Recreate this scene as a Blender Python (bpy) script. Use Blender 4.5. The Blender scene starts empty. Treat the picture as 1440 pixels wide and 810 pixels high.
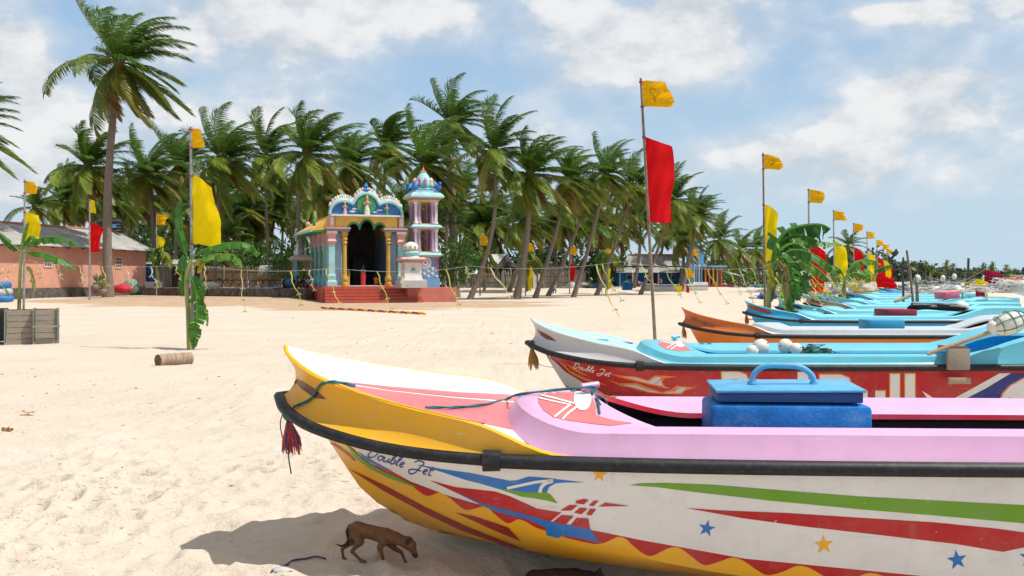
import bpy, bmesh, math, random
import numpy as np
from mathutils import Vector, Matrix, noise
from mathutils.bvhtree import BVHTree
from mathutils.geometry import delaunay_2d_cdt
R = math.radians
CAM_H, FPX, CX, HY = 1.8, 1400.0, 720.0, 392.0
scene = bpy.context.scene
COL = scene.collection

def P(px, py, D):
    return Vector(((px - CX) / FPX * D, D, CAM_H - (py - HY) / FPX * D))
def sstep(a, b, x):
    t = max(0.0, min(1.0, (x - a) / (b - a))); return t * t * (3 - 2 * t)
def lerp(a, b, t): return a + (b - a) * t

# ---------------------------------------------------------------- materials
MATS = {}
def mat(name, col, rough=0.6, var=0.12, vscale=3.0, bump=0.0, bscale=30.0, spec=0.5, metal=0.0, coat=0.0, dirt=None, dscale=2.0, damt=0.4, transl=0.0, stretch=None, scuff=None, fade=None):
    if name in MATS: return MATS[name]
    m = bpy.data.materials.new(name); m.use_nodes = True
    nt = m.node_tree; N = nt.nodes; L = nt.links
    b = N['Principled BSDF']; out = N['Material Output']
    b.inputs['Roughness'].default_value = rough
    b.inputs['Specular IOR Level'].default_value = spec
    b.inputs['Metallic'].default_value = metal
    if coat: b.inputs['Coat Weight'].default_value = coat; b.inputs['Coat Roughness'].default_value = 0.12
    tc = N.new('ShaderNodeTexCoord')
    src = tc.outputs['Object']
    if stretch:
        mp = N.new('ShaderNodeMapping'); mp.inputs['Scale'].default_value = stretch
        L.new(src, mp.inputs['Vector']); src = mp.outputs['Vector']
    n = N.new('ShaderNodeTexNoise'); n.inputs['Scale'].default_value = vscale; n.inputs['Detail'].default_value = 5
    L.new(src, n.inputs['Vector'])
    mr = N.new('ShaderNodeMapRange'); mr.inputs['From Min'].default_value = 0.3; mr.inputs['From Max'].default_value = 0.7
    mr.inputs['To Min'].default_value = 1 - var; mr.inputs['To Max'].default_value = 1 + var
    L.new(n.outputs['Fac'], mr.inputs['Value'])
    mx = N.new('ShaderNodeVectorMath'); mx.operation = 'SCALE'
    mx.inputs[0].default_value = col[:3]; L.new(mr.outputs['Result'], mx.inputs['Scale'])
    c = mx.outputs['Vector']
    if dirt:
        n2 = N.new('ShaderNodeTexNoise'); n2.inputs['Scale'].default_value = dscale; n2.inputs['Detail'].default_value = 8; n2.inputs['Roughness'].default_value = 0.7
        L.new(src, n2.inputs['Vector'])
        m2 = N.new('ShaderNodeMapRange'); m2.inputs['From Min'].default_value = 0.5; m2.inputs['From Max'].default_value = 0.68
        m2.inputs['To Max'].default_value = damt
        L.new(n2.outputs['Fac'], m2.inputs['Value'])
        mix = N.new('ShaderNodeMix'); mix.data_type = 'RGBA'
        L.new(m2.outputs['Result'], mix.inputs['Factor']); L.new(c, mix.inputs['A']); mix.inputs['B'].default_value = (*dirt, 1)
        c = mix.outputs['Result']
    if fade:      # sun-bleached patches
        n4 = N.new('ShaderNodeTexNoise'); n4.inputs['Scale'].default_value = 1.1; n4.inputs['Detail'].default_value = 6; n4.inputs['Roughness'].default_value = 0.65; L.new(src, n4.inputs['Vector'])
        m4 = N.new('ShaderNodeMapRange'); m4.inputs['From Min'].default_value = 0.45; m4.inputs['From Max'].default_value = 0.75; m4.inputs['To Max'].default_value = fade[1]; L.new(n4.outputs['Fac'], m4.inputs['Value'])
        x4 = N.new('ShaderNodeMix'); x4.data_type = 'RGBA'; L.new(m4.outputs['Result'], x4.inputs['Factor']); L.new(c, x4.inputs['A']); x4.inputs['B'].default_value = (*fade[0], 1); c = x4.outputs['Result']
    if scuff:     # fine scratches running along the hull and small chips
        for st, lo, amt, det in (((1.2, 26, 26), .655, scuff[1], 6), ((22, 22, 22), .70, scuff[1] * 1.3, 3), ((7, 7, .8), .60, -.26, 5)):
            mp5 = N.new('ShaderNodeMapping'); mp5.inputs['Scale'].default_value = st; L.new(tc.outputs['Object'], mp5.inputs['Vector'])
            n5 = N.new('ShaderNodeTexNoise'); n5.inputs['Scale'].default_value = 1.0; n5.inputs['Detail'].default_value = det; n5.inputs['Roughness'].default_value = 0.7; L.new(mp5.outputs['Vector'], n5.inputs['Vector'])
            m5 = N.new('ShaderNodeMapRange'); m5.inputs['From Min'].default_value = lo; m5.inputs['From Max'].default_value = lo + (.03 if amt > 0 else .14); m5.inputs['To Max'].default_value = abs(amt); L.new(n5.outputs['Fac'], m5.inputs['Value'])
            x5 = N.new('ShaderNodeMix'); x5.data_type = 'RGBA'; L.new(m5.outputs['Result'], x5.inputs['Factor']); L.new(c, x5.inputs['A']); x5.inputs['B'].default_value = (*scuff[0], 1) if amt > 0 else (.30, .24, .18, 1); c = x5.outputs['Result']
    L.new(c, b.inputs['Base Color'])
    if bump:
        n3 = N.new('ShaderNodeTexNoise'); n3.inputs['Scale'].default_value = bscale; n3.inputs['Detail'].default_value = 4
        L.new(src, n3.inputs['Vector'])
        bp = N.new('ShaderNodeBump'); bp.inputs['Strength'].default_value = bump; bp.inputs['Distance'].default_value = 0.02
        L.new(n3.outputs['Fac'], bp.inputs['Height']); L.new(bp.outputs['Normal'], b.inputs['Normal'])
    if transl:
        tr = N.new('ShaderNodeBsdfTranslucent'); L.new(c, tr.inputs['Color'])
        ms = N.new('ShaderNodeMixShader'); ms.inputs['Fac'].default_value = transl
        L.new(b.outputs['BSDF'], ms.inputs[1]); L.new(tr.outputs['BSDF'], ms.inputs[2]); L.new(ms.outputs['Shader'], out.inputs['Surface'])
    MATS[name] = m
    return m

def leafmat(name, rough=0.45, transl=0.35, spec=0.5):
    """foliage whose leaf colour is stored per face (age of each frond)"""
    if name in MATS: return MATS[name]
    m = bpy.data.materials.new(name); m.use_nodes = True
    nt = m.node_tree; N = nt.nodes; L = nt.links
    b = N['Principled BSDF']; out = N['Material Output']
    b.inputs['Roughness'].default_value = rough; b.inputs['Specular IOR Level'].default_value = spec
    a = N.new('ShaderNodeAttribute'); a.attribute_name = 'leafcol'
    L.new(a.outputs['Color'], b.inputs['Base Color'])
    tr = N.new('ShaderNodeBsdfTranslucent'); L.new(a.outputs['Color'], tr.inputs['Color'])
    ms = N.new('ShaderNodeMixShader'); ms.inputs['Fac'].default_value = transl
    L.new(b.outputs['BSDF'], ms.inputs[1]); L.new(tr.outputs['BSDF'], ms.inputs[2]); L.new(ms.outputs['Shader'], out.inputs['Surface'])
    MATS[name] = m
    return m

# ---------------------------------------------------------------- mesh builder
class MB:
    def __init__(s): s.v = []; s.f = []; s.m = []; s.c = []; s.mats = []; s.col = None; s.cur = 0
    def use(s, m):
        if m not in s.mats: s.mats.append(m)
        s.cur = s.mats.index(m); return s
    def face(s, idx):
        s.f.append(tuple(idx)); s.m.append(s.cur); s.c.append(s.col)
    def poly(s, pts):
        b = len(s.v); s.v += [Vector(p) for p in pts]; s.face(range(b, b + len(pts)))
    def grid(s, rows, closed_u=False, closed_v=False):
        """rows: list of equal length point lists"""
        b = len(s.v); nr, nc = len(rows), len(rows[0])
        for r in rows: s.v += [Vector(p) for p in r]
        for i in range(nr if closed_v else nr - 1):
            for j in range(nc if closed_u else nc - 1):
                i2, j2 = (i + 1) % nr, (j + 1) % nc
                s.face((b + i * nc + j, b + i * nc + j2, b + i2 * nc + j2, b + i2 * nc + j))
        return b
    def box(s, c, size, rz=0.0, M=None, bev=0.0):
        hx, hy, hz = size[0] / 2, size[1] / 2, size[2] / 2
        T = Matrix.Translation(c) @ Matrix.Rotation(rz, 4, 'Z')
        if M is not None: T = Matrix.Translation(c) @ M
        if bev > 0:
            bm = bmesh.new(); bmesh.ops.create_cube(bm, size=1.0, matrix=Matrix.Diagonal((size[0], size[1], size[2], 1)))
            bmesh.ops.bevel(bm, geom=bm.edges[:] , offset=bev, segments=2, affect='EDGES', profile=0.5)
            b = len(s.v); bm.verts.index_update()
            s.v += [T @ v.co for v in bm.verts]
            for f in bm.faces: s.face([b + v.index for v in f.verts])
            bm.free(); return
        b = len(s.v)
        for z in (-hz, hz):
            for x, y in ((-hx, -hy), (hx, -hy), (hx, hy), (-hx, hy)): s.v.append(T @ Vector((x, y, z)))
        for q in ((3, 2, 1, 0), (4, 5, 6, 7), (0, 1, 5, 4), (1, 2, 6, 5), (2, 3, 7, 6), (3, 0, 4, 7)): s.face([b + i for i in q])
    def tube(s, pts, rad, n=8, cap=True, squash=1.0):
        pts = [Vector(p) for p in pts]; k = len(pts)
        if not hasattr(rad, '__len__'): rad = [rad] * k
        rows = []; ref = None
        for i, p in enumerate(pts):
            t = (pts[min(i + 1, k - 1)] - pts[max(i - 1, 0)])
            if t.length < 1e-9: t = Vector((0, 0, 1))
            t.normalize()
            if ref is None:
                ref = Vector((0, 0, 1)) if abs(t.z) < 0.9 else Vector((1, 0, 0))
            a = (ref - t * ref.dot(t))
            if a.length < 1e-6: a = t.orthogonal()
            a.normalize(); bb = t.cross(a); ref = a
            rows.append([p + (a * math.cos(2 * math.pi * j / n) * squash + bb * math.sin(2 * math.pi * j / n)) * rad[i] for j in range(n)])
        b = s.grid(rows, closed_u=True)
        if cap:
            s.face(list(range(b, b + n))[::-1]); s.face(range(b + (k - 1) * n, b + k * n))
    def lathe(s, c, prof, n=16, M=None, sx=1, sy=1):
        """prof: (r,z) list"""
        c = Vector(c); rows = []
        for r, z in prof:
            ring = []
            for j in range(n):
                p = Vector((r * sx * math.cos(2 * math.pi * j / n), r * sy * math.sin(2 * math.pi * j / n), z))
                ring.append(c + (M @ p if M is not None else p))
            rows.append(ring)
        b = s.grid(rows, closed_u=True)
        s.face(list(range(b, b + n))[::-1]); s.face(range(b + (len(prof) - 1) * n, b + len(prof) * n))
    def sqlathe(s, c, prof, rz=0.0):
        """square-section profile (half width, z)"""
        c = Vector(c); Rm = Matrix.Rotation(rz, 3, 'Z')
        rows = [[c + Rm @ Vector((sx * w, sy * w, z)) for sx, sy in ((-1, -1), (1, -1), (1, 1), (-1, 1))] for w, z in prof]
        b = s.grid(rows, closed_u=True)
        s.face([b + 3, b + 2, b + 1, b]); k = b + 4 * (len(prof) - 1); s.face([k, k + 1, k + 2, k + 3])
    def ball(s, c, r, n=12, m=8, sc=(1, 1, 1), M=None):
        prof = [(max(1e-4, r * math.sin(math.pi * i / m)), -r * math.cos(math.pi * i / m)) for i in range(m + 1)]
        c = Vector(c); rows = []
        for rr, z in prof:
            ring = []
            for j in range(n):
                p = Vector((rr * sc[0] * math.cos(2 * math.pi * j / n), rr * sc[1] * math.sin(2 * math.pi * j / n), z * sc[2]))
                ring.append(c + (M @ p if M is not None else p))
            rows.append(ring)
        s.grid(rows, closed_u=True)
    def prism(s, outline, d):
        """outline: coplanar 3D points, d: extrusion vector"""
        b = len(s.v); n = len(outline); d = Vector(d)
        s.v += [Vector(p) for p in outline] + [Vector(p) + d for p in outline]
        s.face(range(b, b + n)); s.face(list(range(b + n, b + 2 * n))[::-1])
        for i in range(n): s.face((b + i, b + n + i, b + n + (i + 1) % n, b + (i + 1) % n))
    def mesh(s, name, smooth=None):
        me = bpy.data.meshes.new(name); me.from_pydata([tuple(p) for p in s.v], [], s.f)
        for m in s.mats: me.materials.append(m)
        me.polygons.foreach_set('material_index', s.m)
        if any(c is not None for c in s.c):
            at = me.color_attributes.new('leafcol', 'FLOAT_COLOR', 'CORNER')
            buf = []
            for p, c in zip(s.f, s.c):
                cc = (*(c or (0.05, 0.1, 0.02)), 1.0)
                for _ in p: buf.extend(cc)
            at.data.foreach_set('color', buf)
        if smooth is not None:
            me.polygons.foreach_set('use_smooth', [True] * len(me.polygons))
            if smooth < 179:
                me.set_sharp_from_angle(angle=R(smooth))
        me.validate(); me.update()
        return me
    def build(s, name, parent=None, smooth=None, loc=None):
        o = bpy.data.objects.new(name, s.mesh(name, smooth)); COL.objects.link(o)
        if parent is not None: o.parent = parent
        if loc is not None: o.location = loc
        return o

def tag(o, label, cat, group=None):
    o['label'] = label; o['category'] = cat
    if group: o['group'] = group
    return o
def thing(name, label, cat, loc=(0, 0, 0), rz=0.0, group=None):
    o = bpy.data.objects.new(name, None); COL.objects.link(o); o.empty_display_size = 0.1
    o.location = loc; o.rotation_euler = (0, 0, rz)
    return tag(o, label, cat, group)
def local(root):
    """builder transform: world point -> local of root (root unscaled)"""
    M = Matrix.Translation(root.location) @ root.rotation_euler.to_matrix().to_4x4()
    return M.inverted()
def shift(mb, v):
    v = Vector(v); mb.v = [p + v for p in mb.v]; return mb
def dup_tree(o, parent=None):
    c = o.copy(); COL.objects.link(c)
    if parent is not None: c.parent = parent
    for ch in list(o.children): dup_tree(ch, c)
    return c

def cr(pts, n):
    """non-uniform Catmull-Rom through pts (tuples), n samples per segment"""
    pts = [Vector(p) for p in pts]
    k = len(pts)
    tt = [0.0]
    for i in range(1, k): tt.append(tt[-1] + max(1e-5, (pts[i] - pts[i - 1]).length ** 0.5))
    def tan(i):
        if i == 0: return (pts[1] - pts[0]) / (tt[1] - tt[0])
        if i == k - 1: return (pts[-1] - pts[-2]) / (tt[-1] - tt[-2])
        a = (pts[i] - pts[i - 1]) / (tt[i] - tt[i - 1]); b = (pts[i + 1] - pts[i]) / (tt[i + 1] - tt[i])
        w = (tt[i] - tt[i - 1]) / (tt[i + 1] - tt[i - 1])
        return a * (1 - w) + b * w
    T = [tan(i) for i in range(k)]
    out = []
    for i in range(k - 1):
        h = tt[i + 1] - tt[i]
        for j in range(n):
            t = j / n; t2, t3 = t * t, t * t * t
            out.append(pts[i] * (2 * t3 - 3 * t2 + 1) + T[i] * h * (t3 - 2 * t2 + t) + pts[i + 1] * (-2 * t3 + 3 * t2) + T[i + 1] * h * (t3 - t2))
    out.append(pts[-1])
    return out

# ---------------------------------------------------------------- ground
DIMPLES = []
_rg = random.Random(5)
for _ in range(900):
    y = 3.2 + 13 * _rg.random() ** 1.3; x = (_rg.random() * 1.3 - 0.75) * y * 0.8
    DIMPLES.append((x, y, 0.06 + 0.13 * _rg.random(), 0.012 + 0.036 * _rg.random(), _rg.random() * math.pi))
for (x0, y0, x1, y1) in ((-4.4, 5.0, -1.9, 10.4), (-3.0, 4.6, -4.2, 10.2), (-4.5, 8.6, -0.6, 9.7)):      # trails of footprints
    n = int(math.hypot(x1 - x0, y1 - y0) / 0.36); a = math.atan2(y1 - y0, x1 - x0)
    for i in range(n):
        t = (i + .3 * _rg.random()) / n; sd = 0.10 if i % 2 else -0.10
        DIMPLES.append((lerp(x0, x1, t) - sd * math.sin(a), lerp(y0, y1, t) + sd * math.cos(a), 0.13, 0.075, a + _rg.uniform(-.2, .2)))
def shore_x(y):
    return 0.45 * y + 5 + (max(0.0, y - 500) / 300.0) ** 2 * 120
def g_base(x, y):
    z = 0.34 * sstep(58, 78, y) * (1 - sstep(-17.5, -14.5, x))
    z += 0.6 * sstep(112, 132, y) * sstep(-14, -8, x)
    t = x - (0.40 * y - 5.2)          # metres seaward of the line of bows
    if y < 520: z -= (0.06 * max(0.0, min(t - 1.5, 5.0)) + 0.22 * sstep(9, 21, y) * sstep(-4.5, -0.5, t)) * sstep(520, 300, y)
    z -= 1.6 * sstep(0, 14, x - shore_x(y) + 3)
    return z
def ground_z(x, y):
    z = g_base(x, y)
    z += 0.05 * noise.noise((x * 0.25, y * 0.25, 3.1)) * sstep(60, 20, y)
    if 1.5 < y < 40:
        z += 0.042 * noise.noise((x * 1.3, y * 1.3, 0.7)) + 0.034 * noise.noise((x * 3.4, y * 3.4, 9.2))
        z += 0.018 * noise.noise((x * 8.0, y * 8.0, 4.4))
    # hollow scraped out under the nearest boat, with a low rim in front of it
    if y < 11:
        z -= 0.13 * sstep(9.2, 7.0, y)
        z += 0.27 * math.exp(-((y - 7.65) / 0.42) ** 2) * sstep(-0.9, 0.1, x) * sstep(7.5, 5, x)  # bank hidden behind the hull, added to block light from reaching under it
        z -= 0.24 * math.exp(-((x - 1.0) / 1.25) ** 4 - ((y - 6.78) / 0.5) ** 2)
        z += 0.05 * math.exp(-((x + 0.85) / 0.45) ** 2 - ((y - 6.3) / 0.18) ** 2)
        z += 0.035 * math.exp(-((x - 0.1) / 0.5) ** 2 - ((y - 6.2) / 0.18) ** 2)
    return z
def build_ground():
    def axis(a, b, step, lo, hi, gr):
        v = [a + i * step for i in range(int((b - a) / step) + 1)]
        s = step; x = v[-1]
        while x < hi: s *= gr; x += s; v.append(x)
        s = step; x = v[0]; pre = []
        while x > lo: s *= gr; x -= s; pre.append(x)
        return pre[::-1] + v
    xs = axis(-4.6, 2.0, 0.032, -2500, 3500, 1.06)
    ys = axis(4.3, 10.4, 0.032, -40, 5000, 1.05)
    nx, ny = len(xs), len(ys)
    V = np.zeros((ny, nx, 3)); V[:, :, 0] = np.array(xs)[None, :]; V[:, :, 1] = np.array(ys)[:, None]
    for j, y in enumerate(ys):
        for i, x in enumerate(xs):
            V[j, i, 2] = ground_z(x, y)
    X, Y = V[:, :, 0], V[:, :, 1]
    for (dx, dy, r, d, a) in DIMPLES:
        ix = np.where((np.array(xs) > dx - 3 * r) & (np.array(xs) < dx + 3 * r))[0]; iy = np.where((np.array(ys) > dy - 3 * r) & (np.array(ys) < dy + 3 * r))[0]
        if len(ix) == 0 or len(iy) == 0: continue
        sl = (slice(iy[0], iy[-1] + 1), slice(ix[0], ix[-1] + 1))
        u = ((X[sl] - dx) * math.cos(a) + (Y[sl] - dy) * math.sin(a)) / r; w = (-(X[sl] - dx) * math.sin(a) + (Y[sl] - dy) * math.cos(a)) / (r * 0.6)
        q = u * u + w * w
        V[sl + (2,)] += -d * np.exp(-q * 1.5) + d * 0.45 * np.exp(-(np.sqrt(q) - 1.5) ** 2 * 4)
    idx = np.arange(nx * ny).reshape(ny, nx)
    F = np.stack([idx[:-1, :-1], idx[:-1, 1:], idx[1:, 1:], idx[1:, :-1]], -1).reshape(-1, 4)
    me = bpy.data.meshes.new('sand'); me.from_pydata(V.reshape(-1, 3).tolist(), [], F.tolist())
    me.polygons.foreach_set('use_smooth', [True] * len(me.polygons)); me.update()
    o = bpy.data.objects.new('sand', me); COL.objects.link(o); o['kind'] = 'structure'
    m = bpy.data.materials.new('beach_sand'); m.use_nodes = True; nt = m.node_tree; N = nt.nodes; L = nt.links
    b = N['Principled BSDF']; b.inputs['Roughness'].default_value = 0.95; b.inputs['Specular IOR Level'].default_value = 0.15
    tc = N.new('ShaderNodeTexCoord')
    def nz(scale, det, rough=0.6, sx=None):
        n = N.new('ShaderNodeTexNoise'); n.inputs['Scale'].default_value = scale; n.inputs['Detail'].default_value = det; n.inputs['Roughness'].default_value = rough
        if sx:
            mp = N.new('ShaderNodeMapping'); mp.inputs['Scale'].default_value = sx; L.new(tc.outputs['Object'], mp.inputs['Vector']); L.new(mp.outputs['Vector'], n.inputs['Vector'])
        else: L.new(tc.outputs['Object'], n.inputs['Vector'])
        return n.outputs['Fac']
    def ramp(src, lo, hi, a=0.0, c=1.0):
        r = N.new('ShaderNodeMapRange'); r.inputs['From Min'].default_value = lo; r.inputs['From Max'].default_value = hi; r.inputs['To Min'].default_value = a; r.inputs['To Max'].default_value = c
        L.new(src, r.inputs['Value']); return r.outputs['Result']
    def mixc(f, a, c):
        x = N.new('ShaderNodeMix'); x.data_type = 'RGBA'; L.new(f, x.inputs['Factor'])
        for s_, q in (('A', a), ('B', c)):
            if isinstance(q, tuple): x.inputs[s_].default_value = (*q, 1)
            else: L.new(q, x.inputs[s_])
        return x.outputs['Result']
    c = mixc(ramp(nz(0.35, 6), 0.35, 0.65), (0.58, 0.495, 0.40), (0.64, 0.55, 0.455))
    c = mixc(ramp(nz(7.0, 6, 0.7), 0.56, 0.72, 0, 0.35), c, (0.50, 0.39, 0.28))
    c = mixc(ramp(nz(160.0, 2, 0.6), 0.60, 0.75, 0, 0.5), c, (0.33, 0.25, 0.17))
    # scattered dark grains and bits of weed, in loose drifts
    spk = N.new('ShaderNodeMath'); spk.operation = 'MULTIPLY'
    L.new(ramp(nz(26.0, 3, 0.65, (0.45, 1.0, 1.0)), 0.60, 0.66), spk.inputs[0]); L.new(ramp(nz(0.45, 4), 0.44, 0.60, 0, 0.7), spk.inputs[1])
    c = mixc(spk.outputs[0], c, (0.20, 0.13, 0.075))
    # damp brown earth washed out in front of the shrine and the kerb
    sep = N.new('ShaderNodeSeparateXYZ'); L.new(tc.outputs['Object'], sep.inputs[0])
    def mth(op, a, c2=None):
        q = N.new('ShaderNodeMath'); q.operation = op
        for k_, z in enumerate((a, c2)):
            if z is None: continue
            if isinstance(z, (int, float)): q.inputs[k_].default_value = z
            else: L.new(z, q.inputs[k_])
        return q.outputs[0]
    wob = mth('MULTIPLY', mth('SUBTRACT', nz(0.22, 5, 0.6), 0.5), 3.0)
    mask = None
    for (ex, ey, rx, ry) in ((-21, 72, 13, 9.5), (-9.5, 66, 8.5, 9.5), (-3.0, 67.5, 6.5, 6.0), (-1.5, 76, 5.0, 4.0), (-27, 80, 6, 7)):
        d = mth('ADD', mth('POWER', mth('ABSOLUTE', mth('DIVIDE', mth('SUBTRACT', sep.outputs['X'], ex), rx)), 2.0), mth('POWER', mth('ABSOLUTE', mth('DIVIDE', mth('SUBTRACT', sep.outputs['Y'], ey), ry)), 2.0))
        e = mth('ADD', d, wob)
        k = ramp(e, 0.8, 1.25, 1.0, 0.0)
        mask = k if mask is None else mth('MAXIMUM', mask, k)
    c = mixc(mth('MULTIPLY', mask, ramp(nz(0.9, 6), 0.3, 0.7, 0.5, 0.88)), c, (0.40, 0.25, 0.135))
    L.new(c, b.inputs['Base Color'])
    bp = N.new('ShaderNodeBump'); bp.inputs['Strength'].default_value = 0.8; bp.inputs['Distance'].default_value = 0.04
    hs = mth('ADD', mth('MULTIPLY', nz(14.0, 5, 0.6), 1.0), mth('MULTIPLY', nz(90.0, 3), 0.25))
    L.new(hs, bp.inputs['Height']); L.new(bp.outputs['Normal'], b.inputs['Normal'])
    me.materials.append(m)
build_ground()

# sea
def build_sea():
    mb = MB(); m = mat('sea_water', (0.09, 0.27, 0.30), rough=0.12, var=0.15, vscale=0.05, bump=0.5, bscale=0.8)
    mb.use(m); rows = []
    for y in (-60, 100, 300, 500, 700, 900, 1200, 2000, 6000):
        x0 = shore_x(min(y, 900)) + 3.0
        rows.append([(x0 + t, y, -0.85) for t in (0, 40, 200, 1000, 6000)])
    mb.grid(rows)
    o = mb.build('sea'); o['kind'] = 'structure'
build_sea()
# ---------------------------------------------------------------- fishing boats
# boat frame: x = metres aft of the bow tip, y = metres from the centre line, z = height
LIP = [(0, 0, 1.32), (.05, .12, 1.28), (.30, .36, 1.178), (.60, .50, 1.098), (.95, .62, 1.022), (1.45, .735, .932), (1.97, .795, .745), (3.6, .815, .722), (8.6, .77, .722)]
NOT = [(.085, 0, 1.10), (.14, .10, 1.055), (.35, .345, .985), (.63, .51, .925), (.97, .645, .865), (1.46, .74, .795), (1.93, .785, .725), (3.6, .81, .712), (8.6, .765, .712)]
RAI = [(-.035, 0, .955), (.05, .20, .925), (.27, .45, .866), (.60, .635, .81), (.95, .735, .765), (1.45, .785, .728), (1.95, .80, .712), (3.6, .83, .70), (8.6, .785, .705)]
UND = [(.21, 0, .84), (.26, .13, .83), (.40, .37, .80), (.68, .585, .76), (.99, .71, .722), (1.46, .768, .69), (1.95, .785, .672), (3.6, .815, .665), (8.6, .765, .67)]
MID = [(.34, 0, .60), (.42, .085, .585), (.62, .25, .545), (.90, .42, .50), (1.2, .55, .46), (1.6, .665, .42), (2.1, .72, .385), (3.6, .755, .30), (8.6, .70, .30)]
CHI = [(.53, 0, .30), (.62, .055, .275), (.85, .19, .24), (1.12, .335, .22), (1.42, .47, .20), (1.78, .58, .165), (2.2, .645, .10), (3.6, .68, -.11), (8.6, .63, -.12)]
BOT = [(.66, 0, .18), (.76, .03, .145), (.98, .11, .09), (1.22, .20, .045), (1.52, .29, .0), (1.85, .36, -.045), (2.25, .41, -.09), (3.6, .43, -.22), (8.6, .40, -.22)]
KEE = [(.80, 0, .10), (.90, .008, .045), (1.1, .02, -.015), (1.32, .03, -.065), (1.62, .03, -.115), (1.92, .03, -.15), (2.3, .03, -.19), (3.6, .03, -.28), (8.6, .03, -.27)]
NSEG = 5
def _c(c): return cr(c, NSEG)
C_L, C_N, C_R, C_U, C_M, C_C, C_B, C_K = [_c(c) for c in (LIP, NOT, RAI, UND, MID, CHI, BOT, KEE)]
NC = len(C_L)
def quadr(a, b, c, n, skip_last=False):
    """rows of a curve through three control rows"""
    out = []
    for k in range(n + (0 if skip_last else 1)):
        t = k / n
        row = []
        for i in range(len(a)):
            m = b[i] * 2 - (a[i] + c[i]) * 0.5
            row.append(a[i] * (1 - t) ** 2 + m * 2 * t * (1 - t) + c[i] * t * t)
        out.append(row)
    return out
def inward(row, d, dz):
    out = []
    for i, p in enumerate(row):
        q0, q1 = row[max(0, i - 1)], row[min(len(row) - 1, i + 1)]
        t = Vector((q1.x - q0.x, q1.y - q0.y, 0))
        if i == 0: t = Vector((0, 1, 0))
        t.normalize()
        q = Vector((p.x + t.y * d, p.y - t.x * d, p.z + dz))
        if q.y < 0: q.y = 0.0
        out.append(q)
    return out
def mir(row): return [Vector((p.x, -p.y, p.z)) for p in row]

RINGS = {  # coaming rings: front x, side-start x, half width, front z, side z, end x
    'O': (1.58, 2.15, None, .845, .72, 8.6), 'R0': (1.67, 2.2, .725, .955, .845, 8.59), 'R1': (1.75, 2.27, .615, .985, .872, 8.56),
    'I0': (2.22, 2.95, .45, .985, .775, 8.12), 'I1': (2.235, 2.95, .44, .94, .738, 8.1), 'V1': (2.2, 2.95, .60, .78, .66, 8.12), 'V2': (2.1, 2.8, .55, .22, .22, 8.1)}
def ring(key):
    uF, uS, W, zc, zs, uE = RINGS[key]
    pts = []
    nA = 14
    for k in range(nA + 1):
        th = R(90) * k / nA
        w = (W if W else .795) * math.sin(th) ** 0.9
        u = uF + (uS - uF) * (1 - math.cos(th) ** 0.95)
        pts.append(Vector((u, w, zs + (zc - zs) * math.cos(th) ** 1.6)))
    for k in range(1, 23):
        u = lerp(uS, uE, k / 22)
        w = W if W else .795 + .025 * math.sin(math.pi * min(1, (u - 1.9) / 4.6)) - .02 * sstep(5, 8.6, u)
        z = zs
        if key in ('R0', 'R1', 'I0', 'I1'): z += .27 * sstep(6.2, 7.3, u)
        if key == 'V1': z += .20 * sstep(6.2, 7.3, u)
        pts.append(Vector((u, w, z)))
    e = pts[-1]; pts.append(Vector((e.x, e.y * 0.5, e.z))); pts.append(Vector((e.x, 0, e.z)))
    return pts
RG = {k: ring(k) for k in RINGS}

GLOSS = dict(rough=0.33, spec=.38, var=0.06, vscale=1.2, bump=.11, bscale=3.2)
def paint(name, col, **k):
    a = dict(GLOSS); a.update(dict(dirt=(0.30, 0.25, 0.19), dscale=5.0, damt=0.16, scuff=((.62, .58, .54), .55), fade=(tuple(x * .7 + .16 for x in col), .35))); a.update(k); return mat('paint_' + name, col, **a)
RUBBER = mat('black_rubber', (0.013, 0.013, 0.016), rough=0.5, spec=.32, var=0.3, vscale=8, bump=0.12, bscale=18, dirt=(0.16, 0.155, 0.15), dscale=22, damt=0.16)
DARKIN = mat('cockpit_shade_grey', (0.035, 0.033, 0.04), rough=0.7)

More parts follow.
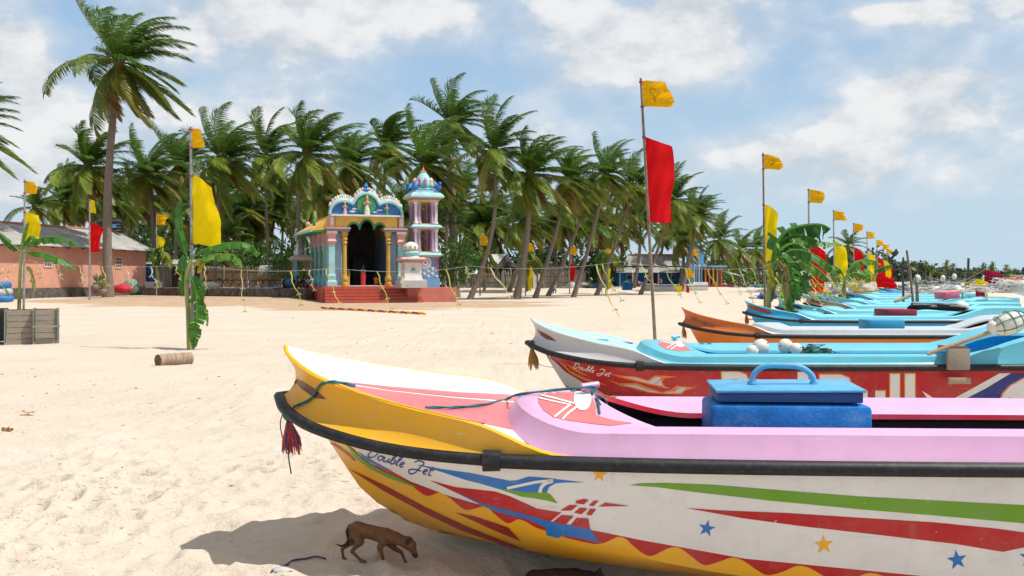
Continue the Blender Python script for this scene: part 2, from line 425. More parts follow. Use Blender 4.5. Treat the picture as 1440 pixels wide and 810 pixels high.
def cam_ray(px, py):
    d = Vector(((px - CX) / FPX, 1.0, -(py - HY) / FPX)); return d.normalized()
class Decal:
    """flat painted shapes laid on a surface: picture points are carried on to the hull as real faces 1-4 mm proud of it"""
    def __init__(s, mb, faces, Mw):
        s.mb = mb; s.M = Mw; s.Mi = Mw.inverted()
        s.bvh = BVHTree.FromPolygons([Mw @ v for v in mb.v], [mb.f[i] for i in faces]); s.o = Vector((0, 0, CAM_H))
    def hit(s, px, py, off):
        d = cam_ray(px, py); loc, n, i, dist = s.bvh.ray_cast(s.o, d)
        k = 0
        while loc is None and k < 28:      # outline points just past the edge of the surface slide back on to it
            k += 1; d = cam_ray(px, py + (k + 1) // 2 * (2.0 if k % 2 else -2.0)); loc, n, i, dist = s.bvh.ray_cast(s.o, d)
        if loc is None: return None
        if n.dot(d) > 0: n = -n
        return s.Mi @ (loc + n * off)
    def add(s, verts2, faces, m, off, mirror=False):
        s.mb.use(m); mp = {}
        hv = [s.hit(x, y, off) for x, y in verts2]
        for f in faces:
            pts = [hv[i] for i in f]
            if any(p is None for p in pts): continue
            if max((pts[i] - pts[i - 1]).length for i in range(len(pts))) > 0.45: continue
            ids = []
            for i in f:
                if i not in mp: mp[i] = len(s.mb.v); s.mb.v.append(hv[i])
                ids.append(mp[i])
            s.mb.face(ids)
            if mirror: s.mb.poly([Vector((p.x, -p.y, p.z)) for p in pts][::-1])
    def poly(s, pts, m, off=0.0015, step=6.5, mirror=False):
        off *= 1.6; step = min(step, 7.0)
        B = []
        n = len(pts)
        for i in range(n):
            a, b = Vector(pts[i]), Vector(pts[(i + 1) % n]); k = max(1, int((b - a).length / step))
            B += [a.lerp(b, j / k) for j in range(k)]
        E = [(i, (i + 1) % len(B)) for i in range(len(B))]
        xs = [p.x for p in B]; ys = [p.y for p in B]
        V = list(B); g = step * 1.25
        x = min(xs) + g * .5; row = 0
        # interior points
        def inside(q):
            c = False
            for i in range(len(B)):
                a, b = B[i], B[i - 1]
                if (a.y > q.y) != (b.y > q.y) and q.x < (b.x - a.x) * (q.y - a.y) / (b.y - a.y) + a.x: c = not c
            return c
        while x < max(xs):
            y = min(ys) + g * (.25 if row % 2 else .75)
            while y < max(ys):
                q = Vector((x, y))
                if inside(q) and min((q - b).length_squared for b in B) > (g * .45) ** 2: V.append(q)
                y += g
            x += g; row += 1
        r = delaunay_2d_cdt(V, E, [list(range(len(B)))], 1, 1e-4)
        s.add([(v.x, v.y) for v in r[0]], r[2], m, off, mirror)
    def stroke(s, pts, w, m, off=0.003, smooth=True, n=5, taper=False):
        off *= 2.2
        pts = [Vector((x, y, 0)) for x, y in pts]
        if smooth and len(pts) > 2: pts = cr(pts, n)
        elif len(pts) == 2 or not smooth:
            q = []
            for a, b in zip(pts[:-1], pts[1:]):
                k = max(1, int((b - a).length / 8)); q += [a.lerp(b, j / k) for j in range(k)]
            pts = q + [pts[-1]]
        V = []; Fs = []
        for i, p in enumerate(pts):
            t = (pts[min(i + 1, len(pts) - 1)] - pts[max(i - 1, 0)]); t.normalize()
            ww = w * (0.25 + 0.75 * math.sin(math.pi * min(1, max(0, i / (len(pts) - 1))))) if taper else w
            nn = Vector((-t.y, t.x, 0)) * ww * .5
            V += [((p + nn).x, (p + nn).y), ((p - nn).x, (p - nn).y)]
        for i in range(len(pts) - 1): Fs.append((2 * i, 2 * i + 1, 2 * i + 3, 2 * i + 2))
        s.add(V, Fs, m, off)
    def disc(s, cx, cy, rx, ry, m, off=0.002, n=20):
        off *= 2.2
        V = [(cx, cy)] + [(cx + rx * k * math.cos(2 * math.pi * i / n), cy + ry * k * math.sin(2 * math.pi * i / n)) for k in (.5, 1) for i in range(n)]
        F = [(0, 1 + i, 1 + (i + 1) % n) for i in range(n)] + [(1 + i, 1 + n + i, 1 + n + (i + 1) % n, 1 + (i + 1) % n) for i in range(n)]
        s.add(V, F, m, off)
    def star(s, cx, cy, r, m, rot=0.0):
        pts = []
        for i in range(10):
            a = -math.pi / 2 + rot + i * math.pi / 5; q = r if i % 2 == 0 else r * .4
            pts.append((cx + q * math.cos(a), cy + q * math.sin(a)))
        s.poly(pts, m, 0.003, step=r * .5)
    def text(s, txt, p0, p1, h, m, off=0.003, skew=0.0):
        """block lettering: baseline from p0 to p1, letter height h (picture units)"""
        off *= 2.2
        cu = bpy.data.curves.new('lettering', 'FONT'); cu.body = txt; o = bpy.data.objects.new('lettering', cu)
        COL.objects.link(o); dg = bpy.context.evaluated_depsgraph_get(); me = bpy.data.meshes.new_from_object(o.evaluated_get(dg))
        xs = [v.co.x for v in me.vertices]; ys = [v.co.y for v in me.vertices]; x0, x1 = min(xs), max(xs); y0, y1 = min(ys), max(ys)
        a, b = Vector(p0), Vector(p1); t = (b - a); nrm = Vector((t.y, -t.x)).normalized()
        V = []
        for v in me.vertices:
            q = a + t * ((v.co.x - x0) / (x1 - x0)) + nrm * h * (v.co.y - y0) / (y1 - y0) + t.normalized() * skew * (v.co.y - y0) / (y1 - y0)
            V.append((q.x, q.y))
        s.add(V, [tuple(p.vertices) for p in me.polygons], m, off)
        bpy.data.objects.remove(o); bpy.data.curves.remove(cu); bpy.data.meshes.remove(me)
    def script(s, p0, p1, h, m, w):
        """the hand-painted italic name 'Double Jet'"""
        G = {'D': ([[(.30, .95), (.22, .5), (.15, .1), (.45, .02), (.8, .3), (.85, .7), (.55, .98), (.1, .92), (.0, .75)]], 1.05),
             'o': ([[(.35, .45), (.1, .35), (.08, .1), (.3, .02), (.48, .2), (.42, .42), (.55, .36)]], .58),
             'u': ([[(.05, .45), (.05, .12), (.2, .02), (.42, .2), (.5, .45), (.46, .1), (.62, .06)]], .64),
             'b': ([[(.0, .1), (.25, .6), (.3, .95), (.18, .98), (.1, .6), (.1, .1), (.28, .02), (.45, .2), (.38, .42), (.52, .38)]], .56),
             'l': ([[(.0, .1), (.25, .6), (.32, .95), (.2, 1.0), (.12, .6), (.14, .1), (.3, .04)]], .36),
             'e': ([[(.0, .15), (.3, .28), (.38, .42), (.2, .46), (.08, .2), (.22, .02), (.45, .1)]], .5),
             ' ': ([], .45),
             'J': ([[(.25, .75), (.5, 1.0), (1.1, .92), (.95, .5), (.75, -.15), (.35, -.3), (.15, -.05), (.5, .15), (1.2, .2)]], 1.35),
             't': ([[(.22, .85), (.12, .3), (.2, .03), (.42, .12)], [(.0, .55), (.42, .58)]], .5)}
        W = sum(G[c][1] for c in 'Double Jet'); a, b = Vector(p0), Vector(p1); t = (b - a) / W; nrm = Vector((t.y, -t.x)).normalized() * h
        x = 0
        for c in 'Double Jet':
            for st in G[c][0]:
                s.stroke([(lambda q: (q.x, q.y))(a + t * (x + u + v * .22) + nrm * v) for u, v in st], w, m, 0.003, n=4)
            x += G[c][1]

def make_boat(name, label, loc, rz, roll, c, group, decals=None):
    """c: colours for hull / bulwark / lip / deck / coaming / inner lip / cockpit"""
    root = thing(name, label, 'boat', loc, 0, group); root.rotation_euler = (R(roll), 0, R(rz))
    Mw = Matrix.Translation(loc) @ root.rotation_euler.to_matrix().to_4x4()
    mb = MB()
    up = quadr(C_L, C_N, C_R, 6)
    low = [C_R] + quadr(C_U, C_M, C_C, 8) + [[C_C[i].lerp(C_B[i], .5) for i in range(NC)], C_B, C_K]
    lipin = inward(C_L, .030, .011); lipmid = inward(C_L, .012, .014); de = inward(C_L, .055, -.03)
    nd = 6 * NSEG + 1
    lowfaces = []; tl = c.get('tilt', 0)
    def tl_(row): return [Vector((p.x, p.y, p.z - p.y * tl)) for p in row]
    for sgn in (0, 1):
        f = mir if sgn else (lambda r: r)
        mb.use(c['bulwark']); mb.grid([f(r) for r in up])
        n0 = len(mb.f)
        mb.use(c.get('band', c['hull'])); mb.grid([f(r) for r in low[:2]]); mb.use(c['hull']); mb.grid([f(r) for r in low[1:]])
        lowfaces += list(range(n0, len(mb.f)))
        mb.use(c['lip']); mb.grid([f(r) for r in (C_L, lipmid, lipin)])
        mb.use(c['deck']); mb.grid([f(r) for r in (lipin, de)])
        rows = [de[:nd]]
        for k in (.66, .33, 0.0):
            rows.append([Vector((p.x, p.y * k, p.z + .012 * (1 - k))) for p in de[:nd]])
        mb.grid([f(r) for r in rows])
    mb.use(c['hull'])
    e = [q[-1] for q in (C_L, C_R, C_U, C_M, C_C, C_K)]
    mb.poly(e + [Vector((p.x, -p.y, p.z)) for p in e[::-1]])
    upfaces = [i for i in range(len(mb.f)) if i not in set(lowfaces)]
    co = MB()
    def cg(k1, k2, m):
        co.use(m)
        for sgn in (0, 1):
            f = mir if sgn else (lambda r: r)
            co.grid([tl_(f(RG[k1])), tl_(f(RG[k2]))])
    # outer face hollowed slightly between deck and ridge
    mid = [a.lerp(b, .45) + Vector((0.0, -.018 if a.y > .3 else 0, -.012)) for a, b in zip(RG['O'], RG['R0'])]
    co.use(c['coaming'])
    for sgn in (0, 1):
        f = mir if sgn else (lambda r: r)
        co.grid([f(RG['O'])] + [tl_(r) for r in (f(mid), f(RG['R0']), f([a.lerp(b, .55) + Vector((0, 0, .007)) for a, b in zip(RG['R0'], RG['R1'])]), f(RG['R1']), f([a.lerp(b, .5) + Vector((0, 0, .006)) for a, b in zip(RG['R1'], RG['I0'])]), f(RG['I0']))])
    cg('I0', 'I1', c['inlip'])
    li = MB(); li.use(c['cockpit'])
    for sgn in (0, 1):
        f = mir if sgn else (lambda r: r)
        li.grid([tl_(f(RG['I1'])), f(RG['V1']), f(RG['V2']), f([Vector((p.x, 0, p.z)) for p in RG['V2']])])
    li.use(c['hull'])
    if decals: decals(Decal(mb, lowfaces, Mw), Decal(mb, upfaces, Mw), Decal(co, range(len(co.f)), Mw))
    hull = mb.build('hull', root, smooth=38)
    co.build('coaming', root, smooth=26)
    li.build('cockpit_liner', root, smooth=40)
    # rubber rails
    rl = [p + Vector((0, .008, 0)) for p in C_R]
    k = 5 * NSEG + 2
    path = mir(rl[1:k])[::-1] + [C_R[0] + Vector((-.006, 0, 0))] + rl[1:k]
    t = MB(); t.use(RUBBER); t.tube(path, .04, 8); t.build('bow_rail', root, smooth=60)
    for sgn in (0, 1):
        f = mir if sgn else (lambda r: r)
        p = f(rl[k - 1:]); t = MB(); t.use(RUBBER); t.tube(p, [.054] * len(p), 10, squash=.9); t.build('side_rail', root, smooth=60)
        j = MB(); j.use(RUBBER); a = rl[k - 1]; q = f([a + Vector((-.06, .004, 0)), a + Vector((.05, .006, 0))]); j.tube(q, [.072, .068], 8); j.build('rail_joint', root, smooth=40)
    return root, Mw

WHITE = paint('white', (.76, .74, .72)); YEL = paint('golden_yellow', (.86, .42, .012)); YELB = paint('bright_yellow', (.90, .52, .01))
PINK = paint('lilac_pink', (.71, .40, .615)); REDP = paint('coral_red', (.72, .16, .16)); RED = paint('red', (.47, .004, .009)); LIPR = paint('lip_red', (.62, .02, .05)); DRED = paint('dark_red', (.33, .010, .012))
BLUE = paint('blue', (.012, .16, .52)); GREEN = paint('leaf_green', (.14, .33, .012)); NAVY = paint('navy', (.012, .03, .20)); BROWN = paint('brown_red', (.16, .035, .015))
CYAN = paint('sky_cyan', (.20, .62, .76)); CYANL = paint('pale_cyan', (.42, .76, .84)); TEAL = paint('turquoise', (.13, .50, .62)); CBLUE = paint('clear_blue', (.02, .36, .66))
GREYW = paint('grey_white', (.58, .56, .55)); ORANGE = paint('orange', (.72, .20, .02)); ORB = paint('burnt_orange', (.60, .15, .022)); LGREY = paint('pale_grey', (.50, .56, .60))
INKB = paint('ink_blue', (.015, .06, .28)); BLK = paint('black_ink', (.02, .02, .02)); OLIVE = paint('olive_yellow', (.36, .33, .03)); DEEPB = paint('deep_blue', (.01, .10, .34))

GB = 'fishing boats drawn up side by side on the beach'
A = lambda *p: [(460 + x / 2.88, 620 + y / 2.88) for x, y in p]
Bc = lambda *p: [(900 + x / 2.667, 620 + y / 2.667) for x, y in p]
Cc = lambda *p: [(740 + x / 5.538, 480 + y / 5.538) for x, y in p]
Dc = lambda *p: [(720 + x / 3.68, 420 + y / 3.68) for x, y in p]
Gc = lambda *p: [(1220 + x / 5.4, 430 + y / 5.4) for x, y in p]
Hc = lambda *p: [(380 + x / 2.383, 470 + y / 2.383) for x, y in p]
Kc = lambda *p: [(700 + x / 5.785, 520 + y / 5.785) for x, y in p]
def decals1(lo, up, cm):
    red_bot = A((185, 95), (260, 150), (330, 170), (405, 222), (440, 212), (460, 208), (500, 232), (560, 278), (600, 273), (640, 264), (690, 305), (735, 333), (775, 316), (850, 352), (890, 364), (1000, 400), (1100, 417), (1140, 405), (1180, 388), (1210, 396), (1240, 425), (1300, 465), (1330, 460)) + \
        Bc((60, 425), (120, 398), (150, 402), (190, 430), (240, 465), (290, 455), (345, 437), (385, 448), (430, 478), (475, 502), (530, 492), (590, 468), (630, 474), (690, 507), (740, 530), (800, 515), (860, 495), (930, 512), (1000, 548), (1060, 562), (1130, 545), (1190, 530), (1260, 545), (1330, 580), (1440, 570)) + [(1500, 836), (1560, 850), (1620, 840), (1700, 858), (1780, 850), (2040, 868)]
    line = A((112, 30), (140, 62), (185, 93), (270, 125), (340, 163), (500, 223), (640, 262), (880, 328), (1100, 365)) + Bc((0, 370), (390, 440), (1050, 505), (1440, 532)) + [(1600, 829), (2040, 845)]
    wav = [(q.x, q.y) for q in cr([(x, y, 0) for x, y in red_bot[2:]], 4)]
    lo.poly(line[2:] + wav[::-1] + red_bot[1::-1], RED, .0014, mirror=True)
    top = []
    for q in C_U[7::2]:
        w = lo.M @ Vector((q.x, -q.y + .004, q.z - .004)); top.append((CX + w.x / w.y * FPX, HY + (CAM_H - w.z) / w.y * FPX))
    top = [q for q in top if q[0] < 2030][::-1]
    lo.poly(line + top, WHITE, .0020, step=14, mirror=True)
    lo.poly(A((65, 0), (95, 25), (150, 75), (230, 122), (300, 152), (370, 187), (330, 177), (250, 148), (170, 108), (110, 62)), GREEN, .0032)
    lo.poly(A((125, 40), (190, 80), (270, 122), (215, 105), (150, 70)), BLUE, .0032)
    lo.poly(A((540, 148), (700, 190), (810, 205), (890, 207), (905, 215), (935, 252), (890, 240), (820, 228), (790, 225), (700, 195), (600, 165)), GREEN, .0030)
    lo.poly(A((360, 92), (470, 113), (580, 128), (740, 160), (770, 158), (815, 143), (850, 145), (925, 153), (1040, 167), (960, 167), (925, 170), (900, 185), (890, 206), (810, 206), (700, 191), (560, 155), (470, 125)), BLUE, .0038)
    lo.stroke(A((730, 188), (790, 175), (850, 163), (915, 157)), 4, WHITE, .0046); lo.stroke(A((862, 206), (868, 185), (885, 168), (912, 160)), 5, WHITE, .0046)
    lo.poly(A((415, 157), (520, 185), (680, 203), (740, 222), (850, 272), (950, 288), (905, 324), (800, 297), (640, 257), (520, 206)), RED, .0030)
    lo.poly(A((520, 205), (640, 254), (800, 295), (905, 324), (1065, 352), (1105, 410), (960, 380), (935, 392), (890, 380), (885, 350), (820, 318), (700, 287), (640, 265)), BLUE, .0038)
    for q in (((1010, 240), (1040, 233), (1060, 237), (1040, 255), (1005, 250)), ((980, 258), (1015, 258), (990, 280), (945, 280)), ((1025, 268), (1055, 272), (1030, 295), (1000, 288)), ((1080, 240), (1100, 240), (1080, 262), (1060, 260)), ((1065, 272), (1090, 275), (1070, 300), (1050, 297)), ((1125, 248), (1225, 262), (1100, 264)), ((950, 298), (1000, 302), (965, 338), (915, 325)), ((1010, 310), (1058, 312), (1065, 355), (985, 340))):
        lo.poly(A(*q), RED, .0046)
    lo.stroke(A((5, 2), (40, 20), (80, 48), (115, 78)), 2.2, RED, .0030)
    lo.poly(A((88, 110), (250, 188), (400, 268), (560, 343), (700, 400), (870, 462), (900, 473), (820, 462), (680, 408), (540, 358), (400, 292), (230, 200)), DRED, .0042, mirror=True)
    lo.poly(A((230, 283), (340, 328), (480, 374), (640, 415), (600, 414), (470, 387), (330, 341)), DRED, .0042)
    lo.poly(A((520, 288), (600, 305), (735, 350), (782, 403), (650, 347)), DRED, .0042)
    lo.poly(Bc((-40, 165), (0, 158), (90, 156), (270, 163), (540, 185), (820, 207), (1160, 225), (1440, 240)) + [(2040, 718), (2040, 745)] + Bc((1440, 308), (1160, 283), (820, 255), (480, 222), (200, 190), (60, 172)), GREEN, .0032, step=11)
    lo.poly(Bc((170, 250), (300, 259), (550, 269), (810, 286), (1100, 304), (1340, 328), (1440, 342)) + [(1560, 757), (1600, 763)] + Bc((1440, 398), (1360, 415), (1180, 385), (900, 352), (600, 318), (380, 288), (280, 270)), RED, .0032, step=11)
    lo.star(460 + 1103 / 2.88, 620 + 135 / 2.88, 11.5, YEL, .1); lo.star(900 + 250 / 2.667, 620 + 327 / 2.667, 12.5, BLUE, .2); lo.star(900 + 688 / 2.667, 620 + 388 / 2.667, 14.5, YEL, -.05); lo.star(900 + 1188 / 2.667, 620 + 445 / 2.667, 15, BLUE, -.15); lo.star(1447, 783, 15, BLUE, 0); lo.star(1540, 800, 15, YEL, 0)
    lo.script(A((158, 60))[0], A((424, 142))[0], 16, INKB, 1.7)
    up.poly(Hc((72, 140), (110, 158), (150, 182), (188, 218), (150, 214), (100, 178)), BROWN, .002, step=6)
    up.poly(Hc((200, 155), (400, 176), (640, 196), (860, 205), (860, 226), (790, 222), (600, 208), (400, 187)), REDP, .002, step=7)
    up.poly(Hc((215, 164), (400, 191), (600, 213), (790, 228), (860, 232), (860, 330), (700, 297), (600, 275), (450, 240), (300, 200)), REDP, .002, step=7)
    red = Kc((365, 165), (500, 160), (650, 162), (760, 220), (770, 240), (795, 290), (800, 370), (860, 390), (960, 415), (1100, 435), (920, 455), (760, 440), (560, 412), (450, 385), (370, 330), (330, 270), (328, 220))
    cm.poly(red, REDP, .0018, step=5)
    cm.stroke(Kc((345, 208), (460, 235), (560, 262), (640, 282)), 2.4, WHITE, .003); cm.stroke(Kc((330, 232), (460, 262), (590, 290)), 2.0, WHITE, .003, smooth=False)
    cm.stroke(Kc((460, 390), (520, 340), (595, 285)), 2.8, WHITE, .003, smooth=False); cm.stroke(Kc((525, 410), (570, 360), (650, 300)), 2.8, WHITE, .003, smooth=False)
    cm.disc(700 + 690 / 5.785, 520 + 240 / 5.785, 12.5, 17, WHITE, .0034)
    cm.text('CC-III-853', (849.5, 556.3), (867, 555.8), 7.8, OLIVE, .002)
def decals2(lo, up, cm):
    lo.poly(Cc((175, 105), (240, 165), (300, 222), (370, 266), (470, 325), (560, 380), (700, 470), (600, 560), (280, 460), (230, 300)), GREYW, .0014, step=9)
    lo.stroke(Cc((190, 125), (250, 175), (310, 232), (380, 275), (470, 330)), 1.8, DRED, .0022)
    lo.poly(Cc((255, 148), (300, 180), (340, 225), (450, 280), (590, 325), (640, 345), (450, 302), (345, 248), (290, 190)), ORANGE, .0028, step=6)
    lo.poly(Cc((300, 168), (380, 205), (440, 245), (495, 272), (430, 255), (360, 215)), ORANGE, .0028, step=6)
    lo.poly(Cc((610, 238), (720, 262), (850, 272), (950, 300), (1000, 265), (1080, 265), (1175, 275), (1080, 287), (1060, 310), (1087, 362), (960, 337), (860, 312), (740, 282)), ORANGE, .0024, step=6)
    lo.poly(Cc((745, 270), (860, 285), (955, 312), (1005, 277), (1045, 277), (1058, 346), (960, 326), (860, 300)), GREYW, .0034, step=6)
    lo.poly(Cc((630, 293), (720, 325), (860, 323), (950, 358), (1060, 393), (1130, 373), (1170, 344), (1330, 358), (1240, 382), (1210, 412), (1100, 410), (960, 402), (820, 362), (720, 340)), ORANGE, .0024, step=6)
    lo.poly(Cc((750, 337), (850, 338), (940, 372), (1060, 402), (1150, 387), (1185, 354), (1250, 362), (1200, 402), (1100, 404), (960, 392), (830, 354)), GREYW, .0034, step=6)
    lo.stroke(Cc((1000, 330), (1040, 300), (1052, 285)), 1.0, ORANGE, .0042); lo.stroke(Cc((1140, 400), (1170, 375), (1200, 360)), 1.0, ORANGE, .0042)
    lo.script(Cc((362, 203))[0], Cc((652, 274))[0], 8.0, WHITE, 1.0)
    # the hull lettering: red-field, white letters edged in orange
    def letter(polys, holes=()):
        for pl in polys:
            cx = sum(p[0] for p in pl) / len(pl); cy = sum(p[1] for p in pl) / len(pl)
            lo.poly(pl, ORANGE, .0024, step=6)
        for pl in polys:
            xs = [p[0] for p in pl]; ys = [p[1] for p in pl]; cx = (min(xs) + max(xs)) / 2; cy = (min(ys) + max(ys)) / 2
            wx = max(xs) - min(xs); wy = max(ys) - min(ys)
            lo.poly([(cx + (x - cx) * (1 - 3.4 / wx), cy + (y - cy) * (1 - 3.4 / wy)) for x, y in pl], WHITE, .0034, step=6)
        for pl in holes: lo.poly(pl, RED, .0044, step=6); 
    letter([[(1013, 521), (1038, 521), (1050, 525), (1054, 533), (1052, 546), (1044, 552), (1056, 580), (1040, 580), (1032, 556), (1029, 556), (1030, 580), (1016, 580)]], [[(1028, 533), (1038, 533), (1039, 543), (1028, 543)]])
    letter([[(1062, 550), (1070, 541), (1084, 541), (1091, 550), (1091, 564), (1075, 564), (1077, 571), (1091, 569), (1090, 578), (1072, 580), (1062, 571)]], [[(1073, 551), (1080, 551), (1081, 557), (1073, 557)]])
    letter([[(1121.5, 521.5), (1138, 521.5), (1138, 580), (1123, 580), (1106, 580), (1098, 572), (1098, 550), (1106, 541), (1122, 541)]], [[(1111, 552), (1122, 552), (1122, 569), (1111, 569)]])
    letter([[(1151, 525), (1182, 525), (1195, 530), (1199, 541), (1193, 550), (1201, 558), (1201, 572), (1192, 580), (1151, 580)]], [[(1166, 535), (1180, 536), (1180, 545), (1166, 545)], [(1166, 556), (1182, 556), (1182, 569), (1166, 569)]])
    letter([[(1206, 548), (1219.5, 548), (1219.5, 568), (1231, 568), (1231, 548), (1246, 548), (1246, 581), (1212, 581), (1206, 575)]])
    letter([[(1250, 524), (1266.5, 524), (1266.5, 581), (1250, 581)]]); letter([[(1271, 524), (1288, 524), (1288, 581), (1271, 581)]])
    lo.poly(Gc((412, 645), (470, 680), (545, 727), (640, 790), (560, 790), (470, 727)), WHITE, .0024, step=7)
    lo.poly(Gc((560, 760), (610, 727), (800, 625), (1000, 513), (1090, 511), (900, 625), (695, 730), (640, 760)), WHITE, .0024, step=7)
    lo.poly(Gc((640, 758), (695, 730), (900, 625), (1085, 513), (1400, 520), (1700, 560), (1700, 700), (1500, 790), (900, 790)), NAVY, .0030, step=8)
    lo.poly(Gc((970, 790), (990, 735), (1020, 660), (1080, 598), (1188, 540), (1330, 548), (1450, 600), (1600, 610), (1640, 680), (1560, 700), (1500, 660), (1420, 720), (1440, 790)), ORANGE, .0038, step=8)
    lo.poly(Gc((982, 790), (1000, 737), (1030, 664), (1086, 606), (1190, 549), (1328, 557), (1440, 608), (1580, 620), (1615, 670), (1560, 688), (1500, 648), (1405, 712), (1425, 790)), WHITE, .0048, step=8)
    lo.stroke(Gc((1040, 750), (1055, 710), (1085, 700), (1100, 735)), 1.6, ORANGE, .0056)
    up.poly(Dc((128, 158), (170, 178), (200, 195), (232, 222), (180, 210), (150, 190)), BROWN, .002, step=5)
    up.poly(Dc((375, 208), (520, 212), (500, 226), (385, 225)), YEL, .002, step=6); up.poly(Dc((430, 208), (520, 212), (500, 222)), CBLUE, .003, step=6)
    up.poly(Dc((490, 240), (620, 228), (630, 236), (560, 252), (510, 250)), ORANGE, .002, step=6); up.poly(Dc((565, 222), (655, 226), (600, 232)), BROWN, .003, step=6)
    red = Dc((775, 202), (870, 203), (905, 205), (940, 262), (960, 266), (860, 272), (795, 262), (760, 240), (757, 222))
    cm.poly(red, REDP, .0018, step=4)
    cm.stroke(Dc((768, 212), (850, 230)), 1.6, WHITE, .003); cm.stroke(Dc((765, 220), (830, 235)), 1.4, WHITE, .003); cm.stroke(Dc((800, 258), (845, 230)), 1.6, WHITE, .003); cm.stroke(Dc((820, 264), (860, 238)), 1.6, WHITE, .003)
    cm.disc(720 + 873 / 3.68, 420 + 228 / 3.68, 7.2, 7.0, WHITE, .0034)
    cm.text('CC-III-858', (984.5, 482.3), (1000, 482.6), 5.6, DEEPB, .002)
def decals3(lo, up, cm):
    q = lambda x, y: (940 + x / 7.2, 420 + y / 7.2)
    up.text('OFRP A 1008 TCO', q(222, 214), q(455, 302), 5.2, BLK, .002)
def decals4(lo, up, cm):
    q = lambda *p: [(940 + x / 7.2, 420 + y / 7.2) for x, y in p]
    up.poly(q((805, 62), (830, 58), (930, 88), (1030, 125), (1055, 145), (1030, 160), (930, 135), (820, 95)), mat('brick_red_plate', (.36, .075, .03)), .003, step=3)
    up.text('OFRP A TCO', q((835, 92))[0], q((1020, 152))[0], 3.4, BLK, .005)
ST = lambda **k: k
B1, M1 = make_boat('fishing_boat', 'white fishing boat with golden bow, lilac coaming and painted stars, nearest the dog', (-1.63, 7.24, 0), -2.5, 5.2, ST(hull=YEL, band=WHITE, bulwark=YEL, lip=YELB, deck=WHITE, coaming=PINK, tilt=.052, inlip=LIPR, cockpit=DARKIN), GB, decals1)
B2, M2 = make_boat('fishing_boat', 'red fishing boat with flames, big white hull lettering and turquoise coaming', (.266, 14.95, -.11), 0.3, 3.5, ST(hull=RED, bulwark=GREYW, lip=GREYW, deck=CYANL, coaming=TEAL, inlip=CYAN, cockpit=CBLUE), GB, decals2)
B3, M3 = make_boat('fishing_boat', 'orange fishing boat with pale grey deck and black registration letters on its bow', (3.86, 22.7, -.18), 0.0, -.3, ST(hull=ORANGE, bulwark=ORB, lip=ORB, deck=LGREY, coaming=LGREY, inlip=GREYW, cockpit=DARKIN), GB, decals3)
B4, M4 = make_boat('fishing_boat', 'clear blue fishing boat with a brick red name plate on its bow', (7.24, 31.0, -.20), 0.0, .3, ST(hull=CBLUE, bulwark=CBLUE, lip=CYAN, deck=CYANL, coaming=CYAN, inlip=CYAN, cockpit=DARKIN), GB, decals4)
def recolour(o, cmap):
    for ch in o.children_recursive:
        if ch.type == 'MESH':
            for i, sl in enumerate(ch.material_slots):
                if sl.material in cmap:
                    n = cmap[sl.material]; sl.link = 'OBJECT'; sl.material = n
proto, _ = make_boat('fishing_boat', 'pale turquoise fishing boat with a dark plate on its bow, behind the clear blue one', (9.7, 36.5, -.20), 0.0, .5, ST(hull=TEAL, bulwark=TEAL, lip=CYAN, deck=CYANL, coaming=CYAN, inlip=CBLUE, cockpit=DARKIN), GB)
TAN = paint('tan_grey', (.33, .27, .23)); DGREEN = paint('dark_green', (.012, .16, .07)); LEMON = paint('sand_yellow', (.55, .40, .15)); MIDB = paint('mid_blue', (.015, .20, .46))
far = [  # tip px, distance, colours (hull/bulwark, deck, coaming), label
    (1131, 42.8, TAN, CYANL, CYAN, 'tan grey fishing boat bow between the turquoise boat and the dark blue bow'),
    (1178, 67, DEEPB, CYAN, CYAN, 'fishing boat with dark blue brown-striped bow behind the tan one'),
    (1150, 52, CBLUE, CYANL, CYAN, 'bright blue fishing boat low behind the tan grey boat'),
    (1164, 46.5, CYAN, CYANL, CYAN, 'cyan fishing boat tucked right behind the tan grey bow'),
    (1180, 60, CBLUE, CYANL, CYAN, 'bright blue fishing boat behind the brown-striped bow'),
    (1192, 76, LEMON, CYANL, CYAN, 'fishing boat with a sand yellow bow side and pale deck'),
    (1206, 85, MIDB, CYAN, CBLUE, 'mid blue fishing boat behind the sand yellow one'),
    (1226, 97, DEEPB, CBLUE, CBLUE, 'deep blue fishing boat just before the dark green one'),
    (1244, 111, DGREEN, CYANL, RED, 'dark green fishing boat with red trim, last of the clear bows'),
    (1262, 130, CYAN, WHITE, CBLUE, 'small cyan fishing boat far down the row beyond the dark green bow'),
    (1274, 152, WHITE, CYAN, CBLUE, 'white fishing boat far down the row near the float flags'),
    (1268, 172, DEEPB, GREYW, CBLUE, 'deep blue fishing boat with a grey deck beyond the white one'),
    (1290, 186, TAN, TAN, MIDB, 'tan fishing boat far down the beach before the distant wood'),
    (1282, 205, MIDB, CYAN, CBLUE, 'tiny mid blue fishing boat second from the far end of the row'),
    (1310, 225, GREYW, TAN, TAN, 'tiny grey fishing boat at the very far end of the row'),
    (1330, 160, BROWN, TAN, TAN, 'tiny dark brown fishing boat alone near the water, right of the row')]
for px, D, hb, dk, cmg, lab in far:
    c = dup_tree(proto); c.location = ((px - CX) / FPX * D, D, -.20); c['label'] = lab
    recolour(c, {TEAL: hb, CYANL: dk, CYAN: cmg})
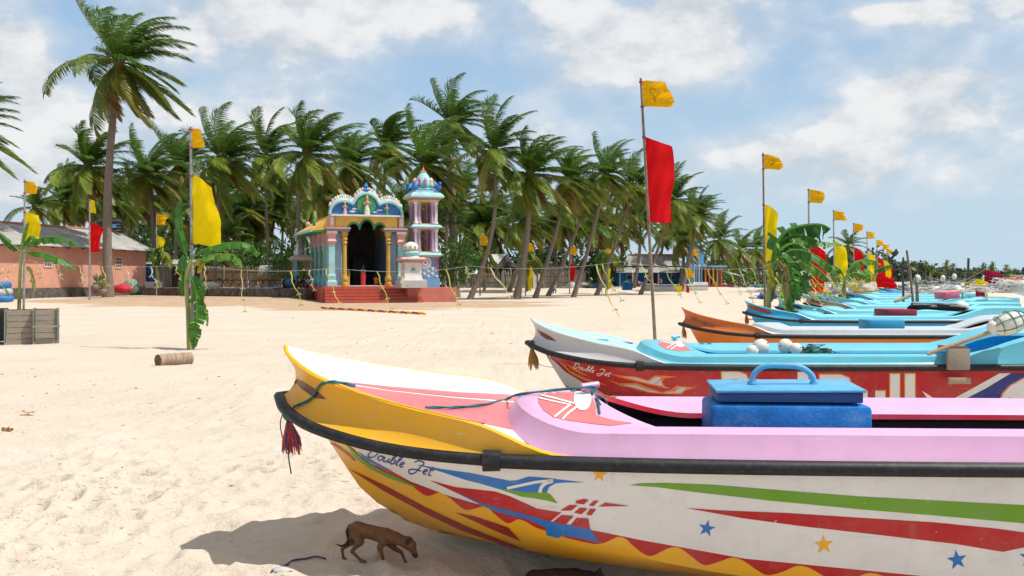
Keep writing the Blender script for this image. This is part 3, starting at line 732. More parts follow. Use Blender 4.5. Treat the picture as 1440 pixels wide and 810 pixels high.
# dark plates on the bows of the pale turquoise boat and its neighbours come with their own hull faces
def plate(root, m):
    mb = MB(); mb.use(m)
    a = [C_L[i].lerp(C_N[i], .35) + Vector((0, .012, 0)) for i in range(7, 18)]; b = [C_L[i].lerp(C_N[i], .95) + Vector((0, .012, 0)) for i in range(7, 18)]
    a[0] = a[0].lerp(b[0], .5); a[-1] = a[-1].lerp(b[-1], .5)
    mb.grid([mir(a), mir(b)]); mb.build('name_plate', root)
boats_far = [o for o in bpy.data.objects if o.name.startswith('fishing_boat.')]
plate(proto, BLK)
for o in boats_far:
    if 'tan grey fishing' in o['label'] or 'brown-striped' in o['label']: plate(o, BROWN)
# ---- small fittings of the two nearest boats
def fit(Mw, p): return Mw @ Vector(p)
def bitt(root, m):
    mb = MB(); mb.use(m); mb.tube([(2.18, .02, .95), (2.18, .02, 1.03)], [.034, .03], 12)
    mb.tube([(2.13, .0, 1.035), (2.25, .05, 1.045)], [.028, .026], 12); mb.build('mooring_bitt', root, smooth=50)
bitt(B1, PINK); bitt(B2, CYAN); bitt(B4, CYAN)
# ---------------------------------------------------------------- things in and on the boats
def surf(objs):
    dg = bpy.context.evaluated_depsgraph_get(); dg.update(); V = []; F = []
    for o in objs:
        b = len(V); V += [o.matrix_world @ v.co for v in o.data.vertices]; F += [[b + i for i in p.vertices] for p in o.data.polygons]
    return BVHTree.FromPolygons(V, F)
S1 = surf([c for c in B1.children]); S2 = surf([c for c in B2.children])
def on(bvh, px, py, off=0.01):
    loc, n, i, d = bvh.ray_cast(Vector((0, 0, CAM_H)), cam_ray(px, py))
    if loc is None: return None
    if n.dot(cam_ray(px, py)) > 0: n = -n
    return loc + n * off
BOXB = mat('box_blue_paint', (.008, .16, .50), spec=.3, rough=.55, var=.18, vscale=5, bump=.2, bscale=40, dirt=(.14, .30, .5), dscale=9, damt=.45, scuff=((.35, .45, .55), .6))
BOXL = mat('box_lid_blue', (.10, .37, .62), spec=.3, rough=.5, var=.15, vscale=6, bump=.15, bscale=30, dirt=(.3, .42, .5), dscale=11, damt=.4)
BOXD = mat('box_gap_shade_blue', (.008, .075, .22), rough=.6, var=.2)
def build_box():
    t = thing('storage_box', 'big blue fibreglass box with hooped handle on its lid, in the lilac boat', 'storage box', (1.925, 7.06, .22), R(-4.0))
    m = MB(); m.use(BOXB); W, Dp, H = 1.085, .56, .755
    # hollow tub with thick rim
    m.box((0, 0, H / 2 - .02), (W, Dp, H - .04), bev=.035)
    m.build('tub', t, smooth=40)
    r = MB(); r.use(BOXD); r.box((0, .01, H + .012), (W - .10, Dp - .08, .075), bev=.01); r.build('gap_shade_block', t, smooth=40)  # darker blue block, its colour stands in for shade in the lid gap
    l = MB(); l.use(BOXL); T = Matrix.Rotation(R(2.0), 4, 'X') @ Matrix.Rotation(R(-.6), 4, 'Y')
    l.box((.0, .01, H + .064), (W - .075, Dp - .01, .02), M=T, bev=.008); lo = l.build('lid', t, smooth=40)
    h = MB(); h.use(BOXL); z = H + .075
    pts = cr([(-.215, .03, z), (-.20, .03, z + .07), (-.13, .03, z + .125), (.0, .03, z + .132), (.13, .03, z + .118), (.205, .03, z + .06), (.22, .03, z)], 6)
    h.tube(pts, .021, 10); h.tube([pts[0], pts[0] + Vector((0, 0, .02))], [.035, .03], 10); h.tube([pts[-1], pts[-1] + Vector((0, 0, .02))], [.035, .03], 10)
    h.build('handle', t, smooth=60)
build_box()
ROPE = mat('teal_rope', (.015, .17, .22), rough=.7, var=.3, vscale=60, bump=.6, bscale=160)
def rope_on(bvh, pxs, r, name, label, m, n=4, off=.012):
    pts = [on(bvh, x, y, off) for x, y in pxs]; pts = [p for p in pts if p is not None]
    mb = MB(); mb.use(m); c = cr(pts, n)
    # two strand twist
    for ph in (0, math.pi):
        q = []
        for i, p in enumerate(c):
            q.append(p + Vector((0, math.cos(i * 1.1 + ph), math.sin(i * 1.1 + ph))) * r * .55)
        mb.tube(q, r * .72, 6)
    return tag(mb.build(name, None, smooth=80), label, 'rope')
rope_on(S1, [(598, 575), (640, 575), (680, 571), (712, 563), (735, 556), (757, 546), (785, 541), (806, 540), (822, 545), (838, 544), (832, 556), (846, 560), (852, 567), (843, 570), (838, 560), (842, 575), (843, 583)], .0085, 'mooring_rope', 'blue-green rope trailing over the lilac boat foredeck to its mooring bitt', ROPE)
rope_on(S1, [(499, 545), (470, 538), (452, 540), (445, 552), (438, 562), (428, 568), (413, 574)], .0095, 'mooring_rope', 'teal rope looped over the golden bow and tied to its black rail', ROPE)
def tassel(label, top, L, spread, cols, n, knot, cord=None, seed=1, r=.0045):
    t = thing('bow_tassel', label, 'tassel', top); rr = random.Random(seed)
    per = {}
    for i in range(n):
        c = cols[i % len(cols)]; mb = per.setdefault(c, MB()); mb.use(c)
        a = rr.random() * 6.28; s = spread * math.sqrt(rr.random()); l = L * (.75 + .3 * rr.random())
        d = Vector((math.cos(a) * s + spread * .35, math.sin(a) * s * .7, 0))
        mb.tube([(0, 0, 0), (d.x * .35, d.y * .35, -l * .3), (d.x * .85, d.y * .85, -l * .7), (d.x, d.y, -l)], [r, r * 1.2, r * 1.1, r * .6], 5)
    for c, mb in per.items(): mb.build('fringe', t, smooth=80)
    k = MB(); k.use(knot); k.ball((0, 0, .005), L * .13, 10, 8, (1.1, 1, 1.2)); k.ball((.012, -.01, L * .12), L * .10, 10, 8); k.build('knot', t, smooth=80)
    if cord:
        k = MB(); k.use(cord); k.tube(cr([(0, -.015, 0), (.01, -.03, -L * .6), (.012, -.03, -L * 1.1), (.03, -.03, -L * 1.55)], 4), .005, 5); k.tube(cr([(-.02, 0, .05), (-.05, -.01, -.05), (-.02, -.01, -.2), (.0, -.02, -.26)], 4), .004, 5); k.build('cord', t, smooth=80)
    return t
FR = mat('red_fibre', (.55, .07, .06), rough=.8, var=.3, vscale=30); FB = mat('blue_fibre', (.10, .09, .26), rough=.8, var=.3); FO = mat('orange_fibre', (.52, .22, .03), rough=.8, var=.35, vscale=25); FG = mat('olive_fibre', (.20, .22, .07), rough=.8); FRB = mat('rust_fibre', (.33, .10, .03), rough=.8, var=.3); FRD = mat('dark_green_cord', (.015, .07, .06), rough=.7)
k0 = M1 @ Vector((.10, -.29, .885))
tassel('red and blue fibre tassel tied under the golden bow', k0, .255, .075, (FR, FR, FB, FR), 70, ROPE, FRD, 3)
kb = M2 @ Vector((.02, -.10, .93)); tassel('orange dried leaf tassel on the bow of the red boat', kb, .36, .085, (FO, FO, FG), 60, BROWN, None, 4, .006)
kb = M3 @ Vector((.02, -.14, .93)); tassel('rust brown tassel on the bow of the orange boat', kb, .30, .06, (FRB, FO), 40, BROWN, None, 5, .008)
kb = M4 @ Vector((.02, -.12, .94)); tassel('rust tassel on the bow of the clear blue boat', kb, .34, .07, (FRB,), 40, BROWN, None, 6, .010)
# floats, net and paddle in the red boat
FOAM = mat('white_foam', (.72, .71, .64), rough=.6, var=.1, vscale=9, bump=.3, bscale=40, dirt=(.40, .30, .2), dscale=7, damt=.6)
NETG = mat('green_net_cord', (.02, .16, .10), rough=.8, var=.4, vscale=20)
for (px, py, r, D, lab) in ((1070, 488, .125, 14.75, 'leftmost white foam float with a green seam in the red boat'), (1104.5, 486.5, .113, 14.8, 'white foam float with a dark plug hole in the red boat'), (1119, 490.5, .09, 14.65, 'smallest round white float beside the green net'), (1058, 493.5, .09, 14.55, 'flattened white float lying lowest, left of the others')):
    t = thing('net_float', lab, 'float', P(px, py, D), 0, 'white floats in the red boat')
    m = MB(); m.use(FOAM); m.ball((0, 0, 0), r, 16, 12, (1, 1, .95)); m.build('float_body', t, smooth=80)
    m = MB(); m.use(NETG); ring_ = [(r * 1.01 * math.cos(a), r * 1.01 * math.sin(a) * .4 - r * .0, r * .97 * math.sin(a) * .8) for a in [i * math.pi / 10 for i in range(21)]]
    m.use(BLK); q = Vector((math.sin(px), -.75, .35 + .5 * math.cos(px * 3))).normalized(); m.tube([q * r * .9, q * r * 1.01], r * .11, 10); m.build('plug', t, smooth=60)
def net_heap(name, label, loc, sx, sy, sz, cols, n, seed, r=.006):
    rr = random.Random(seed); mb = MB()
    for i in range(n):
        mb.use(cols[i % len(cols)])
        a = rr.random() * 6.28; q = math.sqrt(rr.random()); c = Vector((math.cos(a) * q * sx, math.sin(a) * q * sy, 0)); hz = sz * (1 - q * q) * rr.random()
        pts = []
        for k in range(5):
            p = c + Vector((rr.uniform(-1, 1) * sx * .4, rr.uniform(-1, 1) * sy * .4, hz + rr.uniform(-.15, .25) * sz)); p.z = max(p.z, .01); pts.append(p)
        mb.tube(cr(pts, 3), r, 4, cap=False)
    for i in range(max(3, n // 8)):     # folded cloth-like lumps of net
        mb.use(cols[i % len(cols)]); a = rr.random() * 6.28; q = math.sqrt(rr.random()) * .7
        b0 = len(mb.v); mb.ball((math.cos(a) * q * sx, math.sin(a) * q * sy, sz * .25 * (1 - q)), sz * .55, 10, 7, (rr.uniform(.8, 1.5), rr.uniform(.6, 1.2), rr.uniform(.6, 1.1)))
        for v in mb.v[b0:]:
            v += Vector(noise.noise_vector(v * 9)) * sz * .18
            if v.z < 0: v.z *= .2
    o = mb.build(name, None, smooth=60); o.location = loc
    return tag(o, label, 'net')
NETD = mat('dark_net', (.03, .045, .05), rough=.9, var=.4, vscale=30); NETB = mat('blue_net', (.03, .10, .26), rough=.9, var=.4, vscale=30)
net_heap('fishing_net', 'dark green fishing net heaped behind the white floats in the red boat', P(1140, 502, 15.0), .40, .2, .2, (NETD, NETG, NETB), 60, 3)
WOOD = mat('pale_wood', (.42, .31, .20), rough=.75, var=.25, vscale=6, bump=.5, bscale=25, stretch=(1, 12, 12)); WOODG = mat('weathered_wood', (.34, .28, .22), rough=.8, var=.25, vscale=5, bump=.5, bscale=20, stretch=(2, 12, 12), dirt=(.10, .08, .07), dscale=5, damt=.6)
def paddle_float():
    c = P(1415, 455, 14.05); a = P(1304, 498, 14.1); e = P(1396, 466, 14.05)
    t = thing('marker_float', 'stained white float lashed with green cord on a wooden stick', 'float', c)
    m = MB(); m.use(WOOD); m.tube([a - c, (a - c).lerp(e - c, .5), e - c, (e - c) * .2], [.026, .028, .03, .028], 8); m.build('stick', t, smooth=60)
    T = Matrix.Rotation(R(20), 3, 'Y').inverted()
    m = MB(); m.use(FOAM); m.ball((0.03, 0, 0), .19, 18, 12, (1.35, .9, .86), T); m.ball((-.17, 0, -.055), .10, 12, 8, (1, 1, 1.05), T); m.build('float_body', t, smooth=80)
    m = MB(); m.use(NETG)
    for k in (-.14, .02, .15):
        rr_ = .185 * math.sqrt(max(.05, 1 - (k / .258) ** 2))
        m.tube([T @ Vector((k + .03, rr_ * .93 * math.cos(q), rr_ * .9 * math.sin(q))) for q in [i * math.pi / 9 for i in range(19)]], .0065, 5, cap=False)
    for q in (R(205), R(255), R(155), R(110)):
        m.tube(cr([T @ Vector((.03 + .262 * math.cos(u), .178 * math.sin(u) * math.cos(q), .170 * math.sin(u) * math.sin(q))) for u in [i * math.pi / 8 for i in range(9)]], 2), .0065, 5)
    m.build('lashing', t, smooth=80)
paddle_float()
def wood_block():
    c = P(1345, 502, 14.1)
    t = thing('rowlock_block', 'weathered wooden block straddling the black rail of the red boat', 'wood block', c)
    m = MB(); m.use(WOODG); m.box((0, -.05, -.03), (.315, .07, .30), bev=.006); m.build('face_board', t, smooth=40)
    m = MB(); m.use(WOOD); m.box((-.005, .13, .13), (.29, .30, .06), bev=.006); m.build('top_board', t, smooth=40)
    m = MB(); m.use(WOOD); m.box((.01, -.06, -.33), (.31, .06, .09), bev=.005); m.build('lower_board', t, smooth=40)
wood_block()
def pad(label, px0, px1, pyt, pyb, D, dep, m, tilt=0):
    a = P(px0, pyb, D); b = P(px1, pyb, D); h = (pyb - pyt) / FPX * D
    t = MB(); t.use(m); T = Matrix.Rotation(R(tilt), 4, 'Y')
    t.box((0, dep / 2, h / 2), (b.x - a.x, dep, h), M=T, bev=min(.03, h * .2)); o = t.build('seat_box', None, smooth=40); o.location = ((a.x + b.x) / 2, D, a.z)
    return tag(o, label, 'box', 'boxes and pads laid across the boats')
PADB = paint('pad_blue', (.03, .33, .56), rough=.5); PADR = mat('maroon_vinyl', (.30, .02, .05), rough=.5, var=.15, bump=.2); PADP = mat('pink_board', (.68, .18, .26), rough=.6)
pad('plain blue box across the orange boat', 1222, 1273, 450, 468, 22.5, .7, PADB)
pad('maroon cushioned box across the clear blue boat', 1247, 1290, 435, 446, 30.7, 1.1, PADR)
pad('tilted pink board across a far turquoise boat', 1329, 1350, 410, 420, 42.6, 1.1, PADP, -6)
BAG = mat('black_plastic', (.012, .012, .014), rough=.4, var=.3, bump=.5, bscale=12)
mb = MB(); mb.use(BAG)
for i in range(7):
    mb.tube(cr([(-.85 + .02 * i, .1 * math.sin(i), .02 + .03 * i), (-.3, .1 * math.cos(i * 2), .09 + .015 * i), (.2, .1 * math.sin(i * 3), .06 + .02 * i), (.9, .1 * math.cos(i), .02 + .02 * i)], 5), .06, 7)
tag(shift(mb, (0, 0, 0)).build('hose_coil', None, smooth=80, loc=P(1315, 437, 30.9)), 'black plastic hoses bundled in the clear blue boat', 'hose')
t = thing('net_float', 'white float with dark spot beside the black hoses', 'float', P(1352, 431, 31.0)); m = MB(); m.use(FOAM); m.ball((0, 0, 0), .19, 14, 10, (1.2, 1, .9)); m.build('float_body', t, smooth=80); m = MB(); m.use(BLK); m.tube([(.03, -.115, .05), (.03, -.135, .055)], .02, 8); m.build('plug', t)
# sticks standing in the boats
STICK = mat('stick_wood', (.22, .16, .11), rough=.85, var=.3, vscale=12, bump=.5); DARKS = mat('dark_stick', (.06, .055, .055), rough=.8)
for (x0, y0, x1, y1, D, r, m, lab) in ((1275, 352, 1284, 424, 36.2, .05, STICK, 'tallest leaning wooden stick standing among the turquoise boats'), (1268.5, 382, 1270.5, 424, 36.0, .045, DARKS, 'dark thin stick just left of the tallest leaning stick'), (1287, 388, 1289, 424, 36.6, .04, STICK, 'short thin stick just right of the tallest leaning stick'), (1362, 363, 1360, 408, 52, .075, DARKS, 'dark upright post beside the red and yellow float flags'), (1258, 424, 1281, 415, 36, .07, WOOD, 'pale oar blade poking up from a turquoise boat'), (1308, 384, 1309, 402, 60, .06, WOODG, 'short pale post far down the boat row'), (1384, 400, 1388, 420, 42, .07, FOAM, 'white bent strut standing on a far gunwale')):
    mb = MB(); mb.use(m); a, b = P(x0, y0, D), P(x1, y1, D + .1); mb.tube([a, a.lerp(b, .5) + Vector((.02, 0, 0)), b], [r * .8, r * .9, r], 7); tag(mb.build('stick', None, smooth=60), lab, 'stick', 'sticks and posts standing in the boats')

# ---------------------------------------------------------------- dogs
def skin_mesh(name, joints, edges, mats, root=0, subdiv=2, face_mat=None, voxel=0):
    """joints: (x,y,z,rx[,ry]); grows one continuous surface along the skeleton"""
    me = bpy.data.meshes.new(name); me.from_pydata([j[:3] for j in joints], edges, [])
    o = bpy.data.objects.new(name, me); COL.objects.link(o)
    o.modifiers.new('skin', 'SKIN').use_smooth_shade = True
    for i, v in enumerate(me.skin_vertices[0].data):
        j = joints[i]; v.radius = (j[3], j[4] if len(j) > 4 else j[3]); v.use_root = (i == root)
    sb = o.modifiers.new('sub', 'SUBSURF'); sb.levels = subdiv; sb.render_levels = subdiv
    if voxel:
        rm = o.modifiers.new('remesh', 'REMESH'); rm.mode = 'VOXEL'; rm.voxel_size = voxel
        sm = o.modifiers.new('smooth', 'SMOOTH'); sm.factor = .5; sm.iterations = 14
    dg = bpy.context.evaluated_depsgraph_get(); dg.update(); n = bpy.data.meshes.new_from_object(o.evaluated_get(dg))
    bpy.data.objects.remove(o); bpy.data.meshes.remove(me)
    n.name = name; n.materials.clear()
    for m in mats: n.materials.append(m)
    n.polygons.foreach_set('use_smooth', [True] * len(n.polygons))
    if face_mat: n.polygons.foreach_set('material_index', [face_mat(p.center) for p in n.polygons])
    o = bpy.data.objects.new(name, n); COL.objects.link(o)
    return o
def blob_mesh(name, joints, edges, mats, voxel, face_mat=None, smooth=6):
    """tapered limbs and round joints fused into one continuous skin"""
    mb = MB()
    for j in joints: mb.ball(j[:3], j[3], 12, 8)
    for a, b in edges:
        A, B = Vector(joints[a][:3]), Vector(joints[b][:3]); ra, rb = joints[a][3], joints[b][3]
        mb.tube([A, A.lerp(B, .5), B], [ra, (ra + rb) * .485, rb], 12)
    o = bpy.data.objects.new(name, mb.mesh(name)); COL.objects.link(o)
    rm = o.modifiers.new('remesh', 'REMESH'); rm.mode = 'VOXEL'; rm.voxel_size = voxel
    sm = o.modifiers.new('smooth', 'SMOOTH'); sm.factor = .5; sm.iterations = smooth
    dg = bpy.context.evaluated_depsgraph_get(); dg.update(); n = bpy.data.meshes.new_from_object(o.evaluated_get(dg))
    old = o.data; bpy.data.objects.remove(o); bpy.data.meshes.remove(old); n.name = name; n.materials.clear()
    for m in mats: n.materials.append(m)
    n.polygons.foreach_set('use_smooth', [True] * len(n.polygons))
    if face_mat: n.polygons.foreach_set('material_index', [face_mat(p.center) for p in n.polygons])
    o = bpy.data.objects.new(name, n); COL.objects.link(o)
    return o
FUR = mat('tan_fur', (.18, .078, .03), rough=.85, var=.3, vscale=22, bump=.5, bscale=160); FURD = mat('dark_fur', (.045, .022, .012), rough=.85, var=.4, vscale=25, bump=.5, bscale=160); NOSE = mat('dog_nose', (.012, .01, .01), rough=.35)
def dog_walking():
    D = 6.82; S = D / FPX / 9.0 * 1.2
    q = lambda x, y, dy=0.0: P(460 + x / 9, 720 + y / 9, D + dy)
    base = P(530, 787, D); base.z = ground_z(base.x, base.y)
    J = []; E = []
    def add(x, y, dy, r, par=None, r2=None):
        p = q(x, y, dy) - base; J.append((p.x, p.y, p.z, r * S, (r2 or r) * S))
        if par is not None: E.append((par, len(J) - 1))
        return len(J) - 1
    hip = add(380, 215, 0, 84); rib = add(565, 258, 0, 78, hip); sh = add(745, 305, 0, 88, rib)
    nk = add(860, 330, 0, 70, sh); nk2 = add(945, 365, -.01, 60, nk); hd = add(1020, 390, -.02, 70, nk2); sk = add(1062, 425, -.025, 60, hd); mz = add(1092, 492, -.03, 38, sk); ns = add(1118, 552, -.035, 29, mz)
    t0 = add(290, 185, 0, 30, hip); t1 = add(252, 250, 0, 19, t0); t2 = add(272, 350, 0, 17, t1); t3 = add(235, 415, 0, 15, t2); t4 = add(180, 432, 0, 13, t3); t5 = add(120, 408, 0, 8, t4)
    # near hind: thigh, stifle forward, hock back, pastern, paw
    a = add(385, 290, -.03, 66, hip); b = add(420, 375, -.038, 46, a); c = add(345, 455, -.04, 26, b); d = add(312, 500, -.04, 21, c); e = add(390, 575, -.042, 17, d); f = add(435, 615, -.045, 20, e); add(485, 625, -.047, 16, f)
    a = add(330, 300, .035, 58, hip); b = add(305, 385, .04, 38, a); c = add(235, 435, .042, 24, b); d = add(188, 470, .043, 19, c); e = add(200, 550, .044, 16, d); f = add(205, 585, .04, 18, e); add(238, 592, .035, 14, f)
    # near fore
    a = add(715, 370, -.035, 56, sh); b = add(665, 450, -.04, 33, a); c = add(690, 535, -.042, 21, b); d = add(712, 610, -.044, 18, c); add(735, 645, -.05, 20, d)
    a = add(800, 390, .035, 52, sh); b = add(850, 460, .04, 31, a); c = add(940, 510, .042, 21, b); d = add(975, 590, .042, 17, c); add(1000, 650, .036, 18, d)
    inv = lambda p: p
    def fm(c):
        z = (CAM_H - (c.z + base.z)) / (D) * FPX + HY; x = (c.x + base.x) / D * FPX + CX
        cx, cy = (x - 460) * 9, (z - 720) * 9
        if cx < 300 and cy < 440 and cx < 275 + (cy < 300) * 5 and cy > 200: return 1
        if cx > 1075 and cy > 500: return 1
        return 0
    body = blob_mesh('body', J, E, [FUR, FURD], .005, fm)
    t = thing('dog', 'thin tan puppy walking head down beside the golden bow', 'dog', base)
    body.parent = t
    for sg, dy in ((-1, -.055), (1, .035)):
        m = MB(); m.use(FURD); c = q(1045, 355, dy) - base; tip = q(985, 400, dy - .012 * sg) - base; s2 = q(1075, 300, dy) - base
        pts = [c + Vector((.012, 0, 0)), s2, tip]
        m.prism([q(1000, 350, dy) - base, q(1072, 330, dy) - base, q(1052, 392, dy - .012) - base, q(1012, 425, dy - .016) - base, q(985, 400, dy - .012) - base], (0, .008, 0)); m.build('ear', t, smooth=60)
    m = MB(); m.use(NOSE); m.ball(q(1122, 562, -.036) - base, .0125, 10, 8, (1, 1, .8)); m.build('nose', t, smooth=80)
    for dy in (-.056,):
        m = MB(); m.use(NOSE); m.ball(q(1072, 440, dy) - base, .0055, 8, 6); m.build('eye', t, smooth=80)
dog_walking()
def dog_lying():
    c = Vector((.16, 6.80, 0)); c.z = ground_z(c.x, c.y)
    t = thing('dog', 'dark brown dog lying curled in the hollow under the lilac boat', 'dog', c)
    J = [(0, 0, .09, .085), (.14, .0, .095, .09), (.27, .0, .10, .085), (.36, -.02, .12, .055), (.43, -.06, .12, .05), (.49, -.10, .10, .032), (.53, -.125, .085, .022),
         (-.08, .0, .05, .03), (-.16, -.04, .03, .016), (-.22, -.03, .025, .013), (-.28, .03, .03, .009),
         (.02, -.08, .06, .05), (.12, -.13, .04, .03), (.03, -.16, .025, .018), (.12, -.19, .02, .016),
         (.26, -.08, .06, .04), (.20, -.14, .03, .024), (.32, -.18, .02, .018), (.40, -.19, .018, .017), (.26, .07, .06, .04), (.36, .06, .03, .02), (.45, .05, .02, .016)]
    E = [(0, 1), (1, 2), (2, 3), (3, 4), (4, 5), (5, 6), (0, 7), (7, 8), (8, 9), (9, 10), (0, 11), (11, 12), (12, 13), (13, 14), (2, 15), (15, 16), (16, 17), (17, 18), (2, 19), (19, 20), (20, 21)]
    b = blob_mesh('body', J, E, [FURD], .006); b.parent = t
    for dy in (-.03, .03):
        m = MB(); m.use(FURD); m.prism([(.40, -.055 + dy, .16), (.45, -.075 + dy, .155), (.435, -.075 + dy, .20)], (.008, .008, 0)); m.build('ear', t)
dog_lying()
# ---------------------------------------------------------------- palms
LEAF = leafmat('palm_leaf', .40, .38); BARK = mat('palm_bark', (.20, .155, .12), rough=.9, var=.3, vscale=6, bump=.7, bscale=9, stretch=(1, 1, 5), dirt=(.30, .25, .2), dscale=3, damt=.5)
NUT = mat('coconut_husk', (.20, .17, .03), rough=.6, var=.4, vscale=4); SHEATH = mat('palm_sheath', (.20, .11, .05), rough=.9, var=.3, vscale=8, bump=.6)
def frond_cols(rr, age):
    """age 0 young upright .. 1 old hanging"""
    if age > .95 and rr.random() < .4: b = (.24, .14, .04)
    elif age > .7 and rr.random() < .5: b = (.26, .25, .035)
    elif age > .45: b = (.17, .228, .027)
    else: b = (.092, .168, .023)
    k = .8 + .45 * rr.random()
    return tuple(c * k for c in b)
def crown_mesh(seed, wind, nf=25, L=4.7, pairs=7):
    rr = random.Random(seed); mb = MB(); mb.use(LEAF)
    wv = Vector((1, .25, 0)).normalized()
    for f in range(nf):
        age = (f + .5) / nf
        a = f * 2.39996 + rr.uniform(-.3, .3); el = R(lerp(84, -62, age ** .95) + rr.uniform(-14, 14)); wf = rr.uniform(.6, 1.35)
        d = Vector((math.cos(a) * math.cos(el), math.sin(a) * math.cos(el), math.sin(el)))
        base = frond_cols(rr, age); ln = L * rr.uniform(.66, 1.04) * (1 - .18 * (age > .9)); n = 13; sl = ln / n
        p = Vector((0, 0, .15 * (1 - age))); pts = [p.copy()]; ds = [d.copy()]
        for i in range(n):
            t = i / n
            d = d + Vector((0, 0, -1)) * (.045 + .10 * t) * (.7 + .6 * age) + wv * wind * wf * (.05 + .15 * t) + Vector(noise.noise_vector(p * .8 + Vector((seed, f, 0)))) * .05
            d.normalize(); p = p + d * sl; pts.append(p.copy()); ds.append(d.copy())
        # midrib
        mb.col = tuple(c * 1.5 for c in base)
        mb.tube(pts, [lerp(.055, .008, i / n) for i in range(n + 1)], 3, cap=False)
        for i in range(n):
            for k in range(pairs):
                t = (i + k / pairs) / n
                if t < .10: continue
                q = pts[i].lerp(pts[i + 1], k / pairs); dd = ds[i].lerp(ds[i + 1], k / pairs).normalized()
                side = dd.cross(Vector((0, 0, 1)))
                if side.length < .05: side = Vector((math.sin(a), -math.cos(a), 0))
                side.normalize(); up = side.cross(dd)
                ll = (.35 + .75 * math.sin(math.pi * min(1, t * .93 + .07)) ** .7) * .95 * rr.uniform(.85, 1.1)
                for sg in (-1, 1):
                    v = side * sg * .85 + dd * (.45 + .5 * t) + up * .25 + Vector((rr.uniform(-.16, .16), rr.uniform(-.16, .16), rr.uniform(-.16, .16)))
                    v += wv * wind * .75 + Vector((0, 0, -.20 - .30 * age)); v.normalize()
                    v2 = (v + wv * wind * .5 + Vector((rr.uniform(-.15, .15), rr.uniform(-.15, .15), -.5))).normalized()
                    wd = .032 * (1.25 - t * .5)
                    nrm = v.cross(dd); nrm = dd * wd if nrm.length < .01 else v.cross(nrm.normalized()) * wd
                    m_ = q + v * ll * .5; e_ = m_ + v2 * ll * .5; kk = rr.uniform(.82, 1.2)
                    mb.col = tuple(c * kk for c in base)
                    b = len(mb.v); mb.v += [q + nrm * .5, q - nrm * .5, m_ - nrm, m_ + nrm, e_]
                    mb.face((b, b + 1, b + 2, b + 3)); mb.face((b + 3, b + 2, b + 4))
    mb.col = None
    return mb.mesh('palm_crown')
CROWNS = [crown_mesh(11 + i, w, nf) for i, (w, nf) in enumerate(((.75, 33), (.95, 32), (.8, 36), (1.05, 33), (.85, 35), (.65, 31), (1.0, 34), (.7, 32)))]
CALM = [crown_mesh(41 + i, w, nf) for i, (w, nf) in enumerate(((.30, 24), (.40, 22)))]
def nut_mesh(seed):
    rr = random.Random(seed); mb = MB(); mb.use(NUT)
    for i in range(9): a = rr.random() * 6.28; mb.ball((math.cos(a) * rr.uniform(.2, .38), math.sin(a) * rr.uniform(.2, .38), -.25 - .35 * rr.random()), .13, 8, 6, (1, 1, 1.2))
    mb.use(SHEATH)
    for i in range(10): a = i * .63; mb.tube([(math.cos(a) * .12, math.sin(a) * .12, -.45), (math.cos(a) * .2, math.sin(a) * .2, .0), (math.cos(a) * .35, math.sin(a) * .35, .35)], [.06, .09, .03], 5)
    return mb.mesh('coconut_bunch', 60)
NUTS = [nut_mesh(1), nut_mesh(2)]
def palm(label, cx, cy, bx, D, rpx, var, group, bend=0.0, ground=None, r0=.2, by=None, crowns=None, nuts=True, name='coconut_palm'):
    c = P(cx, cy, D); bz = ground_z((bx - CX) / FPX * D, D) if by is None else P(bx, by, D).z
    base = Vector(((bx - CX) / FPX * D, D, bz - .1))
    t = thing(name, label, 'palm tree', base, 0, group)
    mb = MB(); mb.use(BARK); v = c - base; n = 16; pts = []; rad = []
    for i in range(n + 1):
        s = i / n; p = v * s + Vector((bend * (math.sin(math.pi * s)), 0, 0)); pts.append(p)
        rad.append(r0 * (1.35 - .35 * sstep(0, .12, s)) * lerp(1, .62, s) * (1 + .04 * (i % 2)))
    mb.tube(pts, rad, 8); mb.build('trunk', t, smooth=60)
    cl = crowns or CROWNS; sc = rpx * D / FPX / 3.2
    o = bpy.data.objects.new('crown', cl[var % len(cl)]); COL.objects.link(o); o.parent = t; o.location = v; o.scale = (sc, sc, sc); o.rotation_euler = (0, 0, R((var * 37) % 50 - 25))
    if nuts:
        o = bpy.data.objects.new('coconut_bunch', NUTS[var % 2]); COL.objects.link(o); o.parent = t; o.location = v; o.scale = (sc, sc, sc)
    return t
GP = 'wind-swept coconut palms along the beach'
palm('tallest coconut palm, standing alone in front of the pink house', 167, 90, 152, 79, 84, 4, GP, -.4, r0=.40)
palm('coconut palm at the very left, only its right-hand fronds in view', -62, 182, -90, 70, 80, 1, GP, 0, r0=.4)
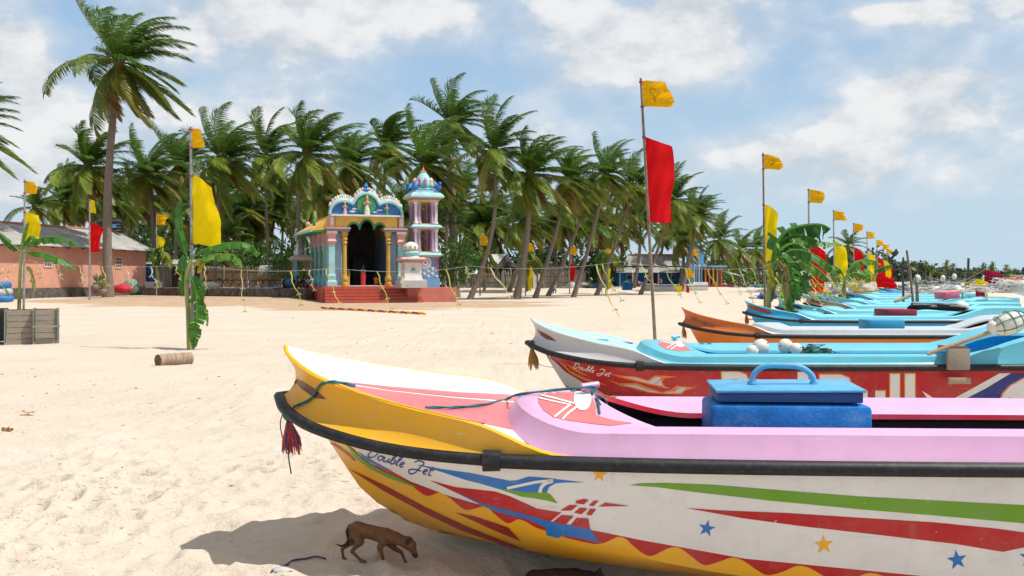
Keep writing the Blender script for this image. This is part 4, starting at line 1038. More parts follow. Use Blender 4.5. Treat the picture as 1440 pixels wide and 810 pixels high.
for a in (
    (124, 236, 134, 92, 58, 0, 'bushy palm just left of the tallest palm trunk, above the grey roof', .0),
    (206, 248, 214, 94, 56, 2, 'palm just right of the tallest palm trunk, above the roof end', .4),
    (250, 232, 246, 108, 52, 4, 'dark palm between the tallest palm and the yellow flagpole', .0),
    (312, 226, 300, 90, 66, 1, 'broad palm whose crown shows right of the big yellow banner', .0),
    (372, 222, 378, 112, 52, 5, 'slim palm between the broad palm and the curved-trunk palm', .0),
    (432, 218, 446, 88, 66, 0, 'palm with curved trunk standing close behind the shrine roof', -1.2),
    (490, 234, 492, 96, 56, 4, 'low-crowned palm straight behind the arched shrine front', .0),
    (542, 205, 536, 104, 54, 3, 'palm with two upright fronds between shrine arch and tower', .0),
    (598, 234, 600, 90, 66, 2, 'widest palm crown, directly behind the shrine tower dome', .0),
    (634, 176, 624, 112, 58, 1, 'palm rising highest behind the shrine tower', .0),
    (694, 214, 660, 86, 58, 5, 'palm with bowed slender trunk just right of the fan palm', 1.0),
    (746, 246, 726, 88, 60, 0, 'palm with straight thick trunk and an orange dead frond', .3),
    (800, 252, 752, 92, 48, 4, 'palm leaning right over the grey hut roof', .2),
    (852, 246, 806, 96, 46, 2, 'palm leaning far right over the bamboo fence gap', .2),
    (825, 278, 770, 104, 42, 3, 'thin leaning palm crossing behind the leaning pair', .3),
    (890, 262, 838, 106, 46, 1, 'palm with sloping trunk just left of the red banner', .2),
    (946, 284, 900, 112, 42, 5, 'palm with crown just right of the red banner', .2),
    (976, 306, 1000, 168, 36, 0, 'palm over the grey roof of the blue building', .0)):
    cx, cy, bx, D, r, v, lab, bend = a; palm(lab, cx, cy, bx, D, r, v, GP, bend, r0=.21 if bx != 726 else .30)
for a in ((1012, 338, 1008, 150, 34, 0, 'pale palm right of the blue shrine spire'), (1040, 352, 1040, 165, 32, 1, 'low palm beside the tallest yellow banner, left of its pole'), (1064, 350, 1066, 190, 26, 0, 'small distant palm right behind the bamboo pole with the tall yellow banner'), (1096, 362, 1096, 210, 26, 1, 'small dark palm behind the arching banana leaf'), (1136, 366, 1136, 230, 24, 0, 'distant dark palm behind the first red banner of the right-hand row'), (1192, 346, 1190, 260, 26, 1, 'dark palm standing above the far wood, behind the flag row')):
    cx, cy, bx, D, r, v, lab = a; palm(lab, cx, cy, bx, D, r, v, GP, 0, r0=.3, crowns=CALM, nuts=False)
palm('small palm behind the pink house roof at the left', 48, 292, 50, 100, 34, 1, GP, 0, r0=.3, crowns=CALM)
palm('young low palm left of the shrine, below the broad palm', 318, 338, 318, 110, 38, 0, GP, 0, r0=.2, crowns=CALM)
# the shaded palms deeper in the grove
rr = random.Random(77); NF = 'palms deep in the grove'
for i in range(46):
    px = 70 + 930 * (i + rr.random()) / 46; D = rr.uniform(118, 165)
    palm('coconut palm deep inside the shaded grove behind the front row', px, rr.uniform(272, 322) + max(0, px - 700) * .06, px - rr.uniform(-10, 25), D, rr.uniform(36, 50) - max(0, px - 760) * .06, i, NF, rr.uniform(-.5, .8), r0=.26, crowns=CROWNS + CALM, nuts=False)
# fan palm beside the tower
def fan_crown(seed):
    rr = random.Random(seed); mb = MB(); mb.use(LEAF)
    for f in range(34):
        a = f * 2.4; el = R(lerp(80, -45, f / 34)); d = Vector((math.cos(a) * math.cos(el), math.sin(a) * math.cos(el), math.sin(el)))
        c = d * 1.25; base = tuple(q * rr.uniform(.7, 1.2) for q in (.04, .085, .015)); mb.col = base
        mb.tube([(0, 0, 0), c], [.05, .03], 4, cap=False)
        s = d.cross(Vector((0, 0, 1))); s = Vector((1, 0, 0)) if s.length < .1 else s.normalized(); u = s.cross(d)
        for k in range(15):
            an = R(-115 + 230 * k / 14); v = (d * math.cos(an) + s * math.sin(an) + u * .15).normalized(); ln = 1.0 * rr.uniform(.85, 1.1)
            w = v.cross(u).normalized() * .07; m_ = c + v * ln * .6; e_ = c + v * ln + Vector((0, 0, -.15)); mb.col = tuple(q * rr.uniform(.8, 1.2) for q in base)
            b = len(mb.v); mb.v += [c, m_ - w, e_, m_ + w]; mb.face((b, b + 1, b + 2, b + 3))
    mb.col = None; return mb.mesh('fan_crown')
FANC = [fan_crown(3)]
palm('dark round-crowned fan palm right of the shrine tower', 637, 306, 640, 96, 36, 0, GP, 0, r0=.24, crowns=[FANC[0]], nuts=False, name='fan_palm')
bpy.data.objects['fan_palm'].children[1].scale *= 1.75
# ---------------------------------------------------------------- bushes
def bush_mesh(seed, col, n=900, lobes=7, leaf=.16):
    rr = random.Random(seed); mb = MB(); mb.use(leafmat('bush_leaf', .5, .3))
    L = [(Vector((rr.uniform(-.8, .8), rr.uniform(-.6, .6), rr.uniform(.25, .9))), rr.uniform(.32, .6)) for _ in range(lobes)]
    for i in range(n):
        c, r = L[rr.randrange(lobes)]; a = rr.random() * 6.283; z = rr.uniform(-1, 1); q = math.sqrt(1 - z * z); rad = r * rr.uniform(.6, 1.05)
        n_ = Vector((q * math.cos(a), q * math.sin(a), z)); p = c + n_ * rad
        if p.z < 0: continue
        d = (n_ + Vector((rr.uniform(-1, 1), rr.uniform(-1, 1), rr.uniform(-.8, .5)))).normalized(); s = d.orthogonal().normalized(); s = (Matrix.Rotation(rr.random() * 6.28, 3, d) @ s)
        l = leaf * rr.uniform(.6, 1.3); k = rr.uniform(.65, 1.4); mb.col = tuple(x * k for x in col)
        b = len(mb.v); mb.v += [p, p + d * l * .5 + s * l * .28, p + d * l, p + d * l * .5 - s * l * .28]; mb.face((b, b + 1, b + 2, b + 3))
    mb.col = None; return mb.mesh('foliage')
BUSH = [bush_mesh(1, (.06, .15, .02)), bush_mesh(2, (.045, .11, .02)), bush_mesh(3, (.09, .17, .025)), bush_mesh(4, (.035, .085, .02))]
def stem_mesh():
    mb = MB(); mb.use(BARK)
    for a in range(5): mb.tube([(0, 0, -.05), (math.cos(a * 1.26) * .2, math.sin(a * 1.26) * .2, .35), (math.cos(a * 1.26) * .45, math.sin(a * 1.26) * .4, .8)], [.05, .035, .015], 5)
    return mb.mesh('stems')
STEMS = stem_mesh()
def bush(label, px, py, D, w, h, k, group='green bushes behind the beach', z0=None):
    p = P(px, py, D); t = thing('bush', label, 'bush', p, 0, group)
    for nm, me in (('foliage', BUSH[k]), ('stems', STEMS)):
        o = bpy.data.objects.new(nm, me); COL.objects.link(o); o.parent = t; o.scale = (w, w * .8, h); o.rotation_euler = (0, 0, k * 1.3)
    return t
for a in ((340, 390, 100, 2.6, 2.4, 2, 'bright green bush over the bamboo fence right of the banana plant'), (372, 392, 98, 2.0, 3.0, 0, 'green bush behind the thatched fence end'), (405, 395, 92, 2.0, 3.2, 2, 'leafy bush behind the blue pavilion posts'), (432, 394, 96, 1.6, 3.0, 0, 'small bush between the pavilion and the shrine wall'), (300, 385, 112, 3.2, 3.5, 1, 'dark shrub behind the yellow banner pole'), (632, 402, 92, 2.2, 3.4, 2, 'sunlit bush right of the shrine tower base'), (648, 400, 104, 2.6, 4.2, 1, 'taller dark bush behind the sunlit one by the tower'), (700, 396, 150, 4.0, 5.0, 3, 'shadowy shrub behind the first tin roof'), (770, 396, 150, 4.4, 5.2, 1, 'shadowy shrub between the two tin roofs'), (850, 398, 152, 4.4, 5.0, 3, 'shadowy shrub left of the blue building'), (1030, 404, 175, 4.2, 3.2, 2, 'low sunny shrub right of the blue shrine'), (1075, 404, 200, 6.0, 4.5, 1, 'dark shrub behind the banana plants'), (1120, 403, 230, 8.0, 6.0, 3, 'dark thicket behind the right-hand flag row'), (1170, 402, 260, 9.0, 7.5, 1, 'tall dark thicket left of the far wood'), (1218, 400, 300, 10.0, 8.0, 3, 'round dark thicket beginning the far wood'), (240, 388, 118, 3.4, 4.0, 1, 'dark shrub behind the grey shed'), (190, 380, 120, 3.0, 4.0, 3, 'dark shrub behind the pink house end')):
    px, py, D, w, h, k, lab = a; bush(lab, px, py, D, w, h, k)
# distant undergrowth inside the grove and the far wood across the bay: uncountable
def mass(name, label, path, hfun, n, leaf, col, depth, seed):
    rr = random.Random(seed); mb = MB(); mb.use(leafmat('bush_leaf'))
    for i in range(n):
        s = rr.random() * (len(path) - 1); k = int(s); a, b = path[k], path[k + 1]; x, y, z = [lerp(a[j], b[j], s - k) for j in range(3)]
        h = hfun(x, y) * (.35 + .65 * rr.random() ** .5 ); dy = rr.uniform(0, depth)
        p = Vector((x + rr.uniform(-1, 1), y + dy, z + h * rr.random() ** .6))
        d = Vector((rr.uniform(-1, 1), rr.uniform(-1, .4), rr.uniform(-.4, 1))).normalized(); s_ = d.orthogonal().normalized(); s_ = Matrix.Rotation(rr.random() * 6.28, 3, d) @ s_
        l = leaf * rr.uniform(.5, 1.4); kk = rr.uniform(.6, 1.4); mb.col = tuple(c * kk for c in col)
        b = len(mb.v); u = d.cross(s_)
        mb.v += [p - s_ * l * .5, p + u * l * .35, p + s_ * l * .5, p - u * l * .35]; mb.face((b, b + 1, b + 2, b + 3))
    mb.col = None; o = mb.build(name); o['kind'] = 'stuff'; o['label'] = label
    return o
mass('undergrowth', 'dark undergrowth between the palm trunks of the grove', [(-62, 128, .4), (-30, 135, .4), (0, 150, .6), (22, 165, .6), (45, 190, .6)], lambda x, y: 5.0 + 2.5 * noise.noise((x * .15, 0, 3)), 6500, 1.1, (.07, .12, .025), 16, 5)
def wood_h(x, y): return 7.5 + 4.5 * noise.noise((x * .035, y * .01, 8)) + 3.5 * noise.noise((x * .13, 1, 2)) + (3.0 if noise.noise((x * .4, 3, 5)) > .35 else 0)
mass('far_wood', 'dark wood on the far shore across the bay', [(110, 330, .3), (165, 420, .3), (215, 520, .3), (290, 640, .3), (400, 790, .3), (620, 980, .3)], wood_h, 26000, 2.6, (.028, .050, .026), 25, 9)
rr = random.Random(5)
for i in range(16):   # single palms standing above the far wood
    px = 1262 + 175 * (i + rr.random()) / 16; D = lerp(430, 780, (px - 1262) / 180)
    palm('tiny distant palm rising above the far wood across the bay', px, 383 - rr.uniform(3, 13) + (px - 1262) * .035, px, D, rr.uniform(5, 7.5), i, 'palms above the far wood', 0, r0=.35, crowns=CALM, nuts=False)
# ---------------------------------------------------------------- flags
def cloth(name, col): return mat(name, col, rough=.85, spec=.15, var=.05, vscale=5, bump=.12, bscale=70, transl=.40)
FY = cloth('flag_golden', (.86, .46, .008)); FYL = cloth('flag_yellow', (.93, .68, .006)); FRED = cloth('flag_red', (.70, .008, .012)); EMB = cloth('emblem_orange', (.62, .15, .01))
POLEM = mat('galvanised_pipe', (.38, .37, .36), rough=.5, var=.2, vscale=12, metal=.5, dirt=(.15, .09, .06), dscale=5, damt=.6); BAMB = mat('bamboo_pole', (.24, .17, .12), rough=.7, var=.3, vscale=9, bump=.3)
CORD = mat('red_cord', (.42, .04, .03), rough=.8)
def flagcloth(w, h, seed, droop=.15, curl=.10, taper=0.0, nx=20, ny=28):
    """hanging from the pole along x=0, z downwards from 0, blown towards +x"""
    rr = random.Random(seed); a, b, c = rr.uniform(0, 6), rr.uniform(2.5, 4.5), rr.uniform(-1.5, 1.5)
    rows = []
    for j in range(ny + 1):
        v = j / ny; row = []
        for i in range(nx + 1):
            u = i / nx; ww = w * (1 - taper * (1 - v) ** 2) * (1 - .10 * math.sin(v * 5 + a) * u)
            y = curl * w * (math.sin(u * b + v * c * 2 + a) - math.sin(a + v * c * 2)) * u + .05 * w * math.sin(v * 14 + a * 2 + u * 3) * u + .03 * w * math.sin(u * 14 + v * 11 + a) + .015 * w * math.sin(v * 31 + u * 19 + a)
            x = ww * (u - .06 * u * u * math.sin(v * 3 + a)); z = -h * v - droop * h * u ** 1.7 * (1 - v * .75) + .03 * h * math.sin(u * 4 + a) * u
            row.append(Vector((x, y, z)))
        rows.append(row)
    return rows
def flagpole(label, top, base, D, pen=(.42, .42), ban=None, bcol=None, seed=1, r=.025, group='flagpoles along the beach', m=None, emblem=False, bandrop=1.2, dr=(.15, .18), curl=.12, taper=0.0, pcol=None, twist=0.0, bz=None):
    A_ = P(top[0], top[1], D); B_ = P(base[0], base[1], D) if bz is None else Vector(((base[0] - CX) / FPX * D, D, bz))
    t = thing('flagpole', label, 'flagpole', B_, 0, group); v = A_ - B_; m = m or POLEM
    mb = MB(); mb.use(m); mb.tube([v * (i / 8 if i else -.09) for i in range(9)], [lerp(r * 1.1, r * .75, i / 8) for i in range(9)], 8); mb.build('pole', t, smooth=60)
    dn = -v.normalized()
    def place(rows, off):
        o_ = v + dn * off; return [[o_ + dn * (-p.z) + Vector((p.x * math.cos(twist) - p.y * math.sin(twist), p.y * math.cos(twist) + p.x * math.sin(twist), 0)) + Vector((r * .8, 0, 0)) for p in row] for row in rows]
    if pen:
        rows = place(flagcloth(pen[0], pen[1], seed, dr[0], curl), .05)
        mb = MB(); mb.use(pcol or FY); mb.grid(rows)
        if emblem:
            mb.use(EMB)
            def uv(u, w):
                i = min(19, max(0, int(u * 20))); j = min(27, max(0, int(w * 28))); fu, fw = u * 20 - i, w * 28 - j
                return rows[j][i].lerp(rows[j][i + 1], fu).lerp(rows[j + 1][i].lerp(rows[j + 1][i + 1], fu), fw) + Vector((0, -.004, 0))
            for st in ([(.30, .28), (.27, .45), (.33, .55), (.42, .60), (.50, .56), (.57, .46), (.54, .36)], [(.33, .32), (.40, .28), (.47, .34), (.52, .33)], [(.36, .62), (.42, .68), (.48, .63)], [(.42, .66), (.42, .80)], [(.40, .70), (.44, .74)]):
                q = cr([uv(a, b) for a, b in st], 3); mb.tube(q, .0055, 4)
        mb.build('pennant', t, smooth=80)
    if ban:
        mb = MB(); mb.use(bcol); mb.grid(place(flagcloth(ban[0], ban[1], seed + 50, dr[1], curl, taper), bandrop)); mb.build('banner', t, smooth=80)
        for off in (bandrop, bandrop + ban[1], .08, .05 + pen[1]):
            mb = MB(); mb.use(CORD); c = v + dn * off; mb.tube([c - Vector((0, 0, .02)), c + Vector((0, 0, .02))], r * 1.25, 8); mb.build('tie_cord', t, smooth=60)
    return t
flagpole('leaning bamboo pole with big red banner and emblem pennant, beside the orange boat', (901, 110), (923, 512), 21, (.56, .55), (.52, 1.78), FRED, 3, .034, m=BAMB, emblem=True, bandrop=1.25, dr=(.10, .13), curl=.13)
flagpole('dark pole with tall yellow banner beside the arching banana leaves', (1073, 215), (1076, 466), 34, (.55, .50), (.50, 1.91), FYL, 7, .042, m=BAMB, emblem=True, bandrop=1.78, dr=(.25, .14), curl=.12, taper=.05)
for i, (x, y, D, bc, lab) in enumerate(((1137, 265, 46, FRED, 'pole with red banner showing through the arching banana leaf'), (1172, 295, 61, FYL, 'pole with yellow banner right of the arching banana leaf'), (1200, 313, 75, FRED, 'pole with red banner between two yellow-bannered poles'), (1219, 325, 88, FYL, 'pole with yellow banner right of the middle red one'), (1233, 337, 107, FRED, 'pole with red banner third from the far end of the row'), (1242, 343, 119, FYL, 'next-to-last pole with yellow banner overlapping the red one'), (1247, 350, 133, FRED, 'farthest pole with red banner at the end of the row'))):
    flagpole(lab, (x, y), (x + 1.5, HY + 1400 * CAM_H / D), D, (.66, .60), (.69, 2.3) if i else (.72, 2.25), bc, 11 + i * 3, .05, 'flagpoles of the right-hand row', bandrop=1.9 if i else 2.5, dr=(.2, .2), curl=.12)
flagpole('silver pole with the largest yellow banner, banana plant tied to it', (268, 178), (271, 490), 25.6, (.30, .50), (.66, 1.75), FYL, 21, .045, emblem=False, bandrop=1.27, dr=(.05, .17), curl=.14, taper=.06)
flagpole('pole with yellow banner standing behind the wooden crates', (35, 252), (33, 476), 28.8, (.28, .36), (.42, .95), FYL, 25, .035, bandrop=.95, dr=(.10, .12), curl=.12)
flagpole('thin pole with red banner in front of the pink house', (126, 280), (126, 420), 72, (.40, .95), (.75, 2.1), FRED, 28, .07, bandrop=1.7, dr=(.1, .2), curl=.1, pcol=FYL)
for (tx, ty, by, D, bc, bd, lab) in ((220, 300, 405, 84, FYL, (.55, 1.7), 'pole with yellow banner beside the grey shed'), (675, 330, 409, 92, FRED, (.7, 1.6), 'pole with red banner by the first tin-roofed shed'), (739, 340, 410, 100, FYL, (.6, 2.9), 'pole with long yellow banner between the palm trunks'), (801, 345, 407, 108, FRED, (.5, 1.9), 'pole with red banner in front of the second tin-roofed hut'), (852, 349, 408, 112, FYL, (.5, 2.6), 'pole with yellow banner on a palm trunk left of the blue building'), (965, 378, 408, 118, FRED, (.35, 2.0), 'short pole with narrow red banner before the blue shrine'), (354, 343, 408, 104, FYL, (.5, 1.2), 'distant pole with yellow flags beside the thatched fence'), (971, 349, 380, 136, None, None, 'small yellow flag on the turret of the blue shrine')):
    flagpole(lab, (tx, ty), (tx, by), D, (.75, .95), bd, bc, int(tx), .06, 'flagpoles in front of the houses', bandrop=1.9, dr=(.15, .2), curl=.14)
# ---------------------------------------------------------------- banana plants tied to the poles
BAN = leafmat('banana_leaf', .48, .34, .35); BSTEM = mat('banana_stem', (.26, .28, .07), rough=.6, var=.35, vscale=5, stretch=(1, 1, .3), dirt=(.16, .10, .04), dscale=4, damt=.6)
def banana_leaf(name, parent, pts, w, seed, col=(.055, .16, .025), fold=35, torn=.4, o0=None, face=None):
    rr = random.Random(seed); mb = MB(); mb.use(BAN); q = cr(pts, 6); n = len(q)
    mb.col = tuple(c * 1.9 for c in col); mb.tube(q, [lerp(w * .12, w * .03, i / n) for i in range(n)], 5, cap=False)
    sides = []
    for i, p in enumerate(q):
        t = (q[min(i + 1, n - 1)] - q[max(i - 1, 0)]).normalized(); f = Vector(face) if face else Vector((0, -.55, .83))
        s = t.cross(f); s = Vector((0, 1, 0)) if s.length < .05 else s.normalized(); sides.append((t, s, s.cross(t)))
    for sg in (-1, 1):
        fo = R(fold)
        for i in range(3, n - 1):
            u0, u1 = i / (n - 1), (i + 1) / (n - 1)
            ww = lambda u: w * math.sin(math.pi * min(1, max(.0, (u - .08) / .92)) ** .8) ** .55
            if rr.random() < torn: fo = R(fold + rr.uniform(-28, 40))
            t, s, up = sides[i]; t2, s2, up2 = sides[i + 1]
            e0 = q[i] + (s * sg * math.cos(fo) + (-up if up.z > 0 else up) * math.sin(fo) + t * .25) * ww(u0); g = rr.uniform(.0, .3) if rr.random() < torn else 0
            e1 = q[i + 1].lerp(q[i], g * .5) + (s2 * sg * math.cos(fo) + (-up2 if up2.z > 0 else up2) * math.sin(fo) + t2 * .25) * ww(u1)
            k = rr.uniform(.75, 1.3); mb.col = tuple(c * k for c in col)
            m0, m1 = q[i].lerp(e0, .5) + up * w * .05, q[i + 1].lerp(e1, .5) + up2 * w * .05
            mb.poly([q[i], q[i + 1], m1, m0]); mb.poly([m0, m1, e1, e0])
    mb.col = None
    return mb.build(name, parent)
def banana(label, base, px_stem, D, leaves, r=.06, group='banana plants tied to the flagpoles'):
    """leaves: (pixel path, dy list, width, fold, torn, colour, face)"""
    b = P(base[0], base[1], D); t = thing('banana_plant', label, 'banana plant', b, 0, group)
    mb = MB(); mb.use(BSTEM); pts = [P(x, y, D) - b for x, y in px_stem]; mb.tube(cr(pts, 4), [lerp(r, r * .55, i / (4 * (len(pts) - 1))) for i in range(4 * (len(pts) - 1) + 1)], 9); mb.build('stem', t, smooth=60)
    for k, (path, dys, w, fold, torn, col, face) in enumerate(leaves):
        banana_leaf('leaf', t, [P(x, y, D + dy) - b for (x, y), dy in zip(path, dys)], w, int(base[0]) + k * 7, col, fold, torn, face=face)
    return t
G1, G2, G3, YG = (.065, .19, .025), (.048, .155, .022), (.11, .25, .035), (.34, .30, .03)
FT = (0, -1, .15); UPF = (0, -.4, .9)
banana('banana plant tied to the silver pole, its torn leaves hanging to the sand', (267, 491), [(267, 491), (265, 440), (262, 390), (268, 365)], 25.4, [
    ([(268, 365), (285, 352), (315, 343), (340, 341), (357, 348), (361, 362)], (0, -.05, -.1, -.1, 0, 0), .20, 30, .45, G1, UPF),
    ([(268, 372), (290, 362), (312, 357), (330, 360), (340, 378)], (0, -.15, -.2, -.2, -.2), .20, 45, .45, G3, UPF),
    ([(262, 392), (272, 396), (277, 430), (275, 465), (273, 490)], (-.05, -.15, -.2, -.2, -.15), .22, 25, .6, G1, FT),
    ([(268, 385), (280, 400), (286, 430), (292, 460)], (-.05, -.1, -.1, -.1), .12, 35, .8, G3, FT),
    ([(266, 370), (256, 340), (249, 305), (252, 282)], (0, 0, 0, 0), .14, 20, .5, G2, FT),
    ([(266, 360), (258, 365), (256, 390), (256, 418)], (.1, .1, .1, .1), .14, 25, .5, G2, FT),
    ([(270, 380), (280, 368), (284, 372), (278, 385)], (-.1, -.12, -.12, -.1), .10, 25, .2, YG, FT)], .075)
banana('banana plant in the wooden crate with two drooping leaves', (26, 472), [(26, 476), (27, 430), (28, 390), (30, 352)], 28.2, [
    ([(30, 352), (45, 340), (70, 333), (95, 337), (110, 345)], (0, 0, 0, 0, 0), .20, 35, .3, G1, UPF), ([(30, 356), (50, 354), (75, 360), (95, 370), (107, 380)], (0, -.1, -.1, 0, 0), .19, 35, .3, G1, UPF),
    ([(29, 356), (22, 348), (10, 338), (-4, 325)], (0, 0, 0, 0), .17, 40, .3, G2, UPF), ([(30, 352), (36, 340), (44, 332), (56, 345)], (.1, .1, .1, .1), .14, 30, .3, G2, UPF), ([(28, 360), (31, 335), (36, 318), (40, 312)], (.1, .1, .1, .1), .10, 40, .2, G3, UPF),
    ([(32, 375), (40, 378), (46, 395), (49, 412)], (-.1, -.1, -.1, -.1), .07, 20, .4, (.30, .30, .08), FT)], .06)
banana('biggest banana plant, one huge leaf arching right over the red banner', (1082, 478), [(1078, 480), (1080, 440), (1082, 400), (1086, 372)], 32.5, [
    ([(1086, 374), (1092, 345), (1106, 325), (1130, 317), (1155, 316), (1168, 322)], (0, 0, 0, 0, 0, 0), 0.732, 58, .45, G2, (0, -.75, .66)),
    ([(1088, 366), (1110, 345), (1135, 339), (1160, 341), (1184, 344)], (.2, .2, .3, .4, .4), 0.266, 40, .6, G3, UPF), ([(1090, 372), (1112, 352), (1140, 356), (1165, 372), (1180, 388)], (-.2, -.3, -.3, -.3, -.2), 0.293, 48, .5, G1, UPF),
    ([(1088, 372), (1102, 362), (1112, 378), (1118, 400), (1122, 418)], (-.3, -.4, -.4, -.4, -.3), 0.26, 30, .8, G1, FT), ([(1086, 376), (1100, 350), (1118, 342), (1136, 352)], (-.1, -.2, -.2, -.2), 0.346, 55, .6, G3, FT),
    ([(1088, 380), (1098, 370), (1106, 392), (1108, 420)], (-.4, -.5, -.5, -.5), 0.16, 25, .8, (.22, .17, .06), FT), ([(1090, 376), (1120, 364), (1150, 378), (1168, 396)], (0, .1, .1, .1), 0.319, 45, .7, G3, UPF), ([(1088, 374), (1098, 340), (1122, 330), (1150, 338)], (.1, .1, .1, .1), 0.452, 50, .6, G1, UPF), ([(1090, 378), (1108, 376), (1128, 392), (1136, 414)], (-.2, -.3, -.3, -.3), 0.372, 35, .8, G2, FT), ([(1088, 380), (1100, 384), (1118, 402), (1126, 424)], (.2, .2, .2, .2), 0.346, 35, .8, (.12, .18, .05), FT),
    ([(1084, 385), (1080, 372), (1082, 388), (1090, 410)], (-.3, -.4, -.4, -.3), 0.160, 30, .6, YG, FT)], .115)
mbs = []
banana('second stout stem beside the biggest banana plant with a hanging green sheath', (1110, 470), [(1112, 472), (1108, 430), (1103, 400), (1098, 380)], 32.8, [([(1100, 385), (1108, 390), (1112, 420), (1114, 450)], (-.1, -.15, -.2, -.2), 0.213, 25, .5, G1, FT), ([(1098, 384), (1090, 380), (1086, 400), (1085, 425)], (-.1, -.15, -.2, -.2), 0.160, 25, .7, (.16, .16, .05), FT)], .125)
banana('banana plant at the middle yellow banner, leaves spread both ways', (1187, 425), [(1187, 428), (1187, 405), (1188, 392)], 58, [([(1188, 392), (1180, 378), (1165, 374), (1150, 382)], (0, 0, 0, 0), 0.372, 40, .5, G2, UPF), ([(1188, 392), (1200, 372), (1222, 365), (1240, 372)], (0, 0, 0, 0), 0.372, 40, .5, G3, UPF), ([(1188, 395), (1200, 384), (1215, 388), (1222, 398)], (0, -.2, -.2, 0), 0.399, 35, .6, G3, FT), ([(1188, 394), (1176, 390), (1172, 402), (1172, 414)], (0, -.2, -.2, 0), 0.399, 30, .6, (.16, .2, .05), FT)], .145)
banana('small banana plant on the pole farther down the right-hand row', (1228, 412), [(1228, 416), (1228, 396), (1229, 388)], 84, [([(1229, 388), (1236, 378), (1246, 374), (1254, 372)], (0, 0, 0, 0), 0.452, 35, .4, G2, UPF), ([(1229, 388), (1220, 380), (1210, 384), (1206, 392)], (0, 0, 0, 0), 0.452, 35, .5, G3, UPF), ([(1229, 390), (1234, 390), (1238, 402)], (0, 0, 0), 0.399, 30, .5, (.2, .22, .07), FT)], .17)
for (x, y, D, lab) in ((222, 405, 83, 'young banana plant at the pole by the grey shed'), (681, 409, 91, 'wilting yellow-green banana plant by the first tin-roofed shed'), (741, 410, 99, 'bushy banana plant under the long yellow banner'), (854, 408, 111, 'banana plant on the pole left of the blue building')):
    lv = []
    rr = random.Random(x)
    for k in range(8):
        dx = rr.uniform(-1, 1); c = rr.choice((G1, G3, (.16, .22, .03), (.24, .24, .03)))
        lv.append(([(x, y - 42), (x + dx * 8, y - 50 - rr.uniform(0, 8)), (x + dx * 17 + 4, y - 46 + rr.uniform(0, 8)), (x + dx * 22 + 6, y - 34 + rr.uniform(0, 14))], (0, rr.uniform(-.5, .3), rr.uniform(-.5, .3), 0), .42, 38, .5, c, UPF))
    banana(lab, (x, y), [(x, y), (x, y - 20), (x, y - 42)], D, lv, .15, 'banana plants in front of the houses')
# ---------------------------------------------------------------- strings of palm-leaf streamers between the poles
STRM = leafmat('young_leaf_strip', .5, .45); STRING = mat('string_white', (.42, .42, .40), rough=.8)
def garland(label, pts, streamers, r=.0045, sag=.12, group='strings of palm-leaf streamers'):
    """pts: world points; streamers: (t along, [pixel path] or length, colour index)"""
    c0 = Vector(pts[0]); t = thing('leaf_garland', label, 'garland', c0, 0, group)
    q = []
    for a, b in zip(pts[:-1], pts[1:]):
        a, b = Vector(a), Vector(b)
        for i in range(12): s = i / 12; q.append(a.lerp(b, s) - Vector((0, 0, sag * 4 * s * (1 - s))) - c0)
    q.append(Vector(pts[-1]) - c0); mb = MB(); mb.use(STRING); mb.tube(q, r, 5); mb.build('string', t, smooth=80)
    L = len(q) - 1; rr = random.Random(int(abs(c0.x) * 100))
    for (s, ln, lean, w, ci) in streamers:
        i = min(L - 1, int(s * L)); p = q[i].lerp(q[i + 1], s * L - i); mb = MB(); mb.use(STRM)
        base = ((.62, .62, .14), (.72, .68, .36), (.46, .55, .08))[ci]; w *= .72
        prev = p; k = 7; pts_ = [p]
        for j in range(1, k + 1):
            f = j / k; pts_.append(p + Vector((lean * ln * f ** 1.15 + .03 * math.sin(j * 1.7 + s * 20), .05 * math.sin(j + s * 9), -ln * f)))
        for j in range(k):
            mb.col = tuple(c * rr.uniform(.8, 1.25) for c in base)
            a, b = pts_[j], pts_[j + 1]; ww = w * (1.0 - .5 * j / k); off = Vector((ww * .5, 0, ww * .25 * (1 if j % 2 else -1)))
            off2 = Vector((ww * .42, 0, ww * .25 * (-1 if j % 2 else 1))); mb.poly([a - off, a + off, b + off2, b - off2])
            if j >= 2 and (j + int(s * 50)) % 2 == 0:      # small folded leaf ends sticking out
                for sg in (-1, 1):
                    d = Vector((sg * .8 + lean, rr.uniform(-.4, .4), -.55)).normalized() * w * 2.6; mb.col = tuple(c * rr.uniform(.7, 1.2) for c in (base if rr.random() < .6 else (.24, .36, .05)))
                    n_ = Vector((-d.z, 0, d.x)).normalized() * w * .5; mb.poly([b, b + d * .5 + n_, b + d, b + d * .5 - n_])
        mb.build('streamer', t)
    return t
def tpar(px, ends): return (px - ends[0]) / (ends[1] - ends[0])
e = (270, 1073)
sts = []
for (px, ln, lean, w, ci) in ((287, .55, .1, .05, 1), (338, 1.05, .05, .045, 1), (405, 1.0, .35, .05, 0), (432, .5, .2, .04, 1), (455, 1.0, .38, .045, 0), (527, .95, .40, .05, 0), (560, .35, .3, .04, 1), (626, 1.05, .36, .055, 0), (655, .3, .3, .04, 1)):
    sts.append((tpar(px, (270, 662)), ln, lean, w, ci))
garland('string of yellow leaf streamers crossing in front of the shrine', [P(270, 372, 25.6), P(470, 377, 25.8), P(662, 374, 26)], sts)
sts = []
for (px, ln, lean, w, ci) in ((690, .85, .75, .06, 1), (838, 1.3, .42, .06, 0), (846, .9, .5, .05, 2), (893, .65, .55, .045, 0), (920, .85, .6, .05, 2), (948, .95, .42, .05, 0), (980, 1.0, .55, .05, 2), (1012, .75, .5, .05, 0), (1030, 1.05, .45, .05, 0), (1052, .9, .5, .05, 2)):
    sts.append((tpar(px, (662, 1074)), ln, lean, w, ci))
